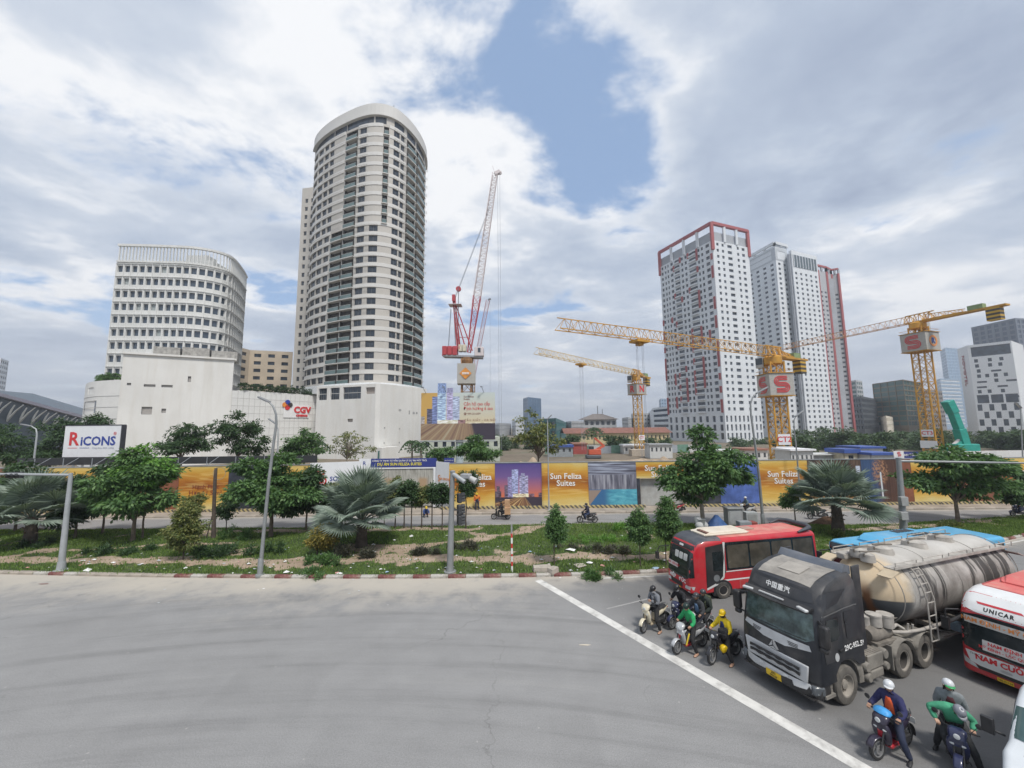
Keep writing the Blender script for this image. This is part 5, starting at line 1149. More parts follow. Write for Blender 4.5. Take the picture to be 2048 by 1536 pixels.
 for x in (-3.6, -2.2, 1.8, 3.2):
  for y in (-1.1, 1.1): MB().lathe([(.3, -.18), (.55, -.18), (.55, .18), (.3, .18)], 16, 'Y', (x, y, .55)).build('wheel', mat('tyre_black', (.03, .03, .032), .85), r)
 Y = 102; o = Vector((XP(1186, 905, Y), Y, 0)); r = thing('excavator', 'orange-red tracked excavator with raised boom on the site', 'excavator', o); g = lambda u, v: D(u, v, Y) - o; OR = mat('excavator_orange', (.52, .10, .05), .5)
 MB().box((0, 0, .5), (3.8, 2.6, .9)).build('tracks', DGREY, r, bevel=.2); MB().box((.3, 0, 1.7), (3.2, 2.3, 1.4)).build('body', OR, r, bevel=.1); MB().box((-.6, -.6, 2.6), (1.3, 1.0, 1.2)).build('cab', GLASS, r, bevel=.08); MB().beam((.5, 0, 2.0), g(1208, 891), .7, .6).build('boom', OR, r); MB().beam(g(1208, 892), g(1189, 876), .6, .5).build('arm', OR, r)
cranes()
def site_bits():
 BLU = mat('blue_roof', (.05, .10, .33), .5); CONT = mat('site_cabin', (.55, .56, .55), .6, var=.06); RS = mat('red_shed', (.34, .07, .06), .7)
 def cabin(name, label, u0, u1, v0, v1, Y, wm, rm, roof_h=.35, depth=4, wins=0):
  x0, x1, z0, z1 = XP(u0, v1, Y), XP(u1, v1, Y), 0, ZP((u0 + u1) / 2, v0, Y); r = thing(name, label, 'cabin', ((x0 + x1) / 2, Y, 0)); w = x1 - x0; hs = [(w * (k + .3) / wins, w * (k + .7) / wins, z1 - 1.9, z1 - .9) for k in range(wins)]
  mb = MB(); at, L = facade(mb, [(-w / 2, 0), (w / 2, 0)], 0, z1 - roof_h, hs, .12); mb.bb(-w / 2, w / 2, .16, depth, 0, z1 - roof_h); mb.build('wall', wm, r); MB().bb(-w / 2 - .25, w / 2 + .25, -.35, depth + .3, z1 - roof_h + .003, z1).build('roof', rm, r)
  for h in hs: put_window(r, at, *h, .12)
 cabin('site_cabin', 'two storey grey site cabin with blue banner among the trees', 1722, 1768, 893, 920, 62, CONT, BLU, .3, 4, 3)
 cabin('site_cabin', 'small cream cabin with blue roof left of the two storey cabin', 1690, 1716, 898, 922, 58, mat('cream_cabin', (.55, .50, .38), .7), BLU, .6, 3, 1)
 cabin('site_cabin', 'long low grey cabin with blue fascia right behind the interior poster', 1744, 1790, 905, 925, 56, CONT, BLU, .35, 4, 4)
 cabin('corrugated_fence_block', 'grey corrugated sheds behind the gold panel right of the lamp', 1628, 1690, 908, 925, 60, mat('corrugated_grey', (.34, .35, .36), .7, var=.2, scale=1.2), CONT, .15, 3)
 cabin('site_office', 'white framed site office with navy base strip beside the CT2 mast', 1583, 1628, 898, 925, 58, CONT, WHITE_P, .25, 3.5, 5)
 cabin('blue_shop', 'low shopfront with blue awning behind the sparse tree', 1098, 1146, 890, 912, 108, mat('shop_grey', (.30, .33, .35), .8), BLU, .6, 5, 4)
 cabin('red_shed', 'dark red sheet shed left of the excavator', 1147, 1174, 886, 908, 118, RS, mat('rust_roof', (.30, .15, .11), .8), .4, 5)
 cabin('white_cabin', 'white site cabin at the foot of the small crane', 1248, 1290, 889, 905, 116, CONT, WHITE_P, .5, 4, 4)
 cabin('pale_shed', 'pale concrete shed behind the excavator', 1168, 1196, 892, 908, 124, mat('pale_concrete', (.42, .42, .40), .9), mat('pale_roof', (.36, .36, .36), .8), .2, 4, 3)
 cabin('site_cabin', 'long pale site cabin left of the big median tree crown', 1300, 1345, 888, 905, 100, CONT, mat('cabin_roof_grey', (.30, .31, .32), .7), .3, 4, 5)
 cabin('site_cabin', 'grey cabin with rusty roof right of the big median tree crown', 1490, 1536, 897, 918, 84, CONT, mat('rust_roof', (.30, .15, .11), .8), .4, 4, 4)
 cabin('site_cabin', 'teal sheet cabin beside the CT2 mast foot', 1440, 1486, 900, 920, 88, mat('teal_sheet', (.10, .22, .20), .6), CONT, .3, 4, 3)
 SO = mat('spoil_soil', (.36, .28, .20), .95, var=.3, scale=.8, bump=.8, bscale=3)
 def heap(label, x, y, rx, ry, h, m, seed, name='spoil_heap'):
  vs, fs = [], []; n, k = 26, 9
  for i in range(k + 1):
   t = i / k
   for j in range(n):
    a = 2 * pi * j / n; rr = t * (1 + .25 * mnoise.noise(Vector((cos(a) * 1.4, sin(a) * 1.4, seed)))); xx, yy = rx * rr * cos(a), ry * rr * sin(a)
    vs.append((xx, yy, h * (cos(min(1, t) * pi) * .5 + .5) * (1 + .5 * mnoise.noise(Vector((xx * .7 + seed, yy * .7, seed)))) - .03))
  for i in range(k):
   for j in range(n): fs.append((i * n + j, i * n + (j + 1) % n, (i + 1) * n + (j + 1) % n, (i + 1) * n + j))
  mb = MB(); mb.add(vs, fs); o = mb.build(name, m, smooth=50, loc=(x, y, 0)); return tag(o, label, 'heap')
 for k, (u, v, Y, rx, h) in enumerate(((1060, 915, 70, 5, 2.6), (1150, 914, 66, 6, 2.2), (1225, 918, 64, 7, 1.6), (1330, 916, 72, 7, 2.2))):
  heap(('tan spoil heap below the sparse tree', 'grey-brown rubble heap behind the gold panel beside the pool picture', 'flat sandy heap behind the pool picture', 'sandy heap left of the big median tree')[k], XP(u, v, Y), Y, rx, 3.5, h, SO, k * 3.3)
 p = G(1640, 1047); heap('low heap of brown soil and rubble beside the right fan palm', p.x, p.y - .6, 2.3, .9, .75, mat('brown_soil', (.15, .085, .05), .95, var=.4, scale=3, bump=.8), 21.0)
 heap('sandy bank across the building site floor', 28, 80, 34, 9, 1.5, SO, 31.0)
 gs = mat('green_scaffold_net', (.14, .26, .20), .8, var=.2, scale=1)
 f = thing('site_screen', 'faded green sheet screen along the back of the site', 'fence')
 for k in range(16):
  xa = XP(1090, 905, 120) + k * 3.4; panel('sheet', xa, xa + 3.36, 0, 2.3 + random.uniform(-.1, .15), 120, (gs, CONT, mat('sheet_blue_grey', (.33, .36, .40), .7))[(k * 7) % 3], f)
site_bits()
import numpy as np
def leaf_mat(name, dark, mid, light, transl=.25):
 m, t, b = raw_mat(name); g = t.n('ShaderNodeNewGeometry').outputs['Random Per Island']; v = t.n('ShaderNodeTexCoord').outputs['Object']
 n = t.noise(v, .9, 3, .6); f = t.math('ADD', t.math('MULTIPLY', g, .62), t.math('MULTIPLY', n, .5))
 c = t.ramp(f, [(.18, dark), (.52, mid), (.92, light)]); t.put(b.inputs['Base Color'], c); b.inputs['Roughness'].default_value = .55; b.inputs['Specular IOR Level'].default_value = .35
 tr = t.n('ShaderNodeBsdfTranslucent'); t.put(tr.inputs[0], t.mix(1.0, c, (1.25, 1.35, .6), 'MULTIPLY')); mx = t.n('ShaderNodeMixShader'); mx.inputs[0].default_value = transl
 out = t.N['Material Output']; t.L.new(b.outputs[0], mx.inputs[1]); t.L.new(tr.outputs[0], mx.inputs[2]); t.L.new(mx.outputs[0], out.inputs[0]); return m
LM = {'mid': leaf_mat('leaves_mid', (0.038, 0.083, 0.032), (0.078, 0.160, 0.052), (0.148, 0.251, 0.078)),
  'bright': leaf_mat('leaves_bright', (0.061, 0.148, 0.032), (0.129, 0.285, 0.052), (0.226, 0.407, 0.087), .3),
  'dark': leaf_mat('leaves_dark', (0.023, 0.049, 0.022), (0.046, 0.092, 0.037), (0.084, 0.146, 0.055)),
  'olive': leaf_mat('leaves_olive', (0.061, 0.087, 0.028), (0.129, 0.165, 0.052), (0.277, 0.260, 0.087)),
  'yellow': leaf_mat('leaves_yellowing', (0.077, 0.084, 0.023), (0.215, 0.191, 0.046), (0.414, 0.307, 0.077)),
  'purple': leaf_mat('leaves_purplish', (0.033, 0.043, 0.030), (0.077, 0.080, 0.062), (0.138, 0.131, 0.092)),
  'grey': leaf_mat('fan_leaf_grey', (0.117, 0.152, 0.123), (0.199, 0.252, 0.204), (0.292, 0.351, 0.292), .15),
  'grass': leaf_mat('grass_blades', (0.061, 0.104, 0.026), (0.129, 0.216, 0.049), (0.260, 0.346, 0.104), .3),
  'site': leaf_mat('leaves_far', (0.038, 0.069, 0.033), (0.065, 0.110, 0.049), (0.099, 0.153, 0.069))}
BARK = mat('bark', (.16, .125, .095), .95, var=.3, scale=3, bump=.6); BARK_D = mat('bark_dark', (.085, .068, .055), .95, var=.3, scale=3, bump=.6); BARK_P = mat('bark_pale', (.28, .245, .20), .95, var=.2, scale=3, bump=.4)
def leaves_obj(name, C, Dr, Nm, ln, wd, m, parent, rng, fold=.25):
 n = len(C); S = np.cross(Dr, Nm); S /= np.linalg.norm(S, axis=1)[:, None] + 1e-9
 l = ln * rng.uniform(.7, 1.25, n)[:, None]; w = wd * rng.uniform(.75, 1.2, n)[:, None]
 V = np.empty((n, 4, 3)); V[:, 0] = C - Dr * l * .5; V[:, 1] = C + S * w * .5 - Nm * w * fold + Dr * l * .05; V[:, 2] = C + Dr * l * .5 - Nm * l * .12; V[:, 3] = C - S * w * .5 - Nm * w * fold + Dr * l * .05
 me = bpy.data.meshes.new(name); me.vertices.add(n * 4); me.vertices.foreach_set('co', V.reshape(-1).astype(np.float32)); me.loops.add(n * 4); me.loops.foreach_set('vertex_index', np.arange(n * 4, dtype=np.int32)); me.polygons.add(n)
 me.polygons.foreach_set('loop_start', np.arange(0, n * 4, 4, dtype=np.int32)); me.polygons.foreach_set('loop_total', np.full(n, 4, dtype=np.int32)); me.update(calc_edges=True); me.materials.append(m)
 o = bpy.data.objects.new(name, me); COL.objects.link(o); o.parent = parent; return o
def unit(rng, n): v = rng.normal(size=(n, 3)); return v / np.linalg.norm(v, axis=1)[:, None]
def crown(parent, blobs, m, n_clump, per, ln, wd, seed, spread=.5, droop=.35, shell=.55, name='crown', flat=.5):
 rng = np.random.default_rng(seed); vol = np.array([b[3] * b[4] * b[5] for b in blobs]) ** .75; which = rng.choice(len(blobs), n_clump, p=vol / vol.sum()); B = np.array(blobs)[which]
 u = unit(rng, n_clump); r = (shell + (1 - shell) * rng.random(n_clump)) * rng.uniform(.78, 1.08, n_clump); K = B[:, :3] + u * r[:, None] * B[:, 3:]
 C = np.repeat(K, per, 0); n = len(C); off = unit(rng, n) * (rng.random(n) ** .5)[:, None] * spread; off[:, 2] *= flat; C = C + off
 Dr = off + unit(rng, n) * spread * .45 + np.repeat(u, per, 0) * spread * .5; Dr[:, 2] -= droop * spread; Dr /= np.linalg.norm(Dr, axis=1)[:, None] + 1e-9
 Nm = unit(rng, n) * .75 + np.array([0, 0, 1.0]); Nm -= Dr * (Nm * Dr).sum(1)[:, None]; Nm /= np.linalg.norm(Nm, axis=1)[:, None] + 1e-9
 return leaves_obj(name, C, Dr, Nm, ln, wd, m, parent, rng), K
def limbs(parent, h0, r0, K, n, seed, m, lean=(0, 0), name='trunk', fork=None):
 rnd = random.Random(seed); mb = MB(); fork = fork or h0
 pts = [(lean[0] * t + rnd.uniform(-.04, .04) * h0 * .3, lean[1] * t + rnd.uniform(-.03, .03) * h0 * .3, -.12 + (fork + .12) * t) for t in (0, .33, .66, 1)]; pts[0] = (0, 0, -.15)
 mb.tube(pts, [r0 * 1.35, r0, r0 * .9, r0 * .8], 9); o = mb.build(name, m, parent, smooth=60); top = Vector(pts[-1])
 idx = rnd.sample(range(len(K)), min(n, len(K)))
 for i in idx:
  e = Vector(K[i]); q = MB(); a = top + Vector((0, 0, -rnd.random() * h0 * .12)); mid = a.lerp(e, .5) + Vector((rnd.uniform(-.2, .2), rnd.uniform(-.2, .2), .15 * (e - a).length)); q.tube([a, a.lerp(mid, .5) + Vector((0, 0, .05)), mid, e], [r0 * .55, r0 * .42, r0 * .28, r0 * .08], 6); q.build('limb', m, parent, smooth=60)
 return o
TREE_N = [0]
def tree(label, base, box, Y=None, leaf='mid', n=260, per=16, ln=.34, wd=.13, r0=.13, style='round', seed=0, bark=None, limbs_n=9, name='street_tree', trunk_h=None, group=None, cat='tree', spread=.55, droop=.35, shell=.55, z=None):
 u0, u1, v0, v1 = box
 if Y is None: b = G(*base, .2 if z is None else z)
 else: b = Vector((XP(base[0], (v0 + v1) / 2, Y), Y, 0.0))
 b.z = med_z(b.x, b.y) - .03 if Y is None else 0.0
 Yb = b.y; c = D((u0 + u1) / 2, (v0 + v1) / 2, Yb); rx = (u1 - u0) / 2 * Yb / F_PX; rz = (v1 - v0) / 2 * Yb / F_PX; top = D((u0 + u1) / 2, v0, Yb).z; bot = D((u0 + u1) / 2, v1, Yb).z
 cz, rz = (top + bot) / 2 - b.z, (top - bot) / 2; cx = c.x - b.x; ry = rx * .85; t = thing(name, label, cat, b, 0, group); rng = random.Random(seed + 5)
 if style == 'cone': blobs = [(cx, 0, cz - rz * .42, rx * .78, ry * .78, rz * .55), (cx, 0, cz - rz * .05, rx * .88, ry * .88, rz * .5), (cx, 0, cz + rz * .35, rx * .6, ry * .6, rz * .42), (cx, 0, cz + rz * .7, rx * .34, ry * .34, rz * .33)]
 elif style == 'layer':
  blobs = [(cx, 0, cz, rx * .55, ry * .55, rz * .6)]
  for k in range(9): a = k * 2.4 + seed; q = rng.uniform(.35, .68); lv = rng.uniform(-.62, .62); f = sqrt(max(.15, 1 - lv * lv)); blobs.append((cx + cos(a) * rx * q * f, sin(a) * ry * q * f, cz + lv * rz, rx * rng.uniform(.28, .42), ry * rng.uniform(.28, .42), rz * rng.uniform(.16, .28)))
  blobs += [(cx + rx * rng.uniform(-.25, .25), 0, cz + rz * .72, rx * .28, ry * .28, rz * .26), (cx - rx * .72, 0, cz - rz * .12, rx * .27, ry * .3, rz * .2), (cx + rx * .72, 0, cz - rz * .18, rx * .27, ry * .3, rz * .2)]
 else:
  blobs = [(cx, 0, cz, rx * .68, ry * .68, rz * .72)]
  for k in range(7): a = k * 2.4 + seed; q = rng.uniform(.4, .62); lv = rng.uniform(-.55, .6); blobs.append((cx + cos(a) * rx * q, sin(a) * ry * q, cz + lv * rz, rx * rng.uniform(.3, .45), ry * rng.uniform(.3, .45), rz * rng.uniform(.28, .42)))
 o, K = crown(t, blobs, LM[leaf], int(n * 1.35), per, ln, wd, seed + 11, spread, droop, shell)
 limbs(t, cz - rz * .75, r0, K, limbs_n, seed, bark or BARK, fork=trunk_h or max(.25, cz - rz * .62)); return t
tree('broad bright green tree left of the conical shrub', (265, 1082), (172, 354, 890, 1076), leaf='mid', style='layer', n=520, per=20, seed=1, r0=.14, ln=.36, wd=.15)
tree('fresh light green sapling crown rising above the broad tree', (285, 1078), (225, 352, 884, 985), leaf='bright', style='layer', n=150, per=18, seed=2, r0=.06, ln=.34, wd=.14)
tree('dense conical green shrub right of the broad bright tree', (366, 1122), (330, 412, 1000, 1105), leaf='olive', style='cone', n=230, per=22, ln=.17, wd=.08, r0=.045, seed=3, spread=.3, bark=BARK_D, limbs_n=5)
tree('light green round shrub behind the conical one', (388, 1085), (360, 412, 978, 1040), leaf='olive', style='round', n=110, per=20, ln=.18, wd=.08, r0=.05, seed=4, spread=.3, bark=BARK_D)
tree('large dark green spreading tree behind the left street lamp', (541, 1072), (448, 642, 903, 1054), leaf='mid', style='layer', n=540, per=20, seed=5, r0=.15, ln=.38, wd=.15)
tree('small dark sapling left of the spreading tree', (452, 1062), (428, 478, 985, 1040), leaf='dark', style='round', n=80, per=16, seed=6, r0=.035, ln=.24, wd=.1, bark=BARK_D)
tree('low yellowing bush tree beside the grey fan palm', (634, 1112), (612, 680, 1036, 1112), leaf='yellow', style='round', n=150, per=20, ln=.17, wd=.08, r0=.05, seed=7, spread=.28, bark=BARK_D, trunk_h=.6)
ROW = [(790, 1056, 0), (808, 1057, 1), (823, 1059, 2), (843, 1058, 3), (864, 1059, 4), (884, 1058, 5)]
for k, (u, v, s) in enumerate(ROW):
 tree('%s slim young tree in the row right of the fan palm' % ('first', 'second', 'third', 'fourth', 'fifth', 'sixth')[k], (u, v), (u - 22 + s, u + 22 + s, 950 + (s * 7) % 12, 1018), leaf='olive' if s % 3 == 0 else 'dark', style='round', n=95, per=18, ln=.22, wd=.1, r0=.05, seed=20 + s, spread=.35, bark=BARK_D, group='row of slim young trees')
for k, u in enumerate((660, 690, 745, 768)):
 tree('slim young tree half hidden behind the fan palm, %s from the left' % ('first', 'second', 'third', 'fourth')[k], (u, 1057), (u - 24, u + 24, 958 + k % 2 * 6, 1022), leaf=('olive', 'dark', 'dark', 'olive')[k], style='round', n=80, per=18, ln=.22, wd=.1, r0=.045, seed=30 + k, spread=.35, bark=BARK_D, group='row of slim young trees')
tree('young tree with rounded crown right of the camera pole', (932, 1055), (904, 968, 934, 1008), leaf='dark', style='round', n=190, per=20, ln=.2, wd=.09, r0=.055, seed=40, spread=.35, bark=BARK_D)
tree('conical young tree on the grass right of the striped post', (1109, 1130), (1087, 1138, 1011, 1088), leaf='mid', style='cone', n=210, per=22, ln=.15, wd=.07, r0=.035, seed=41, spread=.26, bark=BARK_D)
tree('left one of two rounded young trees beside the red bus', (1281, 1130), (1248, 1308, 1014, 1092), leaf='mid', style='cone', n=250, per=22, ln=.15, wd=.07, r0=.035, seed=42, spread=.28, bark=BARK_D)
tree('right one of two rounded young trees beside the red bus', (1333, 1130), (1305, 1366, 990, 1085), leaf='mid', style='cone', n=290, per=22, ln=.15, wd=.07, r0=.035, seed=43, spread=.28, bark=BARK_D)
tree('big leafy tree on the median behind the red bus', (1406, 1052), (1312, 1502, 846, 1030), leaf='mid', style='layer', n=460, per=22, ln=.42, wd=.17, r0=.17, seed=44, bark=BARK_P)
tree('small round tree in front of the gold panel right of the big tree', (1591, 1042), (1562, 1608, 965, 1022), leaf='mid', style='round', n=120, per=20, ln=.22, wd=.1, r0=.05, seed=45, spread=.35, bark=BARK)
tree('wide spreading tree behind the right traffic gantry', (1917, 1046), (1818, 2030, 888, 1030), leaf='mid', style='layer', n=430, per=20, ln=.42, wd=.17, r0=.14, seed=46)
tree('dark tree cut by the right edge of the picture', (2056, 1040), (2005, 2110, 940, 1012), leaf='dark', style='layer', n=200, per=18, ln=.4, wd=.16, r0=.1, seed=47)
tree('dark leafy tree behind the left traffic light', (150, 1075), (95, 205, 948, 1070), leaf='dark', style='layer', n=230, per=18, ln=.36, wd=.14, r0=.09, seed=48)
tree('dense dark tree behind the dusty left fan palm', (30, 1062), (-45, 130, 922, 1056), leaf='dark', style='layer', n=360, per=18, ln=.38, wd=.15, r0=.1, seed=49)
tree('dark tree between the gantry and the broad bright tree', (205, 1066), (140, 262, 922, 1058), leaf='dark', style='layer', n=330, per=18, ln=.36, wd=.14, r0=.08, seed=50)
tree('dark tree filling the gap right of the spreading tree', (612, 1060), (560, 672, 930, 1050), leaf='dark', style='layer', n=300, per=18, ln=.36, wd=.14, r0=.08, seed=51)
BK = 'trees behind the hoarding'
for k, (u, box, Y, lf, n, st, lab) in enumerate([
 (25, (-60, 95, 838, 960), 52, 'dark', 330, 'layer', 'dark tree mass at the left edge below the exhibition hall'), (105, (60, 175, 832, 950), 56, 'dark', 300, 'layer', 'dark tree behind the white lettered billboard'),
 (190, (150, 238, 822, 905), 60, 'dark', 190, 'layer', 'dark tree right above the white lettered billboard'), (366, (312, 428, 842, 930), 50, 'dark', 230, 'layer', 'dark feathery tree before the white podium box'),
 (478, (425, 540, 818, 932), 48, 'dark', 260, 'layer', 'taller feathery tree beside the left street lamp'), (600, (562, 650, 852, 935), 50, 'mid', 200, 'layer', 'green tree before the tiled cinema wall'),
 (950, (905, 1005, 868, 932), 50, 'mid', 260, 'layer', 'full green tree under the pole billboard'), (880, (852, 915, 892, 930), 60, 'mid', 120, 'round', 'low green bush tree under the billboard edge'),
 (1232, (1200, 1272, 868, 905), 128, 'site', 150, 'round', 'dark round tree before the yellow building'), (1310, (1285, 1345, 872, 908), 130, 'site', 130, 'round', 'dark tree right of the small crane footing'), (1140, (1120, 1165, 868, 900), 126, 'site', 90, 'round', 'dark tree before the red roofed corner')]):
 f = Y / 45
 tree(lab, (u, 900), box, Y=Y, leaf=lf, style=st, n=n, per=16, ln=.36 * f ** .8, wd=.15 * f ** .8, r0=.14, seed=60 + k, group=BK, spread=.6 * f ** .6, limbs_n=8)
tree('sparse leafy tree with see-through crown beside the thin lamp', (1076, 925), (1018, 1132, 808, 935), Y=47, leaf='olive', style='layer', n=170, per=13, ln=.36, wd=.15, r0=.12, seed=80, group=BK, limbs_n=22, shell=.35)
tree('sparse pale flowering tree with bare branches before the white wall', (695, 920), (640, 752, 858, 925), Y=56, leaf='olive', style='layer', n=110, per=9, ln=.36, wd=.15, r0=.12, seed=81, group=BK, limbs_n=40, shell=.6, bark=BARK_P)
for k in range(15):
 u = 1590 + k * 36 + (k * 37) % 17; w = 40 + (k * 13) % 14; vt = 866 - (k * 29) % 18 - (8 if 1 <= k <= 2 else 0); Y = 105 + (k * 31) % 40
 tree('dark green tree in the far belt behind the site, %s' % ('leftmost', 'second from left', 'third from left', 'fourth from left', 'fifth from left', 'sixth from left', 'seventh from left', 'eighth from left', 'ninth from left', 'tenth from left', 'eleventh from left', 'twelfth from left', 'thirteenth from left', 'fourteenth from left', 'rightmost')[k], (u, 900), (u - w, u + w, vt, 922), Y=Y, leaf='site', style='round', n=190, per=15, ln=.85, wd=.4, r0=.25, seed=100 + k, group='far belt of trees', spread=1.3, limbs_n=5)
for k in range(6):
 u = 1000 + k * 30 - (k % 2) * 8; tree('dark far tree between the pole billboard and the small crane, %s' % ('first', 'second', 'third', 'fourth', 'fifth', 'sixth')[k], (u, 900), (u - 24, u + 24, 866 + (k * 7) % 11, 912), Y=140 + (k * 13) % 20, leaf='site', style='round', n=90, per=14, ln=.85, wd=.4, r0=.25, seed=150 + k, group='far belt of trees', spread=1.3, limbs_n=4)
for k in range(7):
 u = 1480 + k * 26 - (k % 2) * 9; tree('dark far tree at the foot of the white towers, %s' % ('first', 'second', 'third', 'fourth', 'fifth', 'sixth', 'seventh')[k], (u, 900), (u - 26, u + 26, 872 + (k * 5) % 9, 912), Y=150 + (k * 17) % 20, leaf='site', style='round', n=90, per=14, ln=.9, wd=.4, r0=.25, seed=130 + k, group='far belt of trees', spread=1.4, limbs_n=4)
def hedge(label, pts, z, h, leaf, seed, d=1.2):
 t = thing('roof_hedge', label, 'hedge', (*pts[0], z)); bl = []; at, L = along(pts); n = max(3, int(L[-1] / 1.3))
 for k in range(n): p, _ = at(L[-1] * (k + .5) / n); bl.append((p.x - pts[0][0], p.y - pts[0][1], h * .45, .95, d, h * (.5 + .12 * sin(k * 2.7))))
 crown(t, bl, LM[leaf], n * 26, 12, .5, .24, seed, .45, .2, name='foliage'); q = MB()
 for a, b in zip(pts, pts[1:]): q.beam((a[0] - pts[0][0], a[1] - pts[0][1], .1), (b[0] - pts[0][0], b[1] - pts[0][1], .1), 1.2, .25)
 q.build('planter', WHITE_W, t)
A_, B_, zt_, C0_, C1_, z3_, lp_, z2_ = POD
hedge('clipped hedge on the low left roof corner of the podium', [(p[0] + .6, p[1] + 1.6) for p in lp_[4:]], z2_, 2.0, 'mid', 201)
hedge('long dark hedge along the roof of the tiled cinema wall', [(C0_.x + .3, C0_.y + 1.8), (C1_.x, C1_.y + 1.8)], z3_, 2.6, 'dark', 202)
def fan_leaf(seed, R=1.25, n=38):
 rnd = random.Random(seed); mb = MB(); arc = radians(285)
 for k in range(n):
  a0, a1 = -arc / 2 + arc * k / n, -arc / 2 + arc * (k + 1) / n; am = (a0 + a1) / 2; Rk = R * (.72 + .28 * cos(am * .55)) * rnd.uniform(.93, 1.06)
  dz = lambda r: -.10 * (r / R) ** 2.2 * R * (1 + abs(am)) * .8 + .10 * abs(am) * r
  ri, rm = .06, Rk * .64; p = lambda a, r, lift=0: (r * cos(a), r * sin(a), dz(r) + lift)
  mb.add([p(a0, ri), p(am, ri, .015), p(am, rm, .06), p(a0, rm)], [(0, 1, 2, 3)]); mb.add([p(am, ri, .015), p(a1, ri), p(a1, rm), p(am, rm, .06)], [(0, 1, 2, 3)])
  tip = (Rk * cos(am), Rk * sin(am), dz(Rk) - rnd.uniform(0, .12)); w = (a1 - a0) * .42
  mb.add([p(a0, rm), p(am, rm, .06), tip], [(0, 1, 2)]); mb.add([p(am, rm, .06), p(a1, rm), tip], [(0, 1, 2)])
 mb.beam((-1.55, 0, -.03), (.1, 0, 0), .05, .045); return mb
FAN = [fan_leaf(s).mesh('fan_leaf', LM['grey']) for s in range(4)]
def fan_palm(label, base, n=26, scale=1.0, trunk_h=.9, seed=0, skirt=True):
 b = G(*base, .2); b.z = med_z(b.x, b.y); t = thing('fan_palm', label, 'palm', b, 0, 'grey fan palms'); rnd = random.Random(seed); mb = MB()
 mb.tube([(0, 0, -.1), (.03, 0, trunk_h * .5), (0, 0, trunk_h + .35)], [.34 * scale, .27 * scale, .22 * scale], 10); mb.build('trunk', BARK_D, t, smooth=50)
 for k in range(16 if skirt else 8):
  a = k * 2.4; q = MB(); z = trunk_h * (.35 + .6 * k / 16); q.tube([(cos(a) * .18, sin(a) * .18, z), (cos(a) * .42, sin(a) * .42, z + .32), (cos(a) * .62, sin(a) * .62, z + .22)], [.07, .05, .02], 5); q.build('leaf_base', BARK, t)
 for k in range(n):
  f = (k + .5) / n; el = radians(86 - 92 * f + rnd.uniform(-8, 8)); az = k * 2.39996 + rnd.uniform(-.2, .2); s = scale * rnd.uniform(.88, 1.1) * (.92 if f > .8 else 1)
  o = inst('fan_leaf', FAN[k % 4], t, (0, 0, 0)); roll = Matrix.Rotation(rnd.uniform(-.45, .45), 4, 'X'); M = Matrix.Rotation(az, 4, 'Z') @ Matrix.Rotation(-el, 4, 'Y') @ roll
  tilt = Matrix.Rotation(radians(25 + 22 * rnd.random()), 4, 'Y'); root_p = Vector((0, 0, trunk_h + .15)); tipv = M @ Vector((1.55 * s, 0, 0))
  o.matrix_local = Matrix.Translation(root_p + tipv) @ M @ Matrix.Scale(s, 4)
 return t
fan_palm('large silvery fan palm on the median left of the slim tree row', (722, 1092), 34, 1.34, 1.6, 1)
fan_palm('silvery fan palm behind the blue bus', (1677, 1066), 32, 1.3, 1.8, 2, False)
fan_palm('dusty fan palm at the left edge beside the traffic light arm', (58, 1090), 30, 1.3, 1.7, 3)
def feather_palm(label, u, v_top, Y, h_px, seed, fr=1.9):
 x, zc = XP(u, v_top, Y), ZP(u, v_top, Y); t = thing('feather_palm', label, 'palm', (x, Y, 0), 0, 'feather palms'); rnd = random.Random(seed); MB().tube([(0, 0, 0), (.08, 0, zc * .5), (0, 0, zc)], [.24, .17, .14], 8).build('trunk', BARK_P, t, smooth=60)
 for k in range(11):
  a = k * 2 * pi / 11 + rnd.uniform(-.2, .2); up = rnd.uniform(.1, .9); q = MB(); pts = []
  for s in range(7): r = fr * s / 6; pts.append(Vector((cos(a) * r, sin(a) * r, zc + up * r - .62 * r * r / fr * (1.2 + up))))
  q.tube(pts, [.05] * 6 + [.01], 4)
  for i in range(1, 7):
   for sd in (-1, 1):
    n = Vector((-sin(a), cos(a), 0)) * sd; l = .6 * fr / 1.9 * (1 - .08 * i); p = pts[i]; q.add([p, p + n * l * .5 + Vector((0, 0, -l * .25)), p + n * l + Vector((0, 0, -l * .75)), p + (pts[i] - pts[i - 1]) * .7], [(0, 1, 2, 3)])
  q.build('frond', LM['dark'], t)
feather_palm('left one of two small feather palms before the white podium', 824, 884, 62, 40, 1); feather_palm('right one of two small feather palms before the white podium', 842, 887, 61, 40, 2); feather_palm('feather palm before the yellow building', 1187, 858, 130, 40, 3, 4.2); feather_palm('dark feather palm left of the sparse flowering tree', 633, 884, 54, 40, 4, 2.0)
def weed(label, u, v, w, h, leaf, seed, n=90, per=16, ln=.2, wd=.06, name='low_bush'):
 b = G(u, v, .2); b.z = med_z(b.x, b.y) - .05; t = thing(name, label, 'bush', b); W = w * b.y / F_PX / 2; hh = h * b.y / F_PX * .8; bl = []; rnd = random.Random(seed)
 for k in range(max(6, int(W * 5))): bl.append((rnd.uniform(-W, W), rnd.uniform(-.6, .6), hh * .22, rnd.uniform(.2, .42), rnd.uniform(.2, .4), hh * rnd.uniform(.25, .65)))
 crown(t, bl, LM[leaf], n, per, ln, wd, seed, .28, -.5, .3, name='foliage', flat=.9)
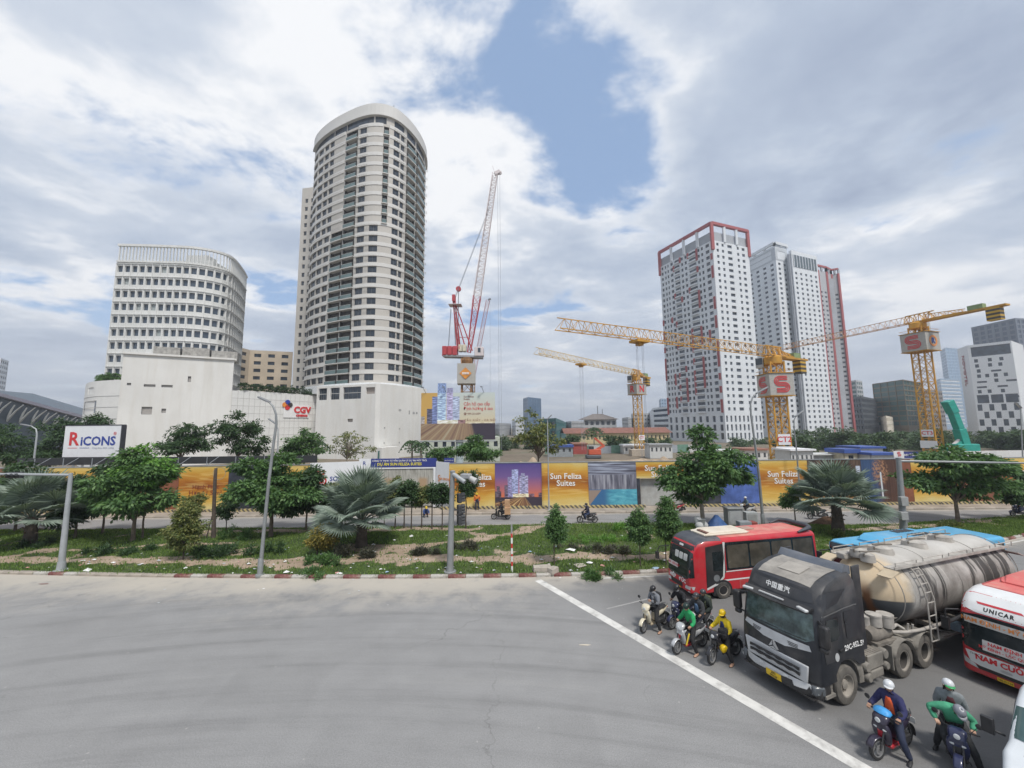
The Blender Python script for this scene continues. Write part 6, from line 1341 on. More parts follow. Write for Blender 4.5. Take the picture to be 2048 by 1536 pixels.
weed('dark green thicket of weeds under the left street lamp', 475, 1112, 165, 42, 'dark', 301, 260); weed('leafy pale weed bush behind the thicket', 470, 1078, 50, 40, 'mid', 302, 90); weed('dark grassy skirt round the large fan palm foot', 715, 1112, 90, 40, 'purple', 303, 170)
weed('purplish spiky weed patch left of the camera pole', 862, 1108, 60, 22, 'purple', 304, 120); weed('purplish weed patch right of the camera pole', 925, 1098, 55, 26, 'purple', 305, 110); weed('dark weed patch right of the conical young tree', 1185, 1102, 130, 24, 'purple', 306, 190); weed('dark weeds below the broad bright tree', 250, 1105, 150, 26, 'dark', 307, 190); weed('green weeds round the yellowing bush', 640, 1130, 75, 34, 'mid', 308, 110)
weed('tall green weed by the rear road', 1240, 1057, 22, 24, 'bright', 309, 50); weed('bright grass patch in the middle of the lawn', 1190, 1082, 150, 14, 'bright', 310, 190, ln=.16, wd=.04); weed('small weed bush by the kerb right of the left lamp', 628, 1148, 50, 20, 'mid', 311, 60); weed('weeds along the kerb left of the red bus', 1205, 1145, 90, 16, 'mid', 312, 90)
weed('dusty shrub at the foot of the left fan palm', 75, 1092, 60, 26, 'dark', 313, 90); weed('weeds at the foot of the right fan palm', 1690, 1072, 60, 22, 'olive', 314, 80); weed('weeds under the wide right tree', 1900, 1052, 60, 16, 'olive', 315, 70)
def grass():
 rng = np.random.default_rng(5); C = []
 N = 46000; xs = rng.uniform(-46, 50, N * 2);
 for x in xs:
  a, b = interp(KERB, x) + .2, interp(REAR, x) - .15
  y = a + (b - a) * rng.random()
  d = dirt_at(x, y) if rng.random() < .9 else 0
  if d + .35 * rng.random() < .42: C.append((x, y, med_z(x, y)))
  if len(C) >= N: break
 C = np.array(C); n = len(C); C = np.repeat(C, 3, 0) + rng.normal(size=(n * 3, 3)) * np.array([.09, .09, 0]); n *= 3
 tall = np.array([.5 + .5 * fbm(x, y, .3, 3, 9.0) for x, y, _ in C[::3]]); h = np.repeat(.07 + .13 * np.clip(tall, 0, 1.2), 3) * rng.uniform(.6, 1.3, n)
 Dr = rng.normal(size=(n, 3)) * .35; Dr[:, 2] = 1; Dr /= np.linalg.norm(Dr, axis=1)[:, None]; S = rng.normal(size=(n, 3)); S[:, 2] = 0; S /= np.linalg.norm(S, axis=1)[:, None]; w = .022 + .02 * rng.random(n)
 V = np.empty((n, 3, 3)); V[:, 0] = C - S * w[:, None] + [0, 0, -.03]; V[:, 1] = C + S * w[:, None] + [0, 0, -.03]; V[:, 2] = C + Dr * h[:, None]
 me = bpy.data.meshes.new('grass'); me.vertices.add(n * 3); me.vertices.foreach_set('co', V.reshape(-1).astype(np.float32)); me.loops.add(n * 3); me.loops.foreach_set('vertex_index', np.arange(n * 3, dtype=np.int32)); me.polygons.add(n); me.polygons.foreach_set('loop_start', np.arange(0, n * 3, 3, dtype=np.int32)); me.polygons.foreach_set('loop_total', np.full(n, 3, dtype=np.int32)); me.update(calc_edges=True); me.materials.append(LM['grass'])
 o = bpy.data.objects.new('grass', me); COL.objects.link(o); tag(o, 'short patchy grass growing over the median', 'grass', kind='stuff')
grass()
def crumple(rnd, s, m, name=None):
 mb = MB(); n = 7; ring = [(cos(2 * pi * k / n) * s * rnd.uniform(.6, 1.2), sin(2 * pi * k / n) * s * rnd.uniform(.4, .9), rnd.uniform(0, s * .35)) for k in range(n)]; mb.add(ring + [(0, 0, s * rnd.uniform(.3, .7))], [(k, (k + 1) % n, n) for k in range(n)]); return mb
def litter():
 rnd = random.Random(9); mb = MB(); cols = [mat('litter_white', (.72, .72, .71), .6), mat('litter_grey', (.45, .47, .48), .6), mat('litter_pink', (.6, .3, .28), .6), mat('litter_blue', (.3, .42, .55), .6)]
 for k in range(230):
  x = rnd.uniform(-30, 22); yk, yr = interp(KERB, x), interp(REAR, x); y = yk + .35 + abs(rnd.gauss(0, 1.6)) if rnd.random() < .62 else rnd.uniform(yk + .4, yr - .4)
  if y > yr - .3: continue
  q = crumple(rnd, rnd.choice((.05, .07, .09, .14)), None); mb.add([(a + x, b + y, c + med_z(x, y) + .03) for a, b, c in q.v], q.f, rnd.choice((0, 0, 0, 0, 1, 1, 2, 3)))
 for k in range(26):
  x = rnd.uniform(-24, 6); y = interp(KERB, x) - rnd.uniform(.1, 3.5 if k % 3 else .5); q = crumple(rnd, rnd.choice((.03, .05, .07)), None); mb.add([(a + x, b + y, c * .5 + .01) for a, b, c in q.v], q.f, rnd.choice((0, 1, 1)))
 o = mb.build('litter', cols); tag(o, 'scraps of white paper and plastic strewn over the grass', 'litter', kind='stuff')
 for u, v, s, c, lab, nm in ((572, 1143, .22, 0, 'white plastic bag by the kerb right of the left lamp', 'plastic_bag'), (1180, 1128, .24, 0, 'white plastic bag on the grass right of the conical tree', 'plastic_bag'), (1204, 1131, .18, 2, 'pink plastic bag on the grass near the kerb', 'plastic_bag'), (745, 1104, .26, 0, 'white rag in front of the fan palm', 'rag'), (1140, 1104, .34, 0, 'torn white sack among the weeds', 'sack'), (1310, 1135, .22, 3, 'bluish plastic bag near the red bus', 'plastic_bag'), (680, 1145, .2, 0, 'white wrapper by the kerb in front of the yellowing bush', 'wrapper'), (645, 1110, .2, 0, 'white bag under the yellowing bush', 'plastic_bag'), (823, 1073, .22, 0, 'white bag on the grass under the slim tree row', 'plastic_bag'), (175, 1140, .25, 0, 'pale bag near the left traffic light pole', 'plastic_bag')):
  p = G(u, v, .2); q = crumple(rnd, s, None); o = q.build(nm, cols[c], loc=(p.x, p.y, med_z(p.x, p.y) + .02)); tag(o, lab, 'litter')
 SL = mat('slab_concrete', (.40, .36, .31), .9, var=.15, scale=4, bump=.4)
 for u, v, sx_, sy_, h, rz, lab in ((1084, 1140, 1.05, .5, .28, .08, 'broken concrete slab on the grass near the kerb'), (1106, 1143, .5, .4, .34, .6, 'pale boulder beside the broken slab'), (1160, 1131, .62, .55, .05, .5, 'flat tan board lying on the grass')):
  p = G(u, v, .2); r = random.Random(u); b = MB(); b.box((0, 0, h / 2), (sx_, sy_, h), rz); b.v = [(x + r.uniform(-.05, .05), y + r.uniform(-.05, .05), z + (r.uniform(-.04, .04) if z > 0.06 else 0)) for x, y, z in b.v]; o = b.build(('concrete_slab', 'boulder', 'board')[(1084, 1106, 1160).index(u)], SL, loc=(p.x, p.y, med_z(p.x, p.y) - .01), bevel=.03); tag(o, lab, 'rubble')
 for u, v, w, lab in ((88, 1168, .22, 'dark red scrap lying on the road near the left edge'), (1168, 1290, .18, 'flattened pale scrap on the road left of the stop line')):
  p = G(u, v); o = crumple(rnd, w, None).build('road_scrap', (mat('scrap_red', (.16, .05, .045), .8), mat('scrap_pale', (.5, .45, .37), .8))[v > 1200], loc=(p.x, p.y, .004)); o.scale = (1.6, .5, .25); tag(o, lab, 'scrap')
litter()
GALV = mat('pole_galvanised', (.27, .285, .29), .5, metal=.3, var=.12, scale=1.5, dirt=(.25, .24, .22), dirt_amt=.35); POLE_L = mat('pole_light_grey', (.36, .38, .39), .5, metal=.2, var=.1); DARK = mat('dark_metal', (.045, .047, .05), .5); CABG = mat('cabinet_grey', (.30, .31, .31), .6, var=.1, dirt=(.2, .18, .15), dirt_amt=.5)
LAMPG = mat('lamp_lens', (.55, .56, .55), .3)
def gb(u, v): p = G(u, v, .2); p.z = med_z(p.x, p.y) if interp(KERB, p.x) < p.y < interp(REAR, p.x) else .0; return p
def street_lamp(label, base, path, head, r=(.11, .05), m=None, Y=None, foot=True):
 b = gb(*base) if Y is None else Vector((XP(base[0], base[1], Y), Y, .17 if Y > 38.8 and Y < 41 else 0.0)); Yb = b.y; t = thing('street_lamp', label, 'lamp', b, 0, 'street lamps'); P = [Vector((0, 0, 0))] + [D(u, v, Yb) - b for u, v in path]; n = len(P)
 mb = MB(); mb.tube(P, [r[0] + (r[1] - r[0]) * (k / (n - 1)) ** .7 for k in range(n)], 10); mb.build('post', m or GALV, t, smooth=50)
 h = D(*head, Yb) - b; e = P[-1]; d = (h - e).normalized(); q = MB(); q.beam(e - d * .1, h + d * .25, .26, .1); q.build('lamp_head', mat('lamp_head_grey', (.22, .23, .24), .5), t, bevel=.03); MB().beam(e + d * .1 + Vector((0, 0, -.065)), h + d * .2 + Vector((0, 0, -.065)), .18, .02).build('lens', LAMPG, t)
 if foot: MB().lathe([(r[0] * 2.1, -.05), (r[0] * 2.1, .06), (r[0] * 1.3, .08), (r[0] * 1.25, .9), (r[0], .95)], 12).build('base_flange', m or GALV, t, smooth=40)
 return t
street_lamp('tall street lamp with curved arm on the left of the median', (520, 1147), [(528, 1060), (538, 960), (548, 880), (553, 848), (552, 828), (546, 812), (537, 803)], (524, 797), (.115, .045))
street_lamp('thin street lamp behind the spreading tree', (549, 1052), [(553, 960), (556, 880), (556, 858), (552, 848)], (541, 840), (.08, .04), m=POLE_L, Y=38.2)
street_lamp('pale street lamp with hooked arm behind the left billboard', (62, 1000), [(68, 920), (74, 868), (72, 858), (62, 852)], (46, 849), (.12, .05), m=POLE_L, Y=44)
street_lamp('grey street lamp right of the big median tree', (1526, 1046), [(1519, 960), (1509, 880), (1502, 830), (1501, 808), (1505, 795), (1514, 786)], (1530, 777), (.12, .05))
street_lamp('small street lamp before the white towers', (1601, 1016), [(1598, 960), (1592, 890), (1588, 855), (1588, 840), (1592, 832)], (1603, 824), (.09, .04), Y=39.6)
street_lamp('thin lamp post in front of the gold panel by the sparse tree', (1098, 1016), [(1097, 960), (1096, 900), (1095, 850), (1095, 838)], (1100, 833), (.07, .045), m=POLE_L, Y=39.6)
street_lamp('thin grey lamp post at the right edge of the picture', (2047, 1010), [(2046, 930), (2043, 860), (2041, 815)], (2034, 808), (.08, .045), Y=44)
def signal_head(parent, c, rz, lit=None, h=1.0):
 o = MB().box((0, 0, 0), (.36, .22, h)).build('signal_box', DARK, parent, bevel=.04); o.location = c; o.rotation_euler.z = rz
 for k, col in enumerate(('red', 'amber', 'green')):
  z = (1 - k) * h * .31; MB().lathe([(.0, -.12), (.115, -.12), (.115, -.10)], 14, 'Y').build('lens', mat('lens_' + col + ('_lit' if lit == col else ''), {'red': (.12, .02, .02), 'amber': (.12, .07, .01), 'green': (.01, .3, .12) if lit == col else (.01, .08, .05)}[col], .3, emit=(.02, .9, .4, 2.0) if lit == col else None), o, loc=(0, 0, z))
  q = MB()
  for i in range(9):
   a0, a1 = radians(-20 + i * 220 / 9), radians(-20 + (i + 1) * 220 / 9); q.add([(.13 * cos(a0), -.11, z + .13 * sin(a0)), (.13 * cos(a1), -.11, z + .13 * sin(a1)), (.13 * cos(a1), -.33, z + .13 * sin(a1)), (.13 * cos(a0), -.33, z + .13 * sin(a0))], [(0, 1, 2, 3)])
  q.build('visor', DARK, o)
 return o
def left_gantry():
 b = gb(122, 1138); t = thing('traffic_gantry', 'pale traffic light gantry with arm leaving the left edge', 'gantry', b); top = D(142, 946, b.y) - b
 MB().tube([(0, 0, 0), top], [.17, .10], 12).build('post', POLE_L, t, smooth=50); MB().lathe([(.34, -.03), (.34, .05), (.22, .06), (.19, .5)], 12).build('base_flange', POLE_L, t); a = top + Vector((0, 0, -.12)); e = a + Vector((-8.5, -.6, .28)); MB().tube([a, e], [.075, .05], 10).build('arm', POLE_L, t, smooth=50)
 p = D(34, 951, b.y) - b; h = signal_head(t, (p.x, p.y - .1, a.z + .03), 0, 'green', .95); h.rotation_euler = (0, pi / 2, 0)
left_gantry()
def camera_pole():
 b = gb(900, 1141); t = thing('traffic_pole', 'grey traffic pole with camera housing and dark signal heads in the middle of the median', 'pole', b); top = D(905, 944, b.y) - b
 MB().tube([(0, 0, 0), top], [.20, .135], 14).build('post', GALV, t, smooth=50); MB().lathe([(.36, -.03), (.36, .04), (.23, .06), (.21, .3)], 12).build('base_flange', GALV, t); MB().lathe([(.16, -.02), (.17, .06), (.05, .1)], 12, 'Z', top).build('cap', GALV, t)
 a = top + Vector((.05, -.05, -.12)); MB().tube([a, a + Vector((.75, -.35, -.42))], .13, 10).build('stub_arm', POLE_L, t, smooth=40); hc = a + Vector((.78, -.05, -.12))
 MB().box(hc, (.62, .42, .3), radians(-20)).build('camera_housing', mat('camera_grey', (.28, .29, .30), .5), t, bevel=.07); MB().tube([hc + Vector((.25, -.1, -.1)), hc + Vector((.62, -.25, -.28))], [.15, .19], 12).build('camera_lens', mat('camera_pale', (.42, .42, .41), .5), t, smooth=40)
 for k, v in enumerate((997, 1020, 1041)):
  p = D(914, v, b.y) - b; o = signal_head(t, (p.x + .12, .12, p.z), radians(118), None, .55)
 MB().box((.2, .05, (D(914, 1020, b.y) - b).z), (.5, .08, .08)).build('bracket', DARK, t)
camera_pole()
def guide_post():
 b = gb(1024, 1141); t = thing('striped_post', 'red and white striped guide post with grey top on the grass', 'post', b); zs = [0, .52, .9, 1.35, 1.55, 2.05, 2.45, 2.95, 3.3]; hgt = (D(1022, 1048, b.y) - b).z; W_, R_ = mat('post_white', (.72, .72, .70), .6), mat('post_red', (.55, .05, .04), .6); f = hgt * .80 / 3.3
 for k in range(8): MB().tube([(0, 0, zs[k] * f), (0, 0, zs[k + 1] * f - .002)], .055, 10).build('band', (W_, R_)[k % 2], t, smooth=50)
 MB().tube([(0, 0, 3.3 * f), (0, 0, hgt)], .05, 10).build('top', CABG, t, smooth=50)
guide_post()
def right_gantry():
 b = gb(1808, 1062); t = thing('traffic_gantry', 'grey traffic gantry with long arm leaving the right edge', 'gantry', b); top = D(1797, 917, b.y) - b
 MB().tube([(0, 0, 0), top], [.24, .16], 14).build('post', GALV, t, smooth=50); MB().lathe([(.4, -.03), (.4, .05), (.26, .07), (.25, .4)], 12).build('base_flange', GALV, t); a = top + Vector((0, 0, -.2)); e = D(2100, 927, b.y - 2.2) - b; MB().tube([a, e], [.10, .06], 10).build('arm', GALV, t, smooth=50); MB().lathe([(.2, 0), (.2, .05), (.05, .12)], 12, 'Z', top).build('cap', GALV, t)
 for v, s in ((1001, .62), (1030, .55)): p = D(1800, v, b.y) - b; MB().box((p.x - .05, -.3, p.z), (.55, .3, s * 1.1)).build('control_box', CABG, t, bevel=.03)
right_gantry()
def odds():
 b = gb(427, 1076); t = thing('dead_trunk', 'bare dark trunk standing like a pole before the gold poster', 'trunk', b); P = [Vector((0, 0, 0))] + [D(u, v, b.y) - b for u, v in ((428, 1010), (430, 960), (432, 936))]; MB().tube(P, [.16, .13, .12, .1], 9).build('stem', BARK_D, t, smooth=50); MB().beam((-.55, 0, 0), P[1] + Vector((0, 0, -.4)), .06).build('prop', BARK_D, t)
 b = gb(1472, 1053); t = thing('control_cabinet', 'tall grey control cabinet with sloping cap behind the red bus', 'cabinet', b); w = 29 * b.y / F_PX; h = (D(1472, 1018, b.y) - b).z; MB().box((0, .3, h / 2), (w, .7, h)).build('body', CABG, t, bevel=.02); MB().box((0, .3, h + .05), (w + .14, .9, .1)).build('cap', CABG, t, bevel=.02); MB().box((0, -.06, h * .5), (w * .8, .02, h * .8)).build('door', mat('cabinet_door', (.34, .35, .35), .6), t)
 b = gb(1506, 1052); t = thing('control_cabinet', 'lower pale cabinet right beside the tall grey one', 'cabinet', b); MB().box((0, .3, .55), (.95, .6, 1.1)).build('body', mat('pale_cabinet', (.36, .38, .38), .6), t, bevel=.02); MB().box((0, -.02, .55), (.7, .02, .8)).build('door', CABG, t)
 b = gb(1496, 1058); t = thing('handcart', 'low grey box cart with dark red end behind the red bus', 'cart', b); MB().box((-.3, 0, .35), (.95, .6, .5)).build('box', mat('cart_grey', (.26, .28, .30), .6), t, bevel=.04); MB().box((.42, 0, .33), (.45, .58, .46)).build('red_end', mat('cart_red', (.25, .05, .04), .6), t, bevel=.04)
 for x in (-.5, .1): MB().lathe([(.05, -.04), (.1, -.04), (.1, .04), (.05, .04)], 10, 'Y', (x, -.3, .1)).build('wheel', DARK, t)
 b = gb(1403, 1058); t = thing('waste_bin', 'grey waste bin heaped with pale sacks at the foot of the big tree', 'bin', b); MB().lathe([(.26, 0), (.33, .75), (.36, .8), (.31, .78)], 14).build('bin', mat('bin_grey', (.32, .34, .35), .6), t, smooth=40)
 rr = random.Random(4)
 for k in range(3): q = MB(); q.lathe([(.03, 0), (.26, .08), (.32, .3), (.2, .52), (.04, .58)], 10, 'Z', (rr.uniform(-.4, .4), rr.uniform(-.2, .2), .05 + .35 * (k == 2))); q.v = [(x + rr.uniform(-.04, .04), y + rr.uniform(-.04, .04), z + rr.uniform(-.03, .03)) for x, y, z in q.v]; q.build('sack', mat('sack_white', (.52, .53, .52), .8, var=.15), t, smooth=60)
 b = gb(1434, 1056); t = thing('tarpaulin', 'blue tarpaulin draped over a heap beside the big tree', 'tarpaulin', b); vs, fs = [], []; n = 12
 for i in range(7):
  for j in range(n): a = 2 * pi * j / n; r = .14 + .75 * (i / 6) ** 1.1; vs.append((r * cos(a) * (1 + .16 * sin(3 * a + 1)), .5 * r * sin(a), 1.0 * (1 - i / 6) ** .8 + .04 * sin(5 * a)))
 for i in range(6):
  for j in range(n): fs.append((i * n + j, i * n + (j + 1) % n, (i + 1) * n + (j + 1) % n, (i + 1) * n + j))
 fs.append(tuple(range(n))); q = MB(); q.add(vs, fs); q.build('sheet', mat('tarp_blue', (.05, .12, .30), .55, var=.25, scale=3), t, smooth=60); MB().box((.1, .1, .2), (.5, .3, .4)).build('load', CABG, t)
odds()
TYRE = mat('tyre', (.05, .048, .045), .9, var=.2, scale=4, dirt=(.20, .185, .165), dirt_amt=.55, dirt_scale=2); TYRE_D = mat('tyre_dusty', (.135, .125, .11), .95, var=.25, scale=4, dirt=(.055, .052, .05), dirt_amt=.6, dirt_scale=3); RIM_K = mat('rim_hollow_shade', (.055, .05, .045), .9, var=.3, scale=5); RIM_D = mat('rim_dusty', (.30, .275, .24), .85, var=.2, scale=4, dirt=(.15, .13, .11), dirt_amt=.5); RIM_G = mat('rim_grey', (.26, .26, .26), .5, metal=.4)  # RIM_K: shade inside the deep rear rims, put into a darker dish colour
VGLASS = mat('vehicle_glass', (.018, .024, .026), .10, var=.3, scale=1.5, spec=.7); BLACKP = mat('black_plastic', (.022, .022, .024), .5, var=.2, dirt=(.12, .11, .1), dirt_amt=.3); CHROME = mat('silver_trim', (.50, .51, .52), .35, metal=.5, var=.05); LENS = mat('headlamp_lens', (.55, .56, .56), .12, var=.2, scale=8); PLATE_Y = mat('plate_yellow', (.68, .45, .02), .5, var=.04); TXT_K = mat('black_letters', (.02, .02, .02), .6); WHITE_V = mat('vehicle_white', (.70, .71, .71), .35, coat=.3, var=.03, dirt=(.5, .47, .42), dirt_amt=.35, dirt_scale=1.2)
RED_V = mat('vehicle_red', (.52, .018, .03), .35, coat=.35, var=.06, dirt=(.34, .10, .09), dirt_amt=.5, dirt_scale=1.0); RED_D = mat('faded_red_roof', (.56, .13, .12), .65, var=.12, scale=1, dirt=(.52, .36, .27), dirt_amt=.6, dirt_scale=.9)
WM = {}
def wheel(parent, x, y, r, w, tm=TYRE, rm=RIM_G, dual=False, deep=False):
 s = 1 if y > 0 else -1; k = (r, w, tm.name, rm.name, deep)
 if k not in WM:
  t = MB(); t.lathe([(r * .60, -w / 2), (r * .82, -w / 2), (r * .95, -w * .44), (r, -w * .30), (r, w * .30), (r * .95, w * .44), (r * .82, w / 2), (r * .60, w / 2)], 30, 'Y')
  q = MB(); d = -w * .30 if deep else w * .10
  q.lathe([(r * .61, -w * .42), (r * .61, w * .46), (r * .54, w * .46), (r * .50, w * .30)], 26, 'Y', cap=False); q.lathe([(r * .50, w * .30), (r * .42, d), (r * .26, d), (r * .24, d + w * .16)], 26, 'Y', mi=1, cap=False); q.lathe([(r * .25, d + .01), (r * .24, d + w * .17), (r * .12, d + w * .22), (.001, d + w * .22)], 20, 'Y')
  for i in range(10): a = i * pi / 5; q.lathe([(.018, d), (.018, d + .03), (.001, d + .035)], 6, 'Y', (cos(a) * r * .33, 0, sin(a) * r * .33))
  WM[k] = (t.mesh('tyre', tm, 35), q.mesh('rim', [rm, RIM_K if tm is TYRE_D and deep else rm], 35))
 wo = bpy.data.objects.new('wheel', None); COL.objects.link(wo); wo.parent = parent; wo.location = (x, y, r); wo.empty_display_size = .1
 if s < 0: wo.rotation_euler.z = pi
 inst('tyre', WM[k][0], wo, (0, 0, 0)); inst('rim', WM[k][1], wo, (0, 0, 0))
 if dual: inst('tyre', WM[k][0], wo, (0, -w * 1.08, 0))
 return wo
def body_loft(stations, nz=5):
 rings = []
 for x, hw, zb, zt, r, tum in stations:
  ring = [];
  def arc(cy, cz, a0, a1, rr): return [(x, cy + rr * cos(a), cz + rr * sin(a)) for a in [a0 + (a1 - a0) * k / nz for k in range(nz + 1)]]
  rb = min(.10, hw * .3); hwt = hw - tum
  ring += arc(hwt - r, zt - r, 0, pi / 2, r); ring += arc(-hwt + r, zt - r, pi / 2, pi, r); ring += arc(-hw + rb, zb + rb, pi, 1.5 * pi, rb); ring += arc(hw - rb, zb + rb, 1.5 * pi, 2 * pi, rb); rings.append(ring)
 return MB().loft(rings, True, True)
def side_poly(pts, y): return [(x, y, z) for x, z in pts]
def front_poly(pts, x): return [(x, y, z) for y, z in pts]
def rr_poly(x0, x1, z0, z1, r, n=4): return [((x0 + x1) / 2 + a, (z0 + z1) / 2 + b) for a, b in rrect(x1 - x0, z1 - z0, r, n)]
TF = lambda y, z, x=6.0: Matrix.Translation((x, y, z)) @ Matrix.Rotation(pi / 2, 4, 'Z') @ Matrix.Rotation(pi / 2, 4, 'X')      # text on a front (+x face)
TS = lambda x, z, y=3.0: Matrix.Translation((x, y, z)) @ Matrix.Rotation(pi, 4, 'Z') @ Matrix.Rotation(pi / 2, 4, 'X')          # text on the left (+y face)
TTOP = lambda x, y, rz: Matrix.Translation((x, y, 6)) @ Matrix.Rotation(rz, 4, 'Z')
FX, SY, TZ = (-1, 0, 0), (0, -1, 0), (0, 0, -1)
def place(name, label, cat, anchor, local, ang, group=None, sc=(1, 1, 1)):
 c, s = cos(ang), sin(ang); x, y = local[0] * sc[0], local[1] * sc[1]
 t = thing(name, label, cat, (anchor[0] - (c * x - s * y), anchor[1] - (s * x + c * y), 0), ang, group); t.scale = sc
 return t
def red_bus():
 L, W, H = 7.5, 2.25, 3.0; ang = radians(180 + 13.0); a = G(1447, 1197)
 r = place('red_bus', 'red coach with white roof unit and dusty windows at the stop line', 'bus', (a.x, a.y), (5.85, W / 2 - .02), ang, 'buses waiting at the stop line', (1.04, .94, .94))
 st = [(0, W / 2 - .16, .5, H - .22, .22, .08), (.06, W / 2 - .05, .42, H - .08, .26, .08), (.3, W / 2, .38, H, .28, .07), (5.9, W / 2, .34, H, .28, .07), (6.6, W / 2, .32, H - .03, .28, .07), (7.0, W / 2 - .02, .32, H - .16, .28, .08), (7.22, W / 2 - .07, .32, H - .42, .3, .09), (7.36, W / 2 - .15, .32, 2.1, .3, .08), (7.45, W / 2 - .18, .34, 1.5, .24, .05), (7.5, W / 2 - .27, .40, 1.1, .16, .0)]
 mb = body_loft(st); body = mb.build('body', RED_V, r, smooth=38); B = bvh_of(mb); P = lambda *k, **kw: patch(*k, **kw)
 y = W / 2
 P(side_poly([(.25, 2.72), (.15, 1.3), (.55, 1.36), (5.55, 1.36), (5.55, 2.78)], 2), B, SY, VGLASS, 'window_band', r, eps=.006)
 for k in range(4):
  x1, x0 = 5.45 - k * 1.3, 5.45 - k * 1.3 - 1.2; w = P(side_poly(rr_poly(max(x0, .35), x1, 1.46, 2.62, .08), 2), B, SY, mat('dusty_coach_window', (.085, .075, .058), .25, var=.35, scale=1.2, spec=.6), 'window', r, eps=.012)
 P(side_poly([(5.6, 2.74), (6.65, 2.62), (6.72, .62), (6.5, .55), (5.9, .95), (5.6, 1.3)], 2), B, SY, BLACKP, 'driver_door', r, eps=.008); P(side_poly(rr_poly(5.72, 6.3, 1.4, 2.35, .06), 2), B, SY, VGLASS, 'driver_window', r, eps=.014)
 P(side_poly([(5.55, 2.80), (5.68, 2.80), (5.66, 1.4), (5.72, 1.05), (6.0, .75), (6.72, .50), (6.72, .60), (6.05, .86), (5.80, 1.12), (5.76, 1.45)], 2), B, SY, mat('pale_stripe', (.55, .55, .54), .5), 'door_stripe', r, eps=.016, cuts=4)
 P(side_poly([(.1, 1.34), (5.6, 1.34), (5.6, 1.29), (.1, 1.29)], 2), B, SY, WHITE_V, 'upper_stripe', r, eps=.012); P(side_poly([(.1, .93), (5.85, .93), (5.95, .86), (.1, .84)], 2), B, SY, WHITE_V, 'lower_stripe', r, eps=.012); P(side_poly([(.3, .82), (4.9, .82), (4.9, .42), (.3, .42)], 2), B, SY, RED_D, 'lower_panel', r, eps=.01)
 P(side_poly([(6.15 + .17 * cos(i * pi / 8), 1.05 + .17 * sin(i * pi / 8)) for i in range(16)], 2), B, SY, mat('door_badge', (.16, .17, .18), .5), 'badge', r, eps=.013)
 for k in range(3): P(side_poly(rr_poly(.5 + k * 1.5, 1.85 + k * 1.5, .45, .8, .03), 2), B, SY, mat('hatch_red', (.46, .05, .05), .5, var=.12), 'luggage_hatch', r, eps=.017)
 ws = P(front_poly([(-.95, 2.32), (-1.0, 1.12), (-.6, .96), (.6, .96), (1.0, 1.12), (.95, 2.32), (.6, 2.42), (-.6, 2.42)], 8), B, FX, VGLASS, 'windscreen', r, eps=.012, cuts=4)
 for k in range(3): P(front_poly(rr_poly(-.05 + k * .35 - .28, -.05 + k * .35 + .02, 1.86, 2.2, .05), 8), B, FX, mat('visor_white', (.58, .58, .55), .6), 'sun_visor', r, eps=.02)
 P(front_poly(rr_poly(-.95, -.02, 1.34, 1.56, .01), 8), B, FX, mat('dash_board', (.68, .60, .58), .5), 'destination_board', r, eps=.022); text_patch('YÊN BÁI - CẦU GIẤY', B, FX, TXT_R, r, .13, TF(-.48, 1.45, 8), eps=.03, bold=.004)
 P(front_poly([(-.95, 2.44), (.95, 2.44), (.9, 2.66), (-.9, 2.66)], 8), B, FX, BLACKP, 'front_header', r, eps=.01); P(front_poly(rr_poly(-.12, .2, 2.5, 2.6, .01), 8), B, FX, WHITE_V, 'header_tag', r, eps=.02)
 text_patch('HIỆP', B, FX, TXT_W, r, .25, TF(-.44, .84, 8), eps=.018, bold=.012); text_patch('ĐỨC', B, FX, TXT_W, r, .25, TF(.36, .82, 8), eps=.018, bold=.012)
 P(front_poly(rr_poly(-.62, .34, .48, .70, .05), 8), B, FX, BLACKP, 'grille', r, eps=.014); P(front_poly(rr_poly(-.2, .2, .36, .46, .01), 8), B, FX, PLATE_Y, 'number_plate', r, eps=.03)
 for s in (-1, 1): P(front_poly([(s * .55, .50), (s * 1.0, .52), (s * 1.02, .68), (s * .62, .68)], 8), B, FX, LENS, 'headlamp', r, eps=.014)
 for s in (-1, 1): P(front_poly(rr_poly(s * .85 - .06, s * .85 + .06, .38, .44, .03), 8), B, FX, LENS, 'fog_lamp', r, eps=.02)
 P([(7.1, y_, 6) for y_ in (-.95, .95)] + [(6.2, 1.0, 6), (5.7, 1.02, 6), (6.35, .72, 6), (6.35, -.72, 6), (5.7, -1.02, 6), (6.2, -1.0, 6)], B, TZ, mat('roof_dark_cap', (.055, .06, .072), .5, dirt=(.2, .19, .18), dirt_amt=.5), 'roof_cap', r, eps=.014, cuts=4)
 P([(.3, -.9, 6), (.3, .9, 6), (6.1, .9, 6), (6.1, -.9, 6)], B, TZ, RED_D, 'roof_panel', r, eps=.008)
 q = body_loft([(3.6, .5, H - .02, H + .05, .03, .1), (3.9, .66, H - .02, H + .19, .08, .12), (5.9, .68, H - .02, H + .20, .08, .12), (6.25, .62, H - .02, H + .06, .03, .12)]); un = q.build('roof_unit', mat('roof_unit_cream', (.66, .60, .50), .6, var=.06, dirt=(.5, .40, .30), dirt_amt=.5), r, smooth=40)
 MB().box((6.02, .12, H + .15), (.22, .75, .06), 0).build('unit_grille', mat('unit_brown', (.16, .08, .06), .7), un); MB().box((3.2, -.2, H + .04), (.6, .5, .08)).build('roof_hatch', mat('hatch_dust', (.40, .27, .22), .7), r, bevel=.02)
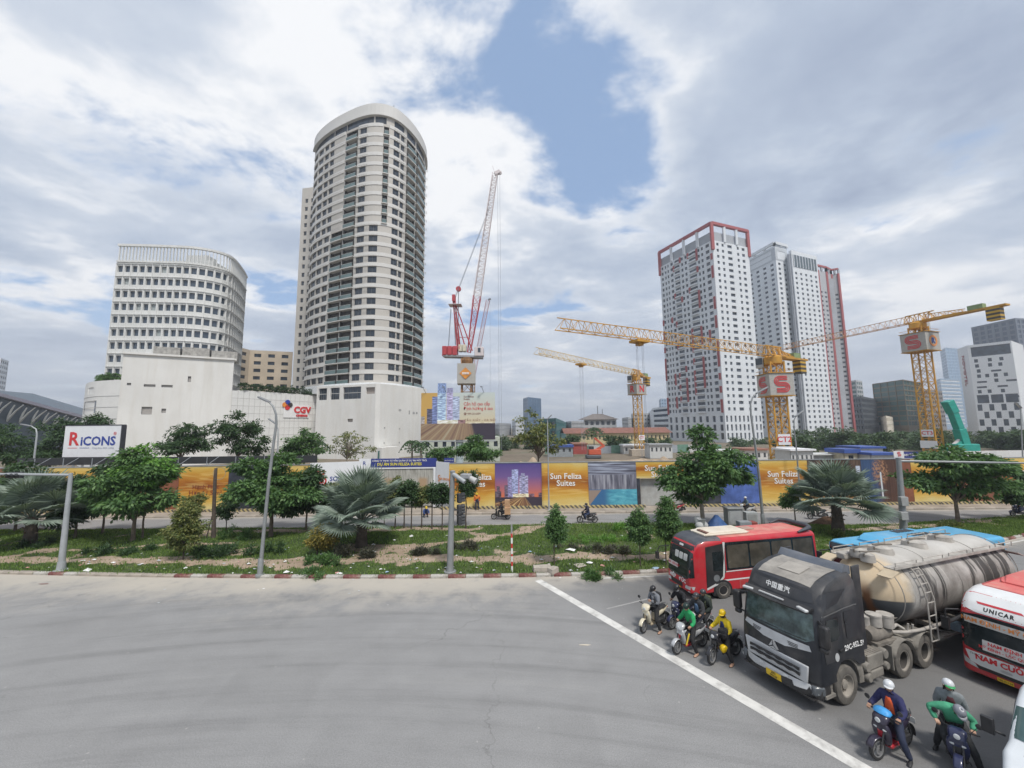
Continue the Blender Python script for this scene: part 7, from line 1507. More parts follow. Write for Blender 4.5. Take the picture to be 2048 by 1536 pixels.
 q = MB(); q.tube([(.9, -1.02, H - .02), (.35, -1.0, H + .16), (.12, -.6, H + .17), (.12, .6, H + .17), (.35, 1.0, H + .16), (1.1, 1.02, H - .03)], [.05, .12, .13, .13, .12, .05], 8); q.build('rear_spoiler', mat('spoiler_dark', (.06, .065, .075), .5), r, smooth=50)
 for x in (5.85, 1.75):
  for s in (-1, 1):
   wheel(r, x, s * (W / 2 - .085), .42, .25, TYRE, RIM_D); q = MB(); q.pris([(x + .52 * cos(i * pi / 12), .42 + .52 * sin(i * pi / 12)) for i in range(13)] + [(x - .52, .2), (x + .52, .2)], 'Y', s * (W / 2 - .25), s * (W / 2 + .006)); q.build('wheel_arch', BLACKP, r)
 MB().box((3.7, 0, .36), (6.6, 1.9, .3)).build('underbody', BLACKP, r); q = MB(); q.tube([(7.3, -1.0, 2.2), (7.7, -1.3, 2.1), (7.8, -1.36, 1.75)], .025, 6); q.box((7.8, -1.37, 1.6), (.12, .2, .38)); q.build('mirror', BLACKP, r)
red_bus()
def blue_bus():
 H = 3.0; ang = radians(180 + 15); f = G(1661, 1078, H); L, W = 8.4, 2.3
 r = place('blue_bus', 'light blue city bus mostly hidden behind the tanker truck', 'bus', (f.x, f.y), (L - .1, -W / 2 + .15), ang, 'buses waiting at the stop line'); BL = mat('bus_blue', (.075, .36, .60), .45, coat=.2, var=.06, dirt=(.3, .42, .5), dirt_amt=.35)
 mb = body_loft([(0, W / 2 - .1, .4, H - .12, .18, .05), (.2, W / 2, .36, H, .16, .04), (L - .35, W / 2, .34, H, .16, .04), (L - .1, W / 2 - .03, .34, H - .06, .16, .04), (L, W / 2 - .14, .36, H - .35, .14, .04)]); mb.build('body', BL, r, smooth=38); B = bvh_of(mb)
 patch(front_poly([(-1.02, 2.9), (-1.05, 1.1), (1.05, 1.1), (1.02, 2.9)], 12), B, FX, VGLASS, 'windscreen', r, eps=.012, cuts=3); patch(side_poly([(.3, 2.75), (.3, 1.25), (L - .4, 1.25), (L - .4, 2.75)], 3), B, SY, VGLASS, 'window_band', r, eps=.01)
 text_patch('TÂY', B, FX, mat('led_green', (.0, .3, .05), .5, emit=(.05, 1, .25, 3.0)), r, .24, TF(.42, 2.62, 12), eps=.02, bold=.008); text_patch('24', B, FX, mat('led_red', (.3, .03, .02), .5, emit=(1, .15, .05, 1.5)), r, .18, TF(-.02, 2.62, 12), eps=.02)
 q = body_loft([(3.4, .45, H - .02, H + .10, .05, .05), (3.6, .72, H - .02, H + .24, .08, .06), (6.6, .78, H - .02, H + .24, .08, .06), (7.1, .6, H - .02, H + .20, .06, .06), (7.3, .5, H - .02, H + .08, .03, .06)]); un = q.build('roof_unit', BL, r, smooth=40)
 for k in range(5): MB().box((4.1 + k * .24, -.35, H + .25), (.16, .34, .03)).build('vent', DARK, un); MB().box((3.9 + k * .26, .25, H + .25), (.17, .3, .03)).build('vent', DARK, un)
 for x in (7.9, 2.2): MB().box((x, .1, H + .02), (.7, .55, .04)).build('roof_hatch', mat('hatch_blue', (.08, .33, .52), .5), r, bevel=.02)
 for x in (L - 1.9, 2.2):
  for s in (-1, 1): wheel(r, x, s * (W / 2 - .13), .46, .26)
 MB().box((L / 2, 0, .36), (L - .8, 1.9, .3)).build('underbody', BLACKP, r); q = MB(); q.tube([(L - .1, -1.05, 2.5), (L + .3, -1.25, 2.45)], .03, 6); q.box((L + .32, -1.28, 2.15), (.1, .2, .5)); q.build('mirror', BLACKP, r)
blue_bus()
def coach():
 L, W, H = 8.6, 2.4, 3.2; ang = radians(180 + 21); a = G(1931, 1326, .36)
 r = place('white_red_coach', 'white and red coach with red lettered front cut by the right edge', 'bus', (a.x, a.y), (L - .3, -W / 2 + .12), ang, 'buses waiting at the stop line', (.88, .86, .87))
 mb = body_loft([(0, W / 2 - .1, .4, H - .1, .25, .08), (.3, W / 2, .36, H, .3, .08), (L - 1.5, W / 2, .34, H, .3, .08), (L - .8, W / 2 - .02, .33, H - .1, .32, .09), (L - .45, W / 2 - .06, .33, H - .38, .3, .09), (L - .26, W / 2 - .10, .33, 2.55, .26, .08), (L - .12, W / 2 - .16, .33, 1.7, .24, .05), (L - .04, W / 2 - .24, .34, 1.2, .2, .02), (L, W / 2 - .36, .38, .95, .16, 0)]); mb.build('body', RED_V, r, smooth=38); B = bvh_of(mb); F2 = lambda p: front_poly(p, 12)
 patch([(L - .25, -.95, 6), (L - .25, .95, 6), (L - 1.3, 1.04, 6), (L - 2.2, 1.08, 6), (L - 1.6, .8, 6), (L - 1.6, -.8, 6), (L - 2.2, -1.08, 6), (L - 1.3, -1.04, 6)], B, TZ, WHITE_V, 'roof_front', r, eps=.01, cuts=4); patch([(.3, -.85, 6), (.3, .85, 6), (L - 1.7, .85, 6), (L - 1.7, -.85, 6)], B, TZ, RED_D, 'roof_panel', r, eps=.008)
 q = body_loft([(2.2, .6, H - .02, H + .1, .05, .1), (2.6, .8, H - .02, H + .22, .08, .1), (5.4, .8, H - .02, H + .22, .08, .1), (5.9, .65, H - .02, H + .06, .03, .1)]); q.build('roof_unit', RED_D, r, smooth=40)
 patch(F2([(-1.0, 2.95), (1.0, 2.95), (1.02, 2.62), (.55, 2.5), (-.55, 2.5), (-1.02, 2.62)]), B, FX, WHITE_V, 'header_panel', r, eps=.012, cuts=4); patch(F2([(-.62, 2.86), (.5, 2.86), (.6, 2.80), (-.56, 2.80)]), B, FX, RED_V, 'header_flash', r, eps=.02, cuts=4); text_patch('UNICAR', B, FX, TXT_K, r, .17, TF(-.02, 2.66, 12), eps=.02, bold=.008, spacing=1.3)
 patch(F2([(-1.0, 2.36), (-1.04, 1.25), (-.6, 1.15), (.6, 1.15), (1.04, 1.25), (1.0, 2.36), (.5, 2.46), (-.5, 2.46)]), B, FX, VGLASS, 'windscreen', r, eps=.012, cuts=4)
 patch(F2([(-.92, 2.32), (.96, 2.34), (.97, 2.06), (-.90, 2.08)]), B, FX, mat('sun_strip', (.52, .50, .47), .5, var=.1), 'sun_strip', r, eps=.02, cuts=4); text_patch('NAM ĐỊNH - MỸ ĐÌNH', B, FX, TXT_O, r, .20, TF(.03, 2.2, 12), eps=.028, bold=.006)
 patch(F2(rr_poly(-.45, .72, 1.26, 1.62, .01)), B, FX, mat('white_board', (.62, .6, .58), .5), 'destination_board', r, eps=.024, cuts=3); text_patch('NAM ĐỊNH', B, FX, TXT_R, r, .16, TF(.1, 1.52, 12), eps=.034, bold=.004); text_patch('MỸ ĐÌNH - LẠC QUẦN', B, FX, TXT_R, r, .13, TF(.12, 1.36, 12), eps=.034, bold=.003)
 patch(F2([(-.92, 1.10), (.92, 1.10), (.8, .74), (.55, .66), (-.55, .66), (-.8, .74)]), B, FX, WHITE_V, 'front_panel', r, eps=.014, cuts=4); text_patch('NAM CƯỜNG', B, FX, TXT_R, r, .25, TF(.12, .95, 12), eps=.024, bold=.012); text_patch('THACO', B, FX, TXT_K, r, .1, TF(-.62, 1.02, 12), eps=.024)
 patch(F2([(.10 + .15 * cos(i * pi / 8), .76 + .05 * sin(i * pi / 8)) for i in range(16)]), B, FX, CHROME, 'emblem', r, eps=.024); patch(F2([(-.66, .66), (.66, .66), (.6, .54), (-.6, .54)]), B, FX, BLACKP, 'grille', r, eps=.016); patch(F2(rr_poly(-.15, .25, .37, .50, .01)), B, FX, PLATE_Y, 'number_plate', r, eps=.03)
 text_patch('18B-014.66', B, FX, TXT_K, r, .08, TF(.05, .435, 12), eps=.036)
 for s in (-1, 1): patch(F2([(s * .60, .54), (s * .98, .62), (s * 1.05, .88), (s * .90, .80), (s * .68, .68)]), B, FX, LENS, 'headlamp', r, eps=.016, cuts=3)
 q = MB(); q.tube([(L - .3, -1.08, 2.4), (L + .05, -1.32, 2.38), (L + .1, -1.34, 2.0)], .03, 6); q.box((L + .08, -1.36, 1.85), (.12, .22, .45)); q.build('mirror', BLACKP, r, smooth=30); MB().tube([(L - .0, -.1, 1.2), (L + .02, .45, 1.16)], .015, 5).build('wiper', BLACKP, r)
 patch(side_poly([(.3, 2.85), (.3, 1.4), (L - 1.0, 1.4), (L - .9, 2.75)], 3), B, SY, VGLASS, 'window_band', r, eps=.01); patch([(.3, -3, 2.85), (.3, -3, 1.4), (L - 1.0, -3, 1.4), (L - .9, -3, 2.75)], B, (0, 1, 0), VGLASS, 'window_band', r, eps=.01)
 for x in (L - 2.2, 1.9):
  for s in (-1, 1): wheel(r, x, s * (W / 2 - .14), .46, .27)
 MB().box((L / 2, 0, .36), (L - 1, 1.9, .3)).build('underbody', BLACKP, r)
coach()
def van():
 ang = radians(180 + 27); L, W, H = 5.2, 1.9, 2.3; a = G(2016, 1585, .5)
 r = place('white_van', 'white van nosing into the bottom right corner', 'van', (a.x, a.y), (L - .35, -W / 2 + .1), ang)
 mb = body_loft([(0, W / 2 - .08, .35, H - .1, .2, .12), (.2, W / 2, .32, H, .22, .12), (3.3, W / 2, .3, H, .22, .12), (3.75, W / 2, .3, H - .16, .2, .13), (4.45, W / 2 - .01, .3, 1.52, .16, .1), (4.62, W / 2 - .01, .3, 1.3, .14, .03), (5.05, W / 2 - .1, .3, 1.08, .14, .01), (5.2, W / 2 - .24, .34, .85, .12, 0)]); WV = mat('van_white', (.70, .73, .75), .3, coat=.4, var=.03); mb.build('body', WV, r, smooth=38); B = bvh_of(mb)
 d = Vector((-1, 0, -.75)); patch([(8, y, z + 3.0) for y, z in ((-.78, 2.08 - .0), (-.84, 1.18), (.84, 1.18), (.78, 2.08))], B, d, mat('van_glass', (.05, .10, .10), .1, spec=.7), 'windscreen', r, eps=.012, cuts=4)
 for s in (-1, 1):
  patch([(1.0, s * 3, 2.05), (1.0, s * 3, 1.25), (4.3, s * 3, 1.25), (3.75, s * 3, 2.0)], B, (0, -s, 0), VGLASS, 'side_window', r, eps=.01)
  q = MB(); q.tube([(4.2, s * .93, 1.35), (4.28, s * 1.12, 1.4)], .03, 6); q.box((4.3, s * 1.16, 1.48), (.1, .2, .34)); q.build('mirror', BLACKP, r, bevel=.03)
  for x in (4.3, 1.2): wheel(r, x, s * (W / 2 - .1), .33, .2)
  patch(front_poly([(s * .5, .72), (s * .82, .78), (s * .84, .98), (s * .6, .9)], 8), B, FX, LENS, 'headlamp', r, eps=.012)
 patch(front_poly(rr_poly(-.45, .45, .45, .75, .05), 8), B, FX, BLACKP, 'grille', r, eps=.012); patch(front_poly(rr_poly(-.24, .24, .36, .46, .01), 8), B, FX, PLATE_Y, 'number_plate', r, eps=.02); MB().tube([(4.62, -.6, 1.3), (4.5, .1, 1.44)], .012, 5).build('wiper', BLACKP, r)
van()
NAVYB = mat('truck_dark_paint', (.020, .022, .027), .42, coat=.15, var=.2, dirt=(.13, .12, .11), dirt_amt=.35, dirt_scale=1.4); ROOFD = mat('truck_dusty_roof', (.30, .28, .25), .85, var=.2, scale=2, dirt=(.10, .10, .11), dirt_amt=.5, dirt_scale=1.2); SILV = mat('truck_silver', (.52, .53, .54), .4, metal=.1, var=.08, dirt=(.3, .28, .25), dirt_amt=.3); CHAS = mat('chassis_dusty', (.20, .18, .155), .95, var=.3, scale=3, dirt=(.07, .065, .06), dirt_amt=.5); FEND = mat('fender_dusty', (.22, .205, .18), .9, var=.2, scale=3, dirt=(.12, .11, .1), dirt_amt=.5)
def tractor():
 ang = radians(180 + 22); a = G(1700, 1411); HW = 1.24
 r = place('tractor_unit', 'black lorry cab with silver grille and dusty roof at the stop line', 'lorry', (a.x, a.y), (0, HW - .02), ang)
 prof = [(-.98, 1.02), (-.98, 2.4), (-.96, 3.5), (-.80, 3.72), (-.1, 3.66), (.55, 3.52), (.86, 3.34), (1.0, 3.02), (1.06, 2.86), (1.14, 2.78), (1.30, 2.0), (1.36, 1.80), (1.42, 1.4), (1.42, .95), (1.40, .80), (.78, .80), (.70, 1.0), (.52, 1.18), (.25, 1.29), (0, 1.31), (-.3, 1.27), (-.55, 1.13), (-.68, 1.02)]
 rings = []
 for y, inset, sq in ((-HW, .10, .965), (-HW + .05, .03, .985), (-HW + .18, 0, 1), (-.6, 0, 1), (0, 0, 1), (.6, 0, 1), (HW - .18, 0, 1), (HW - .05, .03, .985), (HW, .10, .965)):
  ring = []
  for x, z in prof:
   bow = .17 * (abs(y) / HW) ** 3.2 if x > .5 else 0; xx = x - bow - (inset if x > .75 else -inset * .3 if x < -.9 else 0); zz = z - (inset * 1.4 if z > 3.0 else 0); yy = y * (1 - .10 * max(0, (z - 2.6) / 1.2) ** 1.3)
   ring.append((xx, yy, zz))
  rings.append(ring)
 mb = MB(); mb.loft(rings, True, True); mb.build('cab', NAVYB, r, smooth=32); B = bvh_of(mb); F2 = lambda p: front_poly(p, 8); S2 = lambda p: side_poly(p, 3)
 patch(F2([(-1.04, 2.70), (-1.10, 2.02), (-.9, 1.90), (.9, 1.90), (1.10, 2.02), (1.04, 2.70)]), B, FX, mat('lorry_windscreen', (.085, .125, .125), .08, var=.6, scale=2.2, spec=.7), 'windscreen', r, eps=.012, cuts=4)
 patch(F2([(-1.0, 1.84), (1.0, 1.84), (1.06, 1.70), (.55, 1.62), (.35, 1.56), (-.35, 1.56), (-.55, 1.62), (-1.06, 1.70)]), B, FX, SILV, 'upper_trim', r, eps=.03, cuts=4)
 for s in (-1, 1):
  for k in range(3): patch(F2([(s * (.42 + k * .02), 1.75 - k * .04), (s * .72, 1.755 - k * .04), (s * .72, 1.735 - k * .04), (s * (.42 + k * .02), 1.73 - k * .04)]), B, FX, BLACKP, 'vent_slot', r, eps=.04)
 g = MB(); g.box((1.47, 0, 1.04), (.07, 2.02, .50)); g.v = [(x - .13 * (abs(y) / HW) ** 3, y * (1 if z > 1 else .93), z) for x, y, z in g.v]; gr = g.build('grille', SILV, r, bevel=.03)
 for z in (1.13, .99):
  q = MB(); n = 26
  up = [(-.78 + 1.56 * i / n, z + .035) for i in range(n + 1)]; lo = [(.78 - 1.56 * i / n, z - .03 - .018 * cos(i * 2 * pi / 5.2)) for i in range(n + 1)]; q.pris([(y, zz) for y, zz in up + lo], 'X', 1.47, 1.515); q.build('grille_slot', BLACKP, gr)
 e = MB();
 for k in range(3): a0 = pi / 2 + k * 2 * pi / 3; a1 = a0 + 2 * pi / 3; m_ = a0 + pi / 3; R = .17; e.pris([(R * .12 * cos(m_), 1.42 + R * .12 * sin(m_)), (R * .94 * cos(a0 + .08), 1.42 + R * .94 * sin(a0 + .08)), (R * .94 * cos(a1 - .08), 1.42 + R * .94 * sin(a1 - .08))], 'X', 1.425, 1.48)
 e.build('emblem', CHROME, r)
 b = MB(); pts = []
 for z, dx, hw in ((.36, -.05, 1.14), (.44, .08, 1.22), (.60, .10, 1.24), (.80, .06, 1.22)):
  pts.append([(1.44 + dx - .28 * (abs(y) / HW) ** 3.5, y * hw / HW, z) for y in (-HW, -1.05, -.7, -.3, 0, .3, .7, 1.05, HW)] + [(.85, hw, z), (.85, -hw, z)])
 b.loft(pts, True, True); bo = b.build('bumper', BLACKP, r, smooth=40); BB = bvh_of(b)
 patch(F2([(-1.0, .79), (1.0, .79), (.92, .62), (.6, .58), (.55, .70), (-.55, .70), (-.6, .58), (-.92, .62)]), BB, FX, SILV, 'bumper_trim', r, eps=.012, cuts=3); patch(F2(rr_poly(-.24, .24, .47, .66, .01)), BB, FX, PLATE_Y, 'number_plate', r, eps=.02); text_patch('29C', BB, FX, TXT_K, r, .085, TF(0, .61, 8), eps=.026, bold=.003); text_patch('952.59', BB, FX, TXT_K, r, .085, TF(0, .52, 8), eps=.026, bold=.003)
 for s in (-1, 1):
  q = MB(); q.box((1.22, s * 1.07, .66), (.34, .30, .26), s * -.5); h = q.build('headlamp', mat('lamp_housing', (.10, .11, .12), .2), r, bevel=.05)
  for k, (dy, dz) in enumerate(((-.07, .05), (.06, .06), (-.05, -.07), (.08, -.06))): MB().lathe([(.002, .0), (.055, .0), (.06, -.03)], 12, 'X', (1.385 - (.05 if s * dy > 0 else 0), s * 1.05 + dy * s, .66 + dz)).build('bulb', LENS, h)
  patch(F2(rr_poly(s * .38 - .07, s * .38 + .07, .71, .78, .01)), BB, FX, LENS, 'marker', r, eps=.03)
 MB().box((1.27, 0, .43), (.36, 2.2, .05)).build('bumper_step', BLACKP, r)
 v = MB(); v.loft([[(1.10, y, 2.92) for y in (-1.08, 0, 1.08)] + [(1.05, y, 2.84) for y in (1.08, 0, -1.08)], [(1.42 - .1 * (abs(y) > .5), y, 2.80) for y in (-1.04, 0, 1.04)] + [(1.40 - .1 * (abs(y) > .5), y, 2.75) for y in (1.04, 0, -1.04)]], True, True); v.build('sun_visor', BLACKP, r, smooth=30)
 for s in (-1, 1): MB().box((1.27, s * .88, 2.84), (.12, .34, .07), s * -.25).build('roof_lamp', LENS, r, bevel=.02)
 MB().box((1.25, -.1, 2.88), (.08, .8, .03)).build('visor_trim', SILV, r)
 patch(F2([(-.92, 3.25), (.92, 3.25), (1.0, 2.98), (.6, 2.95), (-.6, 2.95), (-1.0, 2.98)]), B, FX, mat('fairing_panel', (.035, .037, .042), .35, dirt=(.15, .14, .13), dirt_amt=.45), 'fairing_panel', r, eps=.012, cuts=4); text_patch('中国重汽', B, FX, TXT_W, r, .19, TF(-.05, 3.12, 8), eps=.024, bold=.004, spacing=1.1)
 patch([(.75, -.85, 6), (.75, .85, 6), (-.6, .85, 6), (-.6, -.85, 6)], B, TZ, ROOFD, 'roof_panel', r, eps=.012, cuts=4); patch([(.45, -.35, 6), (.45, .35, 6), (-.15, .35, 6), (-.15, -.35, 6)], B, TZ, mat('roof_hatch_dust', (.36, .335, .30), .85), 'roof_hatch', r, eps=.035, cuts=2)
 lp = MB(); lp.loft([[(-.55, -1.02, 3.66), (-.98, -1.05, 3.60), (-.98, -1.05, 3.86), (-.78, -1.02, 3.92)], [(-.52, -.6, 3.68), (-.98, -.6, 3.62), (-.98, -.6, 3.86), (-.72, -.6, 3.84)], [(-.5, 0, 3.68), (-.98, 0, 3.62), (-.98, 0, 3.84), (-.72, 0, 3.80)], [(-.52, .6, 3.68), (-.98, .6, 3.62), (-.98, .6, 3.86), (-.72, .6, 3.84)], [(-.55, 1.02, 3.66), (-.98, 1.05, 3.60), (-.98, 1.05, 3.86), (-.78, 1.02, 3.92)]], True, True); lp.build('roof_lip', mat('lip_blue_grey', (.085, .10, .125), .5, dirt=(.25, .24, .23), dirt_amt=.4), r, smooth=40)
 for s in (-1, 1):
  df = MB(); df.box((-1.2, s * 1.08, 2.55), (.42, .05, 2.6)); df.build('side_deflector', NAVYB, r, bevel=.02)
 patch(S2([(.98, 2.62), (1.05, 1.9), (.95, 1.35), (.15, 1.36), (-.05, 1.5), (-.05, 2.66)]), B, SY, mat('door_paint', (.024, .026, .031), .4, coat=.15, var=.2, dirt=(.11, .1, .09), dirt_amt=.3), 'door', r, eps=.012, cuts=3)
 patch(S2([(.78, 2.56), (.92, 1.95), (.30, 1.92), (.16, 2.02), (.14, 2.54)]), B, SY, VGLASS, 'door_window', r, eps=.022, cuts=3); patch(S2(rr_poly(-.70, -.18, 1.85, 2.62, .08)), B, SY, mat('sleeper_panel', (.030, .032, .037), .3), 'sleeper_window', r, eps=.016, cuts=3)
 patch(S2([(.95, 3.2), (.85, 2.86), (.1, 2.93), (-.4, 3.28), (.5, 3.30)]), B, SY, mat('fairing_side', (.03, .032, .037), .35), 'fairing_side', r, eps=.014, cuts=3)
 text_patch('29C-952.59', B, SY, TXT_W, r, .21, TS(-.48, 1.62, 3), eps=.018, bold=.006); patch(S2([(.42 + .10 * cos(i * pi / 8), 1.46 + .12 * sin(i * pi / 8)) for i in range(16)]), B, SY, mat('badge_grey', (.42, .43, .43), .5), 'badge', r, eps=.026)
 patch(S2([(-.97, 2.78), (.95, 2.70), (.95, 2.66), (-.97, 2.74)]), B, SY, mat('seam_grey', (.12, .12, .12), .6), 'seam', r, eps=.014); MB().box((.2, HW + .02, 1.62), (.22, .04, .05)).build('door_handle', BLACKP, r)
 ar = MB()
 for s in (-1, 1):
  pts = [(.80 * cos(t), .60 + .78 * sin(t)) for t in [radians(-12 + 204 * k / 14) for k in range(15)]]
  for (x0, z0), (x1, z1) in zip(pts, pts[1:]): ar.beam((x0, s * (HW - .09), z0), (x1, s * (HW - .09), z1), .24, .07, up=(0, 1, 0))
 ar.build('wheel_arch', FEND, r); MB().box((.92, HW - .12, .50), (.45, .3, .08)).box((.95, HW - .2, .72), (.3, .12, .4)).build('cab_step', FEND, r)
 for s in (-1, 1):
  q = MB(); q.tube([(1.0, s * 1.14, 2.55), (1.2, s * 1.36, 2.56)], .035, 6); q.tube([(1.02, s * 1.16, 1.85), (1.2, s * 1.36, 1.95)], .03, 6); q.build('mirror_arm', BLACKP, r); q = MB(); q.box((1.19, s * 1.40, 2.26), (.20, .26, .62)); q.box((1.20, s * 1.38, 1.88), (.17, .22, .16)); q.build('mirror', BLACKP, r, bevel=.06)
 MB().tube([(1.34, -.9, 1.93), (1.33, .1, 1.96)], .012, 5).tube([(1.34, .1, 1.93), (1.33, .95, 1.98)], .012, 5).build('wiper', BLACKP, r)
 MB().lathe([(.001, 0), (.15, 0), (.15, .03), (.001, .03)], 16, 'X', (1.12, -.62, 2.52)).build('inner_mirror', BLACKP, r)
 c = MB();
 for s in (-1, 1): c.box((-2.9, s * .42, .92), (6.6, .09, .28))
 for x in (.9, -1.3, -2.4, -3.6, -4.6, -5.6): c.box((x, 0, .92), (.16, .84, .2))
 ch = c.build('chassis', CHAS, r); wheel(r, 0, HW - .17, .545, .30, TYRE_D, RIM_D); wheel(r, 0, -HW + .17, .545, .30, TYRE_D, RIM_D); MB().box((0, 0, .54), (.14, 1.8, .14)).build('front_axle', CHAS, r)
 for x in (-3.2, -4.55):
  for s in (-1, 1): wheel(r, x, s * (HW - .18), .545, .29, TYRE_D, RIM_D, True, True)
  MB().tube([(x, -.8, .545), (x, -.2, .545)], .1, 8).lathe([(.05, -.25), (.26, -.2), (.30, 0), (.26, .2), (.05, .25)], 14, 'X', (x, 0, .545)).tube([(x, .2, .545), (x, .8, .545)], .1, 8).build('axle', CHAS, r, smooth=40)
  for s in (-1, 1):
   f = MB(); pts = [(x + .66 * cos(t), .56 + .66 * sin(t)) for t in [radians(18 + 144 * k / 10) for k in range(11)]]; f.loft([[(px, s * (HW + .01), pz) for px, pz in pts], [(px, s * (HW - .66), pz) for px, pz in pts]], False, False); fo = f.build('mudguard', FEND, r, smooth=50); so = fo.modifiers.new('thick', 'SOLIDIFY'); so.thickness = .03
 for s in (-1, 1): MB().box((-2.50, s * (HW - .34), .78), (.04, .64, .74)).box((-3.87, s * (HW - .34), 1.02), (.14, .6, .04)).build('mudguard_panel', FEND, r)
 MB().lathe([(.38, 1.20), (.42, 1.22), (.42, 1.27), (.1, 1.28)], 20, 'Z', (-3.9, 0, 0)).build('fifth_wheel', CHAS, r)
 bx = MB(); bx.box((-1.62, HW - .28, .88), (.82, .46, .44)); bo = bx.build('battery_box', FEND, r, bevel=.03)
 for k in range(7): MB().box((-1.62, HW - .46 + k * .06, 1.11), (.78, .02, .02)).build('lid_rib', CHAS, bo)
 for x, y, z, rr, l in ((-1.12, HW - .18, .80, .15, .34), (-1.14, HW - .16, .50, .14, .34), (-2.15, HW - .2, .98, .16, .36), (-2.18, HW - .16, .62, .12, .3)): MB().lathe([(.02, -l / 2), (rr * .8, -l / 2), (rr, -l * .35), (rr, l * .35), (rr * .8, l / 2), (.02, l / 2)], 16, 'Y', (x, y, z)).build('air_tank', FEND, r, smooth=40)
 MB().box((-1.66, HW - .26, .50), (.7, .42, .28)).build('tool_box', FEND, r, bevel=.05); MB().box((-1.7, -HW + .3, .75), (1.5, .5, .62)).build('fuel_tank', FEND, r, bevel=.1)
 MB().box((-1.15, -.7, 2.0), (.3, .5, 1.9)).build('air_intake', CHAS, r, bevel=.05)
 return r, ang
TRK, TANG = tractor()
def trailer():
 c, s = cos(TANG), sin(TANG); k = Vector((TRK.location.x + c * -3.9, TRK.location.y + s * -3.9, 0)); ang = TANG - radians(3.5)
 r = thing('tank_trailer', 'dirty grey bulk cement tanker trailer with ladder and dark streaks', 'trailer', k, ang)
 m, t, b = raw_mat('tank_dirty_paint'); v = t.n('ShaderNodeTexCoord').outputs['Object']; x, y, z = t.xyz(v)
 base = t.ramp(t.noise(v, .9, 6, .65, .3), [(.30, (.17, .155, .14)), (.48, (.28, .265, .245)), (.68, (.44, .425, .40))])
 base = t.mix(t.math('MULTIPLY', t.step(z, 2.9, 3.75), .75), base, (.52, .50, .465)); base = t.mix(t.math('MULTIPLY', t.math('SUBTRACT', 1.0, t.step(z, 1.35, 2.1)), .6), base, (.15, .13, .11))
 sv = t.comb(t.math('ADD', t.math('MULTIPLY', x, 1.0), t.math('MULTIPLY', t.noise(v, .9, 3), .55)), 0.0, t.math('MULTIPLY', z, .12)); st = t.noise(sv, 1.9, 3, .6)
 lim = t.math('MULTIPLY', t.step(z, 1.75, 2.3), t.math('SUBTRACT', 1.0, t.step(z, 3.2, 3.45))); base = t.mix(t.math('MULTIPLY', t.math('MULTIPLY', t.step(st, .51, .575), lim), .92), base, (.045, .042, .04)); st2 = t.noise(t.mapping(sv, (1, 1, 1), (5, 0, 3)), 1.6, 4, .7); base = t.mix(t.math('MULTIPLY', t.math('MULTIPLY', t.step(st2, .57, .68), lim), .6), base, (.60, .57, .52))
 fe = t.step(t.math('ADD', x, t.math('MULTIPLY', t.noise(v, 1.4, 4), .8)), -.15, .35); cream = t.mix(t.step(t.noise(v, 2.2, 5, .7), .5, .75), (.55, .44, .30), (.60, .53, .42)); cream = t.mix(t.math('SUBTRACT', 1.0, t.step(z, 2.20, 2.26)), cream, (.07, .075, .08)); cream = t.mix(t.math('MULTIPLY', t.band(t.math('ADD', y, t.math('MULTIPLY', t.noise(v, 3, 3), .2)), .35, .6, .08), t.math('SUBTRACT', 1.0, t.step(z, 2.3, 2.9))), cream, (.20, .09, .04))
 t.put(b.inputs['Base Color'], t.mix(fe, base, cream)); b.inputs['Roughness'].default_value = .75; bn = t.n('ShaderNodeBump'); bn.inputs['Strength'].default_value = .2; bn.inputs['Distance'].default_value = .03; t.L.new(t.noise(v, 3, 4, .6), bn.inputs['Height']); t.L.new(bn.outputs[0], b.inputs['Normal'])
 rings = []; n = 40; X0, X1 = .85, -8.0; zc, R = 2.38, 1.18
 for i in range(30):
  u = i / 29; x_ = X0 + (X1 - X0) * u; f = min(1.0, max(0.02, (u / .13)) ** .42 if u < .13 else 1.0, max(0.02, ((1 - u) / .10)) ** .45 if u > .90 else 1.0); dip = .12 * sin(pi * u)
  rings.append([(x_, R * f * cos(2 * pi * j / n), zc + (R + (dip if sin(2 * pi * j / n) < 0 else 0)) * f * sin(2 * pi * j / n) + (1 - f) * .12) for j in range(n)])
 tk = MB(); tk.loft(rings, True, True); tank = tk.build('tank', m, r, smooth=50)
 rb = mat('tank_band', (.34, .32, .29), .8, var=.2, dirt=(.2, .18, .16), dirt_amt=.5)
 for x_ in (.15, -2.2, -5.4, -7.2):
  q = MB(); q.tube([(x_, (R + .012) * cos(a), zc + (R + .004) * sin(a)) for a in [2 * pi * k_ / 40 for k_ in range(41)]], .016, 5, cap=False); q.build('band', rb, tank)
 DU = mat('fitting_dusty', (.40, .375, .34), .85, var=.2, scale=3, dirt=(.18, .16, .14), dirt_amt=.5)
 for x_, y_, rr in ((.1, -.1, .26), (-1.0, .0, .36), (-3.1, 0.0, .36), (-5.1, -.1, .36), (.3, .3, .2)):
  zt = zc + sqrt(max(0, R * R - y_ * y_)); mh = MB().lathe([(rr * 1.1, -.06), (rr * 1.1, .06), (rr, .14), (rr, .20), (rr * .3, .26), (.01, .27)], 20, 'Z', (x_, y_, zt - .05)).build('manhole', DU, r, smooth=35); MB().beam((x_ - .5, y_ + .1, zt + .22), (x_ + .35, y_ - .05, zt + .26), .05).build('lever', CHAS, mh); MB().lathe([(.03, -.02), (.03, .08)], 8, 'Z', (x_ + rr, y_, zt + .1)).build('bolt', CHAS, mh)
 MB().box((.35, -.45, 3.42), (.5, .3, .22)).build('valve_box', DU, r, bevel=.04)
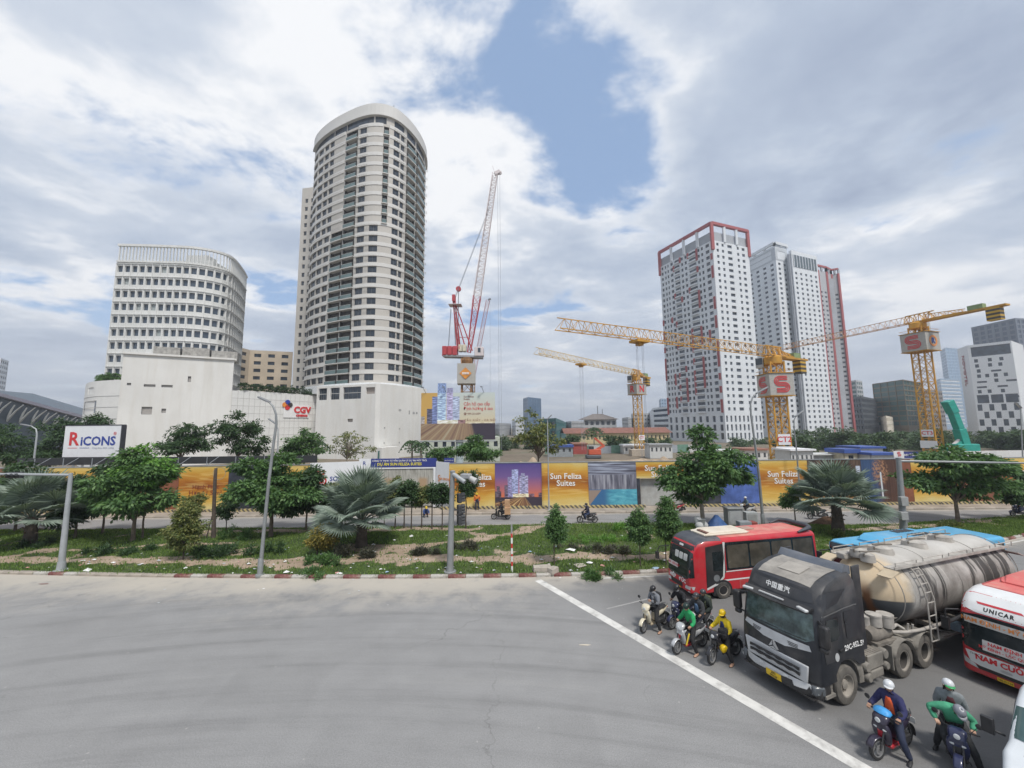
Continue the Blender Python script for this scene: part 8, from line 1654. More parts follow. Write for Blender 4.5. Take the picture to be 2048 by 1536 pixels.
 for s_ in (-1, 1):
  wk = MB(); wk.box((-3.5, s_ * .86, 3.33), (7.4, .34, .035)); wk.box((-3.5, s_ * 1.02, 3.37), (7.4, .03, .09)); w = wk.build('walkway', DU, r)
  for k_ in range(5):
   q = MB(); xa = .1 - k_ * 1.6; q.tube([(xa, s_ * 1.0, 3.35), (xa, s_ * 1.0, 3.53), (xa - 1.2, s_ * 1.0, 3.53), (xa - 1.2, s_ * 1.0, 3.35)], .018, 6); q.build('handrail', DU, r)
  q = MB(); q.box((.45, s_ * .95, 3.22), (.5, .42, .03), 0, 0, Matrix.Rotation(radians(18), 3, 'Y')); q.build('walkway_end', mat('walkway_tan', (.46, .38, .27), .85), r); MB().box((-7.3, s_ * 1.05, 3.12), (.5, .5, .03), 0, 0, Matrix.Rotation(radians(-20), 3, 'Y')).build('rear_flap', DU, r)
 for nm, xl in (('ladder', -.95),):
  lad = bpy.data.objects.new('ladder', None); COL.objects.link(lad); lad.parent = r; prof = [(HW_ + .08, z_) for HW_, z_ in ((1.26, .95), (1.26, 1.6), (1.26, 2.3), (1.16, 2.75), (1.0, 3.15), (.84, 3.36))]
  for dx in (-.2, .2): MB().tube([(xl + dx, y_, z_) for y_, z_ in prof], .024, 6).build('rail', DU, lad, smooth=50)
  for k_ in range(9):
   u = k_ / 8 * (len(prof) - 1); i = min(int(u), len(prof) - 2); f = u - i; y_, z_ = prof[i][0] + (prof[i + 1][0] - prof[i][0]) * f, prof[i][1] + (prof[i + 1][1] - prof[i][1]) * f; MB().tube([(xl - .2, y_, z_), (xl + .2, y_, z_)], .018, 6).build('rung', DU, lad)
 for dx in (-.2, .2): MB().tube([(-8.2, .4 + dx, 1.0), (-8.25, .4 + dx, 2.2), (-8.05, .4 + dx, 3.0), (-7.6, .4 + dx, 3.4)], .022, 6).build('rear_ladder_rail', DU, r)
 q = MB();
 for s_ in (-1, 1): q.box((-5.2, s_ * .45, 1.12), (7.2, .1, .26)); q.box((.5, s_ * .4, 1.32), (2.4, .1, .16))
 for x_ in (-1.7, -3.2, -5, -6.8, -8.4): q.box((x_, 0, 1.15), (.14, 2.0, .14))
 q.box((.2, 0, 1.30), (1.6, .9, .05)); q.build('frame', CHAS, r); sd = MB()
 for s_ in (-1, 1):
  for x_ in (.4, -2.4, -5.4, -8.0): sd.loft([[(x_ - .12, s_ * .45, 1.24), (x_ + .12, s_ * .45, 1.24), (x_ + .12, s_ * 1.0, 1.75), (x_ - .12, s_ * 1.0, 1.75)], [(x_ - .12, s_ * .3, 1.24), (x_ + .12, s_ * .3, 1.24), (x_ + .12, s_ * .8, 1.70), (x_ - .12, s_ * .8, 1.70)]], True, True)
 sd.build('saddle', CHAS, r)
 for i_, (x_, y_, z_, h_, rr) in enumerate(((1.30, .86, 1.62, .36, .21), (.92, .98, 1.58, .40, .22), (1.52, .70, 1.60, .30, .16))): MB().lathe([(rr, 0), (rr, h_ * .82), (rr * 1.05, h_ * .84), (rr * 1.05, h_), (.02, h_ + .02)], 20, 'Z', (x_, y_, z_)).build('air_filter', DU, r, smooth=35)
 MB().lathe([(.05, -.5), (.24, -.45), (.26, .3), (.18, .5), (.02, .52)], 16, 'X', (1.25, .85, 1.38)).build('compressor', CHAS, r, smooth=40); MB().box((1.2, .85, 1.16), (1.1, .6, .1)).build('compressor_bed', CHAS, r)
 q = MB(); q.tube([(.7, 1.0, 1.36), (.2, 1.12, 1.32), (-.6, 1.18, 1.30), (-2.4, 1.2, 1.34), (-4.6, 1.15, 1.5)], .055, 8); q.build('pipe', DU, r, smooth=50); q = MB(); q.tube([(.9, .9, 1.3), (.4, 1.0, 1.55), (.1, 1.05, 1.36)], .05, 8); q.tube([(-.2, 1.12, 1.32), (-.2, 1.14, 1.52)], .035, 6); q.tube([(.1, 1.12, 1.32), (.08, 1.16, 1.6)], .03, 6); q.build('valve', DU, r, smooth=50); MB().lathe([(.10, -.02), (.14, -.02), (.14, .02), (.10, .02)], 16, 'Y', (-2.0, 1.24, 1.40)).build('hose_ring', DU, r)
 for s_ in (-1, 1):
  MB().box((-1.9, s_ * .75, .72), (.16, .16, .9)).box((-1.9, s_ * .75, .25), (.34, .3, .06)).build('landing_leg', CHAS, r); MB().beam((-2.0, s_ * .78, .95), (-3.1, s_ * .78, .55), .06).build('side_guard', DU, r); MB().beam((-2.0, s_ * 1.05, .75), (-5.0, s_ * 1.05, .75), .06).build('side_guard', DU, r)
 for x_ in (-4.9, -6.2, -7.5):
  for s_ in (-1, 1): wheel(r, x_, s_ * 1.06, .52, .28, TYRE_D, RIM_D, True, True)
  MB().tube([(x_, -.9, .52), (x_, .9, .52)], .09, 8).build('axle', CHAS, r)
 MB().box((-3.0, .98, .95), (.3, .4, .3)).build('blue_tool_box', mat('faded_blue', (.30, .40, .48), .5), r, bevel=.03); MB().box((-8.3, 0, .75), (.1, 2.3, .18)).build('rear_bar', CHAS, r)
trailer()
TY_B = mat('bike_tyre', (.025, .025, .026), .85, var=.2); ENG = mat('engine_dark', (.05, .05, .052), .5, metal=.3, var=.2); SEAT = mat('seat_black', (.02, .02, .022), .6); BIKE_L = mat('bike_lens', (.60, .62, .62), .12); TAIL = mat('tail_red', (.35, .02, .02), .3); PLATE_W = mat('plate_white', (.65, .65, .63), .5); EXH = mat('exhaust_steel', (.28, .28, .29), .4, metal=.5)
BWM = {}
def bike_wheel(parent, x, r, w=.1, rimm=None):
 rimm = rimm or RIM_G; k = (r, rimm.name)
 if k not in BWM:
  t = MB(); R0 = r - .045; rings = []
  t.lathe([(r - .085, -w * .32), (r - .05, -w * .5), (r - .012, -w * .36), (r, 0), (r - .012, w * .36), (r - .05, w * .5), (r - .085, w * .32)], 28, 'Y')
  q = MB(); q.lathe([(r - .10, -w * .34), (r - .075, -w * .36), (r - .075, w * .36), (r - .10, w * .34)], 28, 'Y'); q.lathe([(.01, -.06), (.05, -.06), (.05, .06), (.01, .06)], 14, 'Y')
  for i in range(5): a = i * 2 * pi / 5; q.beam((cos(a) * .04, 0, sin(a) * .04), (cos(a + .16) * (r - .085), 0, sin(a + .16) * (r - .085)), .035, .03, up=(0, 1, 0))
  q.lathe([(.05, .045), (.11, .045), (.11, .052), (.05, .052)], 18, 'Y'); BWM[k] = (t.mesh('tyre', TY_B, 50), q.mesh('rim', rimm, 40))
 wo = bpy.data.objects.new('wheel', None); COL.objects.link(wo); wo.parent = parent; wo.location = (x, 0, r); wo.empty_display_size = .05; inst('tyre', BWM[k][0], wo, (0, 0, 0)); inst('rim', BWM[k][1], wo, (0, 0, 0)); return wo
def vloft(mb, secs, n=10):
 rings = []
 for z, xc, hx, hy in secs: rings.append([(xc + hx * (abs(cos(a)) ** .7) * (1 if cos(a) > 0 else -1), hy * (abs(sin(a)) ** .7) * (1 if sin(a) > 0 else -1), z) for a in [2 * pi * k / n for k in range(n)]])
 return mb.loft(rings, True, True)
def hloft(mb, secs, n=12):
 rings = []
 for x, zc, hy, hz_ in secs: rings.append([(x, hy * (abs(cos(a)) ** .75) * (1 if cos(a) > 0 else -1), zc + hz_ * (abs(sin(a)) ** .75) * (1 if sin(a) > 0 else -1)) for a in [2 * pi * k / n for k in range(n)]])
 return mb.loft(rings, True, True)
def motorbike(name, label, F, R, body, second=None, kind='scooter', group='motorbikes', steer=0.0):
 F, R = Vector((F[0], F[1])), Vector((R[0], R[1])); c = (F + R) / 2; d = F - R; ang = atan2(d.y, d.x); t = thing(name, label, 'motorbike', (c.x, c.y, 0), ang, group); sec = second or BLACKP; r = .262 if kind == 'scooter' else .288; wb = .64
 fr = bpy.data.objects.new('front_assembly', None); COL.objects.link(fr); fr.parent = t; fr.location = (.50, 0, 0); fr.rotation_euler.z = steer; fr.empty_display_size = .05
 w = bike_wheel(fr, wb - .50, r, .095)
 q = MB()
 for s in (-1, 1): q.tube([(wb - .5, s * .075, r), (-.10, s * .075, .78)], .02, 7)
 q.tube([(-.10, 0, .76), (-.17, 0, 1.0)], .028, 8); q.build('fork', ENG, fr, smooth=50)
 fm = MB(); pts = [radians(a) for a in range(20, 171, 15)]; fm.loft([[(wb - .5 + (r + .03) * cos(a), y, r + (r + .03) * sin(a) + (.018 if abs(y) < .03 else 0)) for a in pts] for y in (-.075, -.03, .03, .075)], False, False); fo = fm.build('front_mudguard', body, fr, smooth=60); fo.modifiers.new('thick', 'SOLIDIFY').thickness = .012
 hb = MB(); hb.tube([(-.24, -.34, 1.0), (-.20, -.18, 1.0), (-.17, 0, 1.01), (-.20, .18, 1.0), (-.24, .34, 1.0)], .014, 7); hb.build('handlebar', ENG, fr, smooth=50)
 for s in (-1, 1):
  MB().tube([(-.25, s * .36, 1.0), (-.22, s * .24, 1.0)], .021, 8).build('grip', SEAT, fr); MB().tube([(-.20, s * .22, 1.01), (-.23, s * .34, 1.19)], .008, 6).lathe([(.01, -.015), (.055, -.015), (.06, .01), (.01, .02)], 12, 'X', (-.23, s * .36, 1.22)).build('mirror', BLACKP, fr)
 hc = MB(); vloft(hc, [(.86, -.06, .10, .15), (.94, -.10, .11, .17), (1.0, -.14, .10, .16), (1.035, -.17, .05, .10)]); hc.build('handlebar_cover', body, fr, smooth=50); MB().lathe([(.01, .03), (.055, .02), (.06, 0)], 16, 'X', (.02, 0, .91)).build('headlight', BIKE_L, fr, smooth=50)
 if kind == 'scooter':
  sh = MB(); vloft(sh, [(.30, .26, .05, .10), (.36, .33, .06, .15), (.52, .38, .065, .19), (.68, .41, .07, .20), (.80, .42, .06, .17), (.86, .42, .04, .10)]); sh.build('front_shield', body, t, smooth=50)
  for s in (-1, 1): MB().box((.455, s * .10, .70), (.05, .09, .05), s * .3).build('indicator', BIKE_L, t, bevel=.015)
  MB().box((.46, 0, .60), (.03, .12, .2), 0).build('shield_trim', sec, t, bevel=.01); fl = MB(); fl.box((.10, 0, .29), (.46, .30, .08)); fl.build('floorboard', sec, t, bevel=.025); q = MB(); vloft(q, [(.30, .30, .04, .12), (.50, .33, .035, .13), (.72, .36, .03, .12)]); q.build('inner_shield', BLACKP, t, smooth=50)
 else:
  sh = MB();
  for s in (-1, 1): sh.loft([[(.46, s * .12, .80), (.30, s * .10, .86), (.22, s * .10, .60), (.34, s * .13, .55)], [(.30, s * .17, .62), (.18, s * .15, .66), (.10, s * .14, .34), (.24, s * .16, .28)]], True, True)
  sh.build('leg_shield', body, t, smooth=40); q = MB(); q.tube([(.42, 0, .78), (.15, 0, .52), (-.1, 0, .50)], [.06, .07, .07], 8); q.build('backbone', sec, t, smooth=50); MB().box((.47, 0, .68), (.03, .16, .18)).build('front_plate', body, t, bevel=.02)
  for s in (-1, 1): MB().tube([(.02, s * .06, .28), (.02, s * .24, .28)], .016, 6).build('footpeg', SEAT, t)
 rb = MB(); hloft(rb, [(.02, .52, .11, .16), (-.15, .60, .145, .14), (-.40, .64, .15, .11), (-.62, .70, .12, .08), (-.82, .76, .05, .035)]); rb.build('rear_body', body, t, smooth=50); st = MB(); hloft(st, [(.06, .72, .07, .03), (-.02, .755, .13, .045), (-.25, .765, .15, .05), (-.45, .80, .14, .05), (-.66, .815, .11, .04), (-.72, .815, .05, .02)]); st.build('seat', SEAT, t, smooth=50)
 for s in (-1, 1): q = MB(); q.tube([(-.45, s * .15, .78), (-.70, s * .12, .84), (-.82, s * .04, .86)], .014, 6); q.build('grab_rail', ENG, t, smooth=50)
 wr = bike_wheel(t, -.63, r, .105); MB().box((-.80, 0, .72), (.06, .12, .06)).build('tail_light', TAIL, t, bevel=.015); en = MB(); en.box((-.32, .05, .30), (.46, .20, .18)); en.box((-.10, 0, .32), (.2, .24, .2)); en.build('engine', ENG, t, bevel=.03); ex = MB(); ex.tube([(-.05, -.1, .25), (-.35, -.14, .24), (-.50, -.16, .30), (-.92, -.17, .40)], [.025, .03, .055, .06], 10); ex.build('exhaust', EXH, t, smooth=50)
 q = MB();
 for s in (-1, 1): q.tube([(-.63, s * .09, r), (-.55, s * .12, .62)], .02, 6)
 q.build('shock_absorber', ENG, t); rf = MB(); rf.loft([[(-.63 + (r + .04) * cos(a), y, r + (r + .04) * sin(a)) for a in [radians(b_) for b_ in range(75, 196, 15)]] for y in (-.07, .07)], False, False); ro = rf.build('rear_mudguard', BLACKP, t, smooth=60); ro.modifiers.new('thick', 'SOLIDIFY').thickness = .012; MB().box((-.91, 0, .56), (.012, .19, .14), 0).build('number_plate', PLATE_W, t); MB().tube([(-.02, .1, .24), (-.12, .22, .02)], .012, 6).build('side_stand', ENG, t)
 return t, ang
SKIN = mat('skin', (.42, .25, .17), .55, var=.08, scale=6); HAIR = mat('hair_black', (.012, .011, .010), .5); SHOE_K = mat('shoe_dark', (.03, .03, .032), .6)
CL = {}
def cloth(name, col, rough=.85): return mat('cloth_' + name, col, rough, var=.14, scale=9, bump=.25, bscale=14)
def skin_mesh(J, E):
 names = list(J); me = bpy.data.meshes.new('skel'); me.from_pydata([J[n][0] for n in names], [(names.index(a), names.index(b)) for a, b in E], [])
 ob = bpy.data.objects.new('skel', me); COL.objects.link(ob); ob.modifiers.new('skin', 'SKIN')
 for i, n in enumerate(names): sv = me.skin_vertices[0].data[i]; rr = J[n][1]; sv.radius = rr if isinstance(rr, tuple) else (rr, rr); sv.use_root = (n == 'pelvis')
 su = ob.modifiers.new('sub', 'SUBSURF'); su.levels = 2; su.render_levels = 2
 bpy.context.view_layer.update(); out = bpy.data.meshes.new_from_object(ob.evaluated_get(bpy.context.evaluated_depsgraph_get())); bpy.data.objects.remove(ob); bpy.data.meshes.remove(me); return out
def seg_dist(p, a, b):
 ab = b - a; t = max(0, min(1, (p - a).dot(ab) / max(1e-9, ab.length_squared))); return (p - a - ab * t).length
def face_name(J, E, reg, p, lim):
 best, bd = None, 9
 for (a, b), g in zip(E, reg):
  d = seg_dist(p, Vector(J[a][0]), Vector(J[b][0])) / (J[a][1][0] if isinstance(J[a][1], tuple) else J[a][1])
  if d < bd: best, bd = g, d
 return best
def garment(src, faces, off, m, name, parent):
 bm = bmesh.new(); bm.from_mesh(src); bm.faces.ensure_lookup_table(); keep = set(faces); bmesh.ops.delete(bm, geom=[f for f in bm.faces if f.index not in keep], context='FACES'); bm.normal_update()
 for v in bm.verts: v.co += v.normal * (off + .006 * mnoise.noise(v.co * 14))
 me = bpy.data.meshes.new(name); bm.to_mesh(me); bm.free(); me.materials.clear(); me.materials.append(m); me.polygons.foreach_set('use_smooth', [True] * len(me.polygons)); o = bpy.data.objects.new(name, me); COL.objects.link(o); o.parent = parent
 so = o.modifiers.new('thick', 'SOLIDIFY'); so.thickness = .008; so.offset = 1; return o
def hand(parent, wrist, grip, side, m):
 w, g = Vector(wrist), Vector(grip); d = (g - w).normalized(); up = Vector((0, 0, 1)); s = d.cross(up).normalized() * side; n = s.cross(d) * side; mb = MB(); pc = w + d * .045
 mb.loft([[w + s * a * .026 + n * b * .016 for a, b in ((1, 1), (-1, 1), (-1, -1), (1, -1))], [pc + s * a * .042 + n * b * .018 for a, b in ((1, 1), (-1, 1), (-1, -1), (1, -1))], [w + d * .09 + s * a * .040 + n * b * .014 for a, b in ((1, 1), (-1, 1), (-1, -1), (1, -1))]], True, True)
 for k, l in enumerate((.070, .080, .075, .058)): b0 = w + d * .085 + s * (.031 - .021 * k); mb.tube([b0, b0 + d * l * .45 + n * .006, b0 + d * l * .62 - n * .024, b0 + d * l * .40 - n * .045], [.0095, .009, .0085, .007], 6)
 b0 = w + d * .03 + s * .036; mb.tube([b0, b0 + s * .022 + d * .022 - n * .01, b0 + s * .016 + d * .05 - n * .03], [.012, .0105, .008], 6); return mb.build('hand', m, parent, smooth=60)
def person(label, loc, rz, J0, look=0.0, tilt=0.0, jacket=None, trousers=None, shoes=None, sleeves=True, bare_feet=False, helmet=None, group='riders and passengers', hands=None, cap=False, mask=None, vest=None, shirt=None, backpack=None, glasses=False, skinm=None, hair_long=False, visor=None):
 t = thing('person', label, 'person', loc, rz, group); sk = skinm or SKIN; R = dict(pelvis=(.135, .115), spine=(.135, .11), chest=(.155, .12), neck=(.058, .058), headb=(.06, .06), sl=.075, el=.052, wl=.036, sr=.075, er=.052, wr=.036, hl=.095, kl=.066, al=.044, hr=.095, kr=.066, ar=.044)
 J = {k: (tuple(v), R[k]) for k, v in J0.items() if k in R}; E = [('pelvis', 'spine'), ('spine', 'chest'), ('chest', 'neck'), ('neck', 'headb'), ('chest', 'sl'), ('sl', 'el'), ('el', 'wl'), ('chest', 'sr'), ('sr', 'er'), ('er', 'wr'), ('pelvis', 'hl'), ('hl', 'kl'), ('kl', 'al'), ('pelvis', 'hr'), ('hr', 'kr'), ('kr', 'ar')]
 reg = ['hip', 'torso', 'torso', 'head', 'torso', 'arm', 'fore', 'torso', 'arm', 'fore', 'hip', 'leg', 'shin', 'hip', 'leg', 'shin']; J_ = {k: J[k] for k in ['pelvis', 'spine', 'chest', 'neck', 'headb', 'sl', 'el', 'wl', 'sr', 'er', 'wr', 'hl', 'kl', 'al', 'hr', 'kr', 'ar']}
 sm = skin_mesh(J_, E); fr = {}
 for p in sm.polygons: fr.setdefault(face_name(J_, E, reg, p.center, 1), []).append(p.index)
 bm = bmesh.new(); bm.from_mesh(sm); H = Vector(J0['head']); M = Matrix.Translation(H) @ Matrix.Rotation(look, 4, 'Z') @ Matrix.Rotation(tilt, 4, 'Y')
 hm = bmesh.new(); bmesh.ops.create_uvsphere(hm, u_segments=16, v_segments=12, radius=1.0)
 for v in hm.verts:
  x, y, z = v.co; f = 1 - .22 * max(0, -z) ** 1.5; v.co = Vector((x * .098 * (1 - .10 * max(0, -z)) + (.012 if z < -.2 and x > 0 else 0), y * .078 * f, z * .118))
  if x > .8 and -.35 < z < .1 and abs(y) < .28: v.co.x += .020
 tm = bpy.data.meshes.new('h'); hm.to_mesh(tm); hm.free(); tm.transform(M); bm.from_mesh(tm); bpy.data.meshes.remove(tm); me = bpy.data.meshes.new('body'); bm.to_mesh(me); bm.free(); me.materials.clear(); me.materials.append(sk); me.polygons.foreach_set('use_smooth', [True] * len(me.polygons)); bo = bpy.data.objects.new('body', me); COL.objects.link(bo); bo.parent = t
 def hp(o): o.matrix_local = M; return o
 for s in (-1, 1): hp(MB().lathe([(.001, .004), (.012, 0)], 8, 'X', (.086, s * .034, .012)).build('eye', HAIR, t)); hp(MB().lathe([(.002, -.01), (.022, -.008), (.026, .006), (.01, .012)], 10, 'Y', (-.005, s * .082, -.01)).build('ear', sk, t))
 hp(MB().box((.094, 0, -.062), (.01, .045, .008)).build('mouth', mat('lips', (.30, .12, .10), .5), t))
 hr = MB(); hr.loft([[(.104 * cos(a) * k - .012, .086 * sin(a) * k, z) for a in [2 * pi * i / 14 for i in range(14)]] for z, k in ((.02, 1.0), (.07, .92), (.105, .62), (.122, .15))], True, True); ho = hp(hr.build('hair', HAIR, t, smooth=60))
 if hair_long: hp(MB().loft([[(-.10, -.07, .05), (-.12, 0, .05), (-.10, .07, .05), (-.05, .09, .03), (-.05, -.09, .03)], [(-.10, -.09, -.16), (-.13, 0, -.18), (-.10, .09, -.16), (-.03, .11, -.14), (-.03, -.11, -.14)]], True, True).build('long_hair', HAIR, t, smooth=50))
 if helmet:
  sh = MB(); k = 1.0; sh.loft([[((.138 if cos(a) > 0 else .140) * cos(a) * q - .008, .116 * sin(a) * q, z) for a in [2 * pi * i / 20 for i in range(20)]] for z, q in ((.022, .96), (.05, .98), (.09, .92), (.125, .74), (.15, .44), (.16, .08))], True, False); so = hp(sh.build('helmet', helmet, t, smooth=60)); so.modifiers.new('thick', 'SOLIDIFY').thickness = .012
  if cap: pk = MB(); pk.loft([[(.115 * cos(a) + .012, .108 * sin(a), .045) for a in [radians(b_) for b_ in range(-60, 61, 15)]], [(.185 * cos(a) + .015, .115 * sin(a), .028) for a in [radians(b_) for b_ in range(-60, 61, 15)]]], False, False); po = hp(pk.build('helmet_peak', visor or helmet, t, smooth=60)); po.modifiers.new('thick', 'SOLIDIFY').thickness = .006
  hp(MB().tube([(.02, .088, 0), (.03, .07, -.09), (.035, 0, -.125), (.03, -.07, -.09), (.02, -.088, 0)], .006, 5).build('chin_strap', HAIR, t))
 if mask: mk = MB(); mk.loft([[(.10 * cos(a) + .006, .088 * sin(a), -.015) for a in [radians(b_) for b_ in range(-75, 76, 15)]], [(.106 * cos(a) + .012, .086 * sin(a), -.055) for a in [radians(b_) for b_ in range(-75, 76, 15)]], [(.088 * cos(a) + .008, .066 * sin(a), -.105) for a in [radians(b_) for b_ in range(-75, 76, 15)]]], False, False); hp(mk.build('face_mask', mask, t, smooth=60))
 if glasses: hp(MB().box((.096, .036, .014), (.012, .05, .032)).box((.096, -.036, .014), (.012, .05, .032)).build('sunglasses', HAIR, t))
 jk = fr.get('torso', []) + fr.get('arm', []) + (fr.get('fore', []) if sleeves else [])
 garment(sm, jk, .016, jacket, 'jacket', t); garment(sm, fr.get('hip', []) + fr.get('leg', []) + fr.get('shin', []), .012, trousers, 'trousers', t)
 C, S_ = Vector(J0['chest']), Vector(J0['spine']); P_ = Vector(J0['pelvis']); upv = (C - P_).normalized(); fw = Vector((upv.z, 0, -upv.x))
 if vest: garment(sm, fr.get('torso', []), .026, vest, 'vest', t)
 if shirt: o = MB(); c_ = C.lerp(S_, .45); o.loft([[c_ + upv * h_ + fw * (.146 - .025 * abs(y_)) + Vector((0, y_ * k_, 0)) for y_ in (-1, -.5, 0, .5, 1)] for h_, k_ in ((-.24, .105), (-.08, .10), (.06, .08), (.17, .045))], False, False); so = o.build('shirt_front', shirt, t, smooth=60); so.modifiers.new('thick', 'SOLIDIFY').thickness = .01
 if backpack:
  c_ = C.lerp(S_, .3) - fw * .22; Rm = Matrix((fw, Vector((0, 1, 0)), upv)).transposed(); b = MB(); b.box(c_, (.15, .27, .38), 0, 0, Rm); b.build('backpack', backpack, t, bevel=.05)
  for s in (-1, 1): MB().tube([c_ + upv * .17 + Vector((0, s * .09, 0)), C + upv * .13 + Vector((0, s * .10, 0)), C + fw * .155 + Vector((0, s * .11, 0)), S_ + fw * .145 + Vector((0, s * .12, 0))], .018, 6).build('strap', backpack, t)
 for side, a, k, nm in ((1, 'al', 'kl', 'l'), (-1, 'ar', 'kr', 'r')):
  A = Vector(J0[a]); f = J0.get('toe' + nm, (1, 0, 0)); f = Vector(f).normalized(); sd = Vector((-f.y, f.x, 0)).normalized(); n_ = f.cross(sd) * -1; n_ = Vector((0, 0, 1)) if abs(f.z) < .3 else n_
  q = MB(); secs = []
  for l, w_, h_ in ((-.075, .030, .065), (-.02, .038, .085), (.06, .040, .06), (.13, .046, .045), (.175, .036, .032), (.195, .018, .02)): b0 = A + f * l + Vector((0, 0, -.075)) if abs(f.z) < .3 else A + f * l; secs.append([b0 + sd * w_ * c_ + Vector((0, 0, h_ * max(0, s_))) for c_, s_ in ((1, 0), (.9, .6), (.4, 1), (-.4, 1), (-.9, .6), (-1, 0))])
  q.loft(secs, True, True); fo = q.build('foot' if bare_feet else 'shoe', sk if bare_feet else (shoes or SHOE_K), t, smooth=50)
  if bare_feet: MB().loft([[A + f * l + Vector((0, 0, -.085)) + sd * w_ * c_ for c_ in (1, -1)] for l, w_ in ((-.085, .04), (.0, .046), (.12, .052), (.205, .03))], False, False).build('sandal', SHOE_K, t)
 for s, w_, nm in ((1, 'wl', 'gl'), (-1, 'wr', 'gr')): hand(t, J0[w_], J0.get(nm, Vector(J0[w_]) + (Vector(J0[w_]) - Vector(J0['el' if s > 0 else 'er'])).normalized() * .1), s, sk)
 bpy.data.meshes.remove(sm); return t
def seated(lean=.10, foot='L', hand_mode='grip', back=0.0, z=0.0, twist=0.0, steer=0.0):
 b = -.16 - back; zz = .80 + z; J = dict(pelvis=(b, 0, zz + .06), spine=(b + lean * .35, 0, zz + .25), chest=(b + lean * .8, 0, zz + .45), neck=(b + lean * 1.15, 0, zz + .60), headb=(b + lean * 1.3 + .01, 0, zz + .67), head=(b + lean * 1.45 + .02, 0, zz + .755))
 cx = b + lean * .85; J.update(sl=(cx, .185, zz + .525), sr=(cx, -.185, zz + .525))
 if hand_mode == 'grip': J.update(el=(cx + .10, .30, zz + .30), wl=(.20, .31, 1.03), gl=(.27, .30, 1.0), er=(cx + .10, -.30, zz + .30), wr=(.20, -.31, 1.03), gr=(.27, -.30, 1.0))
 elif hand_mode == 'phone': J.update(el=(cx + .06, .24, zz + .27), wl=(cx + .26, .06, zz + .36), er=(cx + .06, -.24, zz + .27), wr=(cx + .26, -.06, zz + .34))
 elif hand_mode == 'rest': J.update(el=(cx + .04, .27, zz + .28), wl=(cx + .22, .17, zz + .14), er=(cx + .10, -.30, zz + .30), wr=(.20, -.31, 1.03), gr=(.27, -.30, 1.0))
 elif hand_mode == 'hold': J.update(el=(cx + .08, .25, zz + .25), wl=(cx + .30, .12, zz + .18), er=(cx + .08, -.25, zz + .25), wr=(cx + .30, -.12, zz + .18))
 elif hand_mode == 'lap': J.update(el=(cx - .02, .26, zz + .26), wl=(cx + .18, .14, zz + .08), er=(cx - .02, -.26, zz + .26), wr=(cx + .18, -.14, zz + .08))
 J.update(hl=(b + .04, .10, zz + .02), hr=(b + .04, -.10, zz + .02))
 for s, n in ((1, 'l'), (-1, 'r')):
  if (foot == 'L' and s > 0) or (foot == 'R' and s < 0) or foot == 'both': J['k' + n] = (b + .30, s * .27, .50); J['a' + n] = (b + .20, s * .36, .095); J['toe' + n] = (1, s * .25, 0)
  else: J['k' + n] = (b + .40, s * .20, .72 + z * .5); J['a' + n] = (b + .32, s * .16, .42); J['toe' + n] = (1, s * .1, -.05)
 return J
def on_bike(t): return (t.location.x, t.location.y, 0), t.rotation_euler.z
C_ = lambda n, c: cloth(n, c)
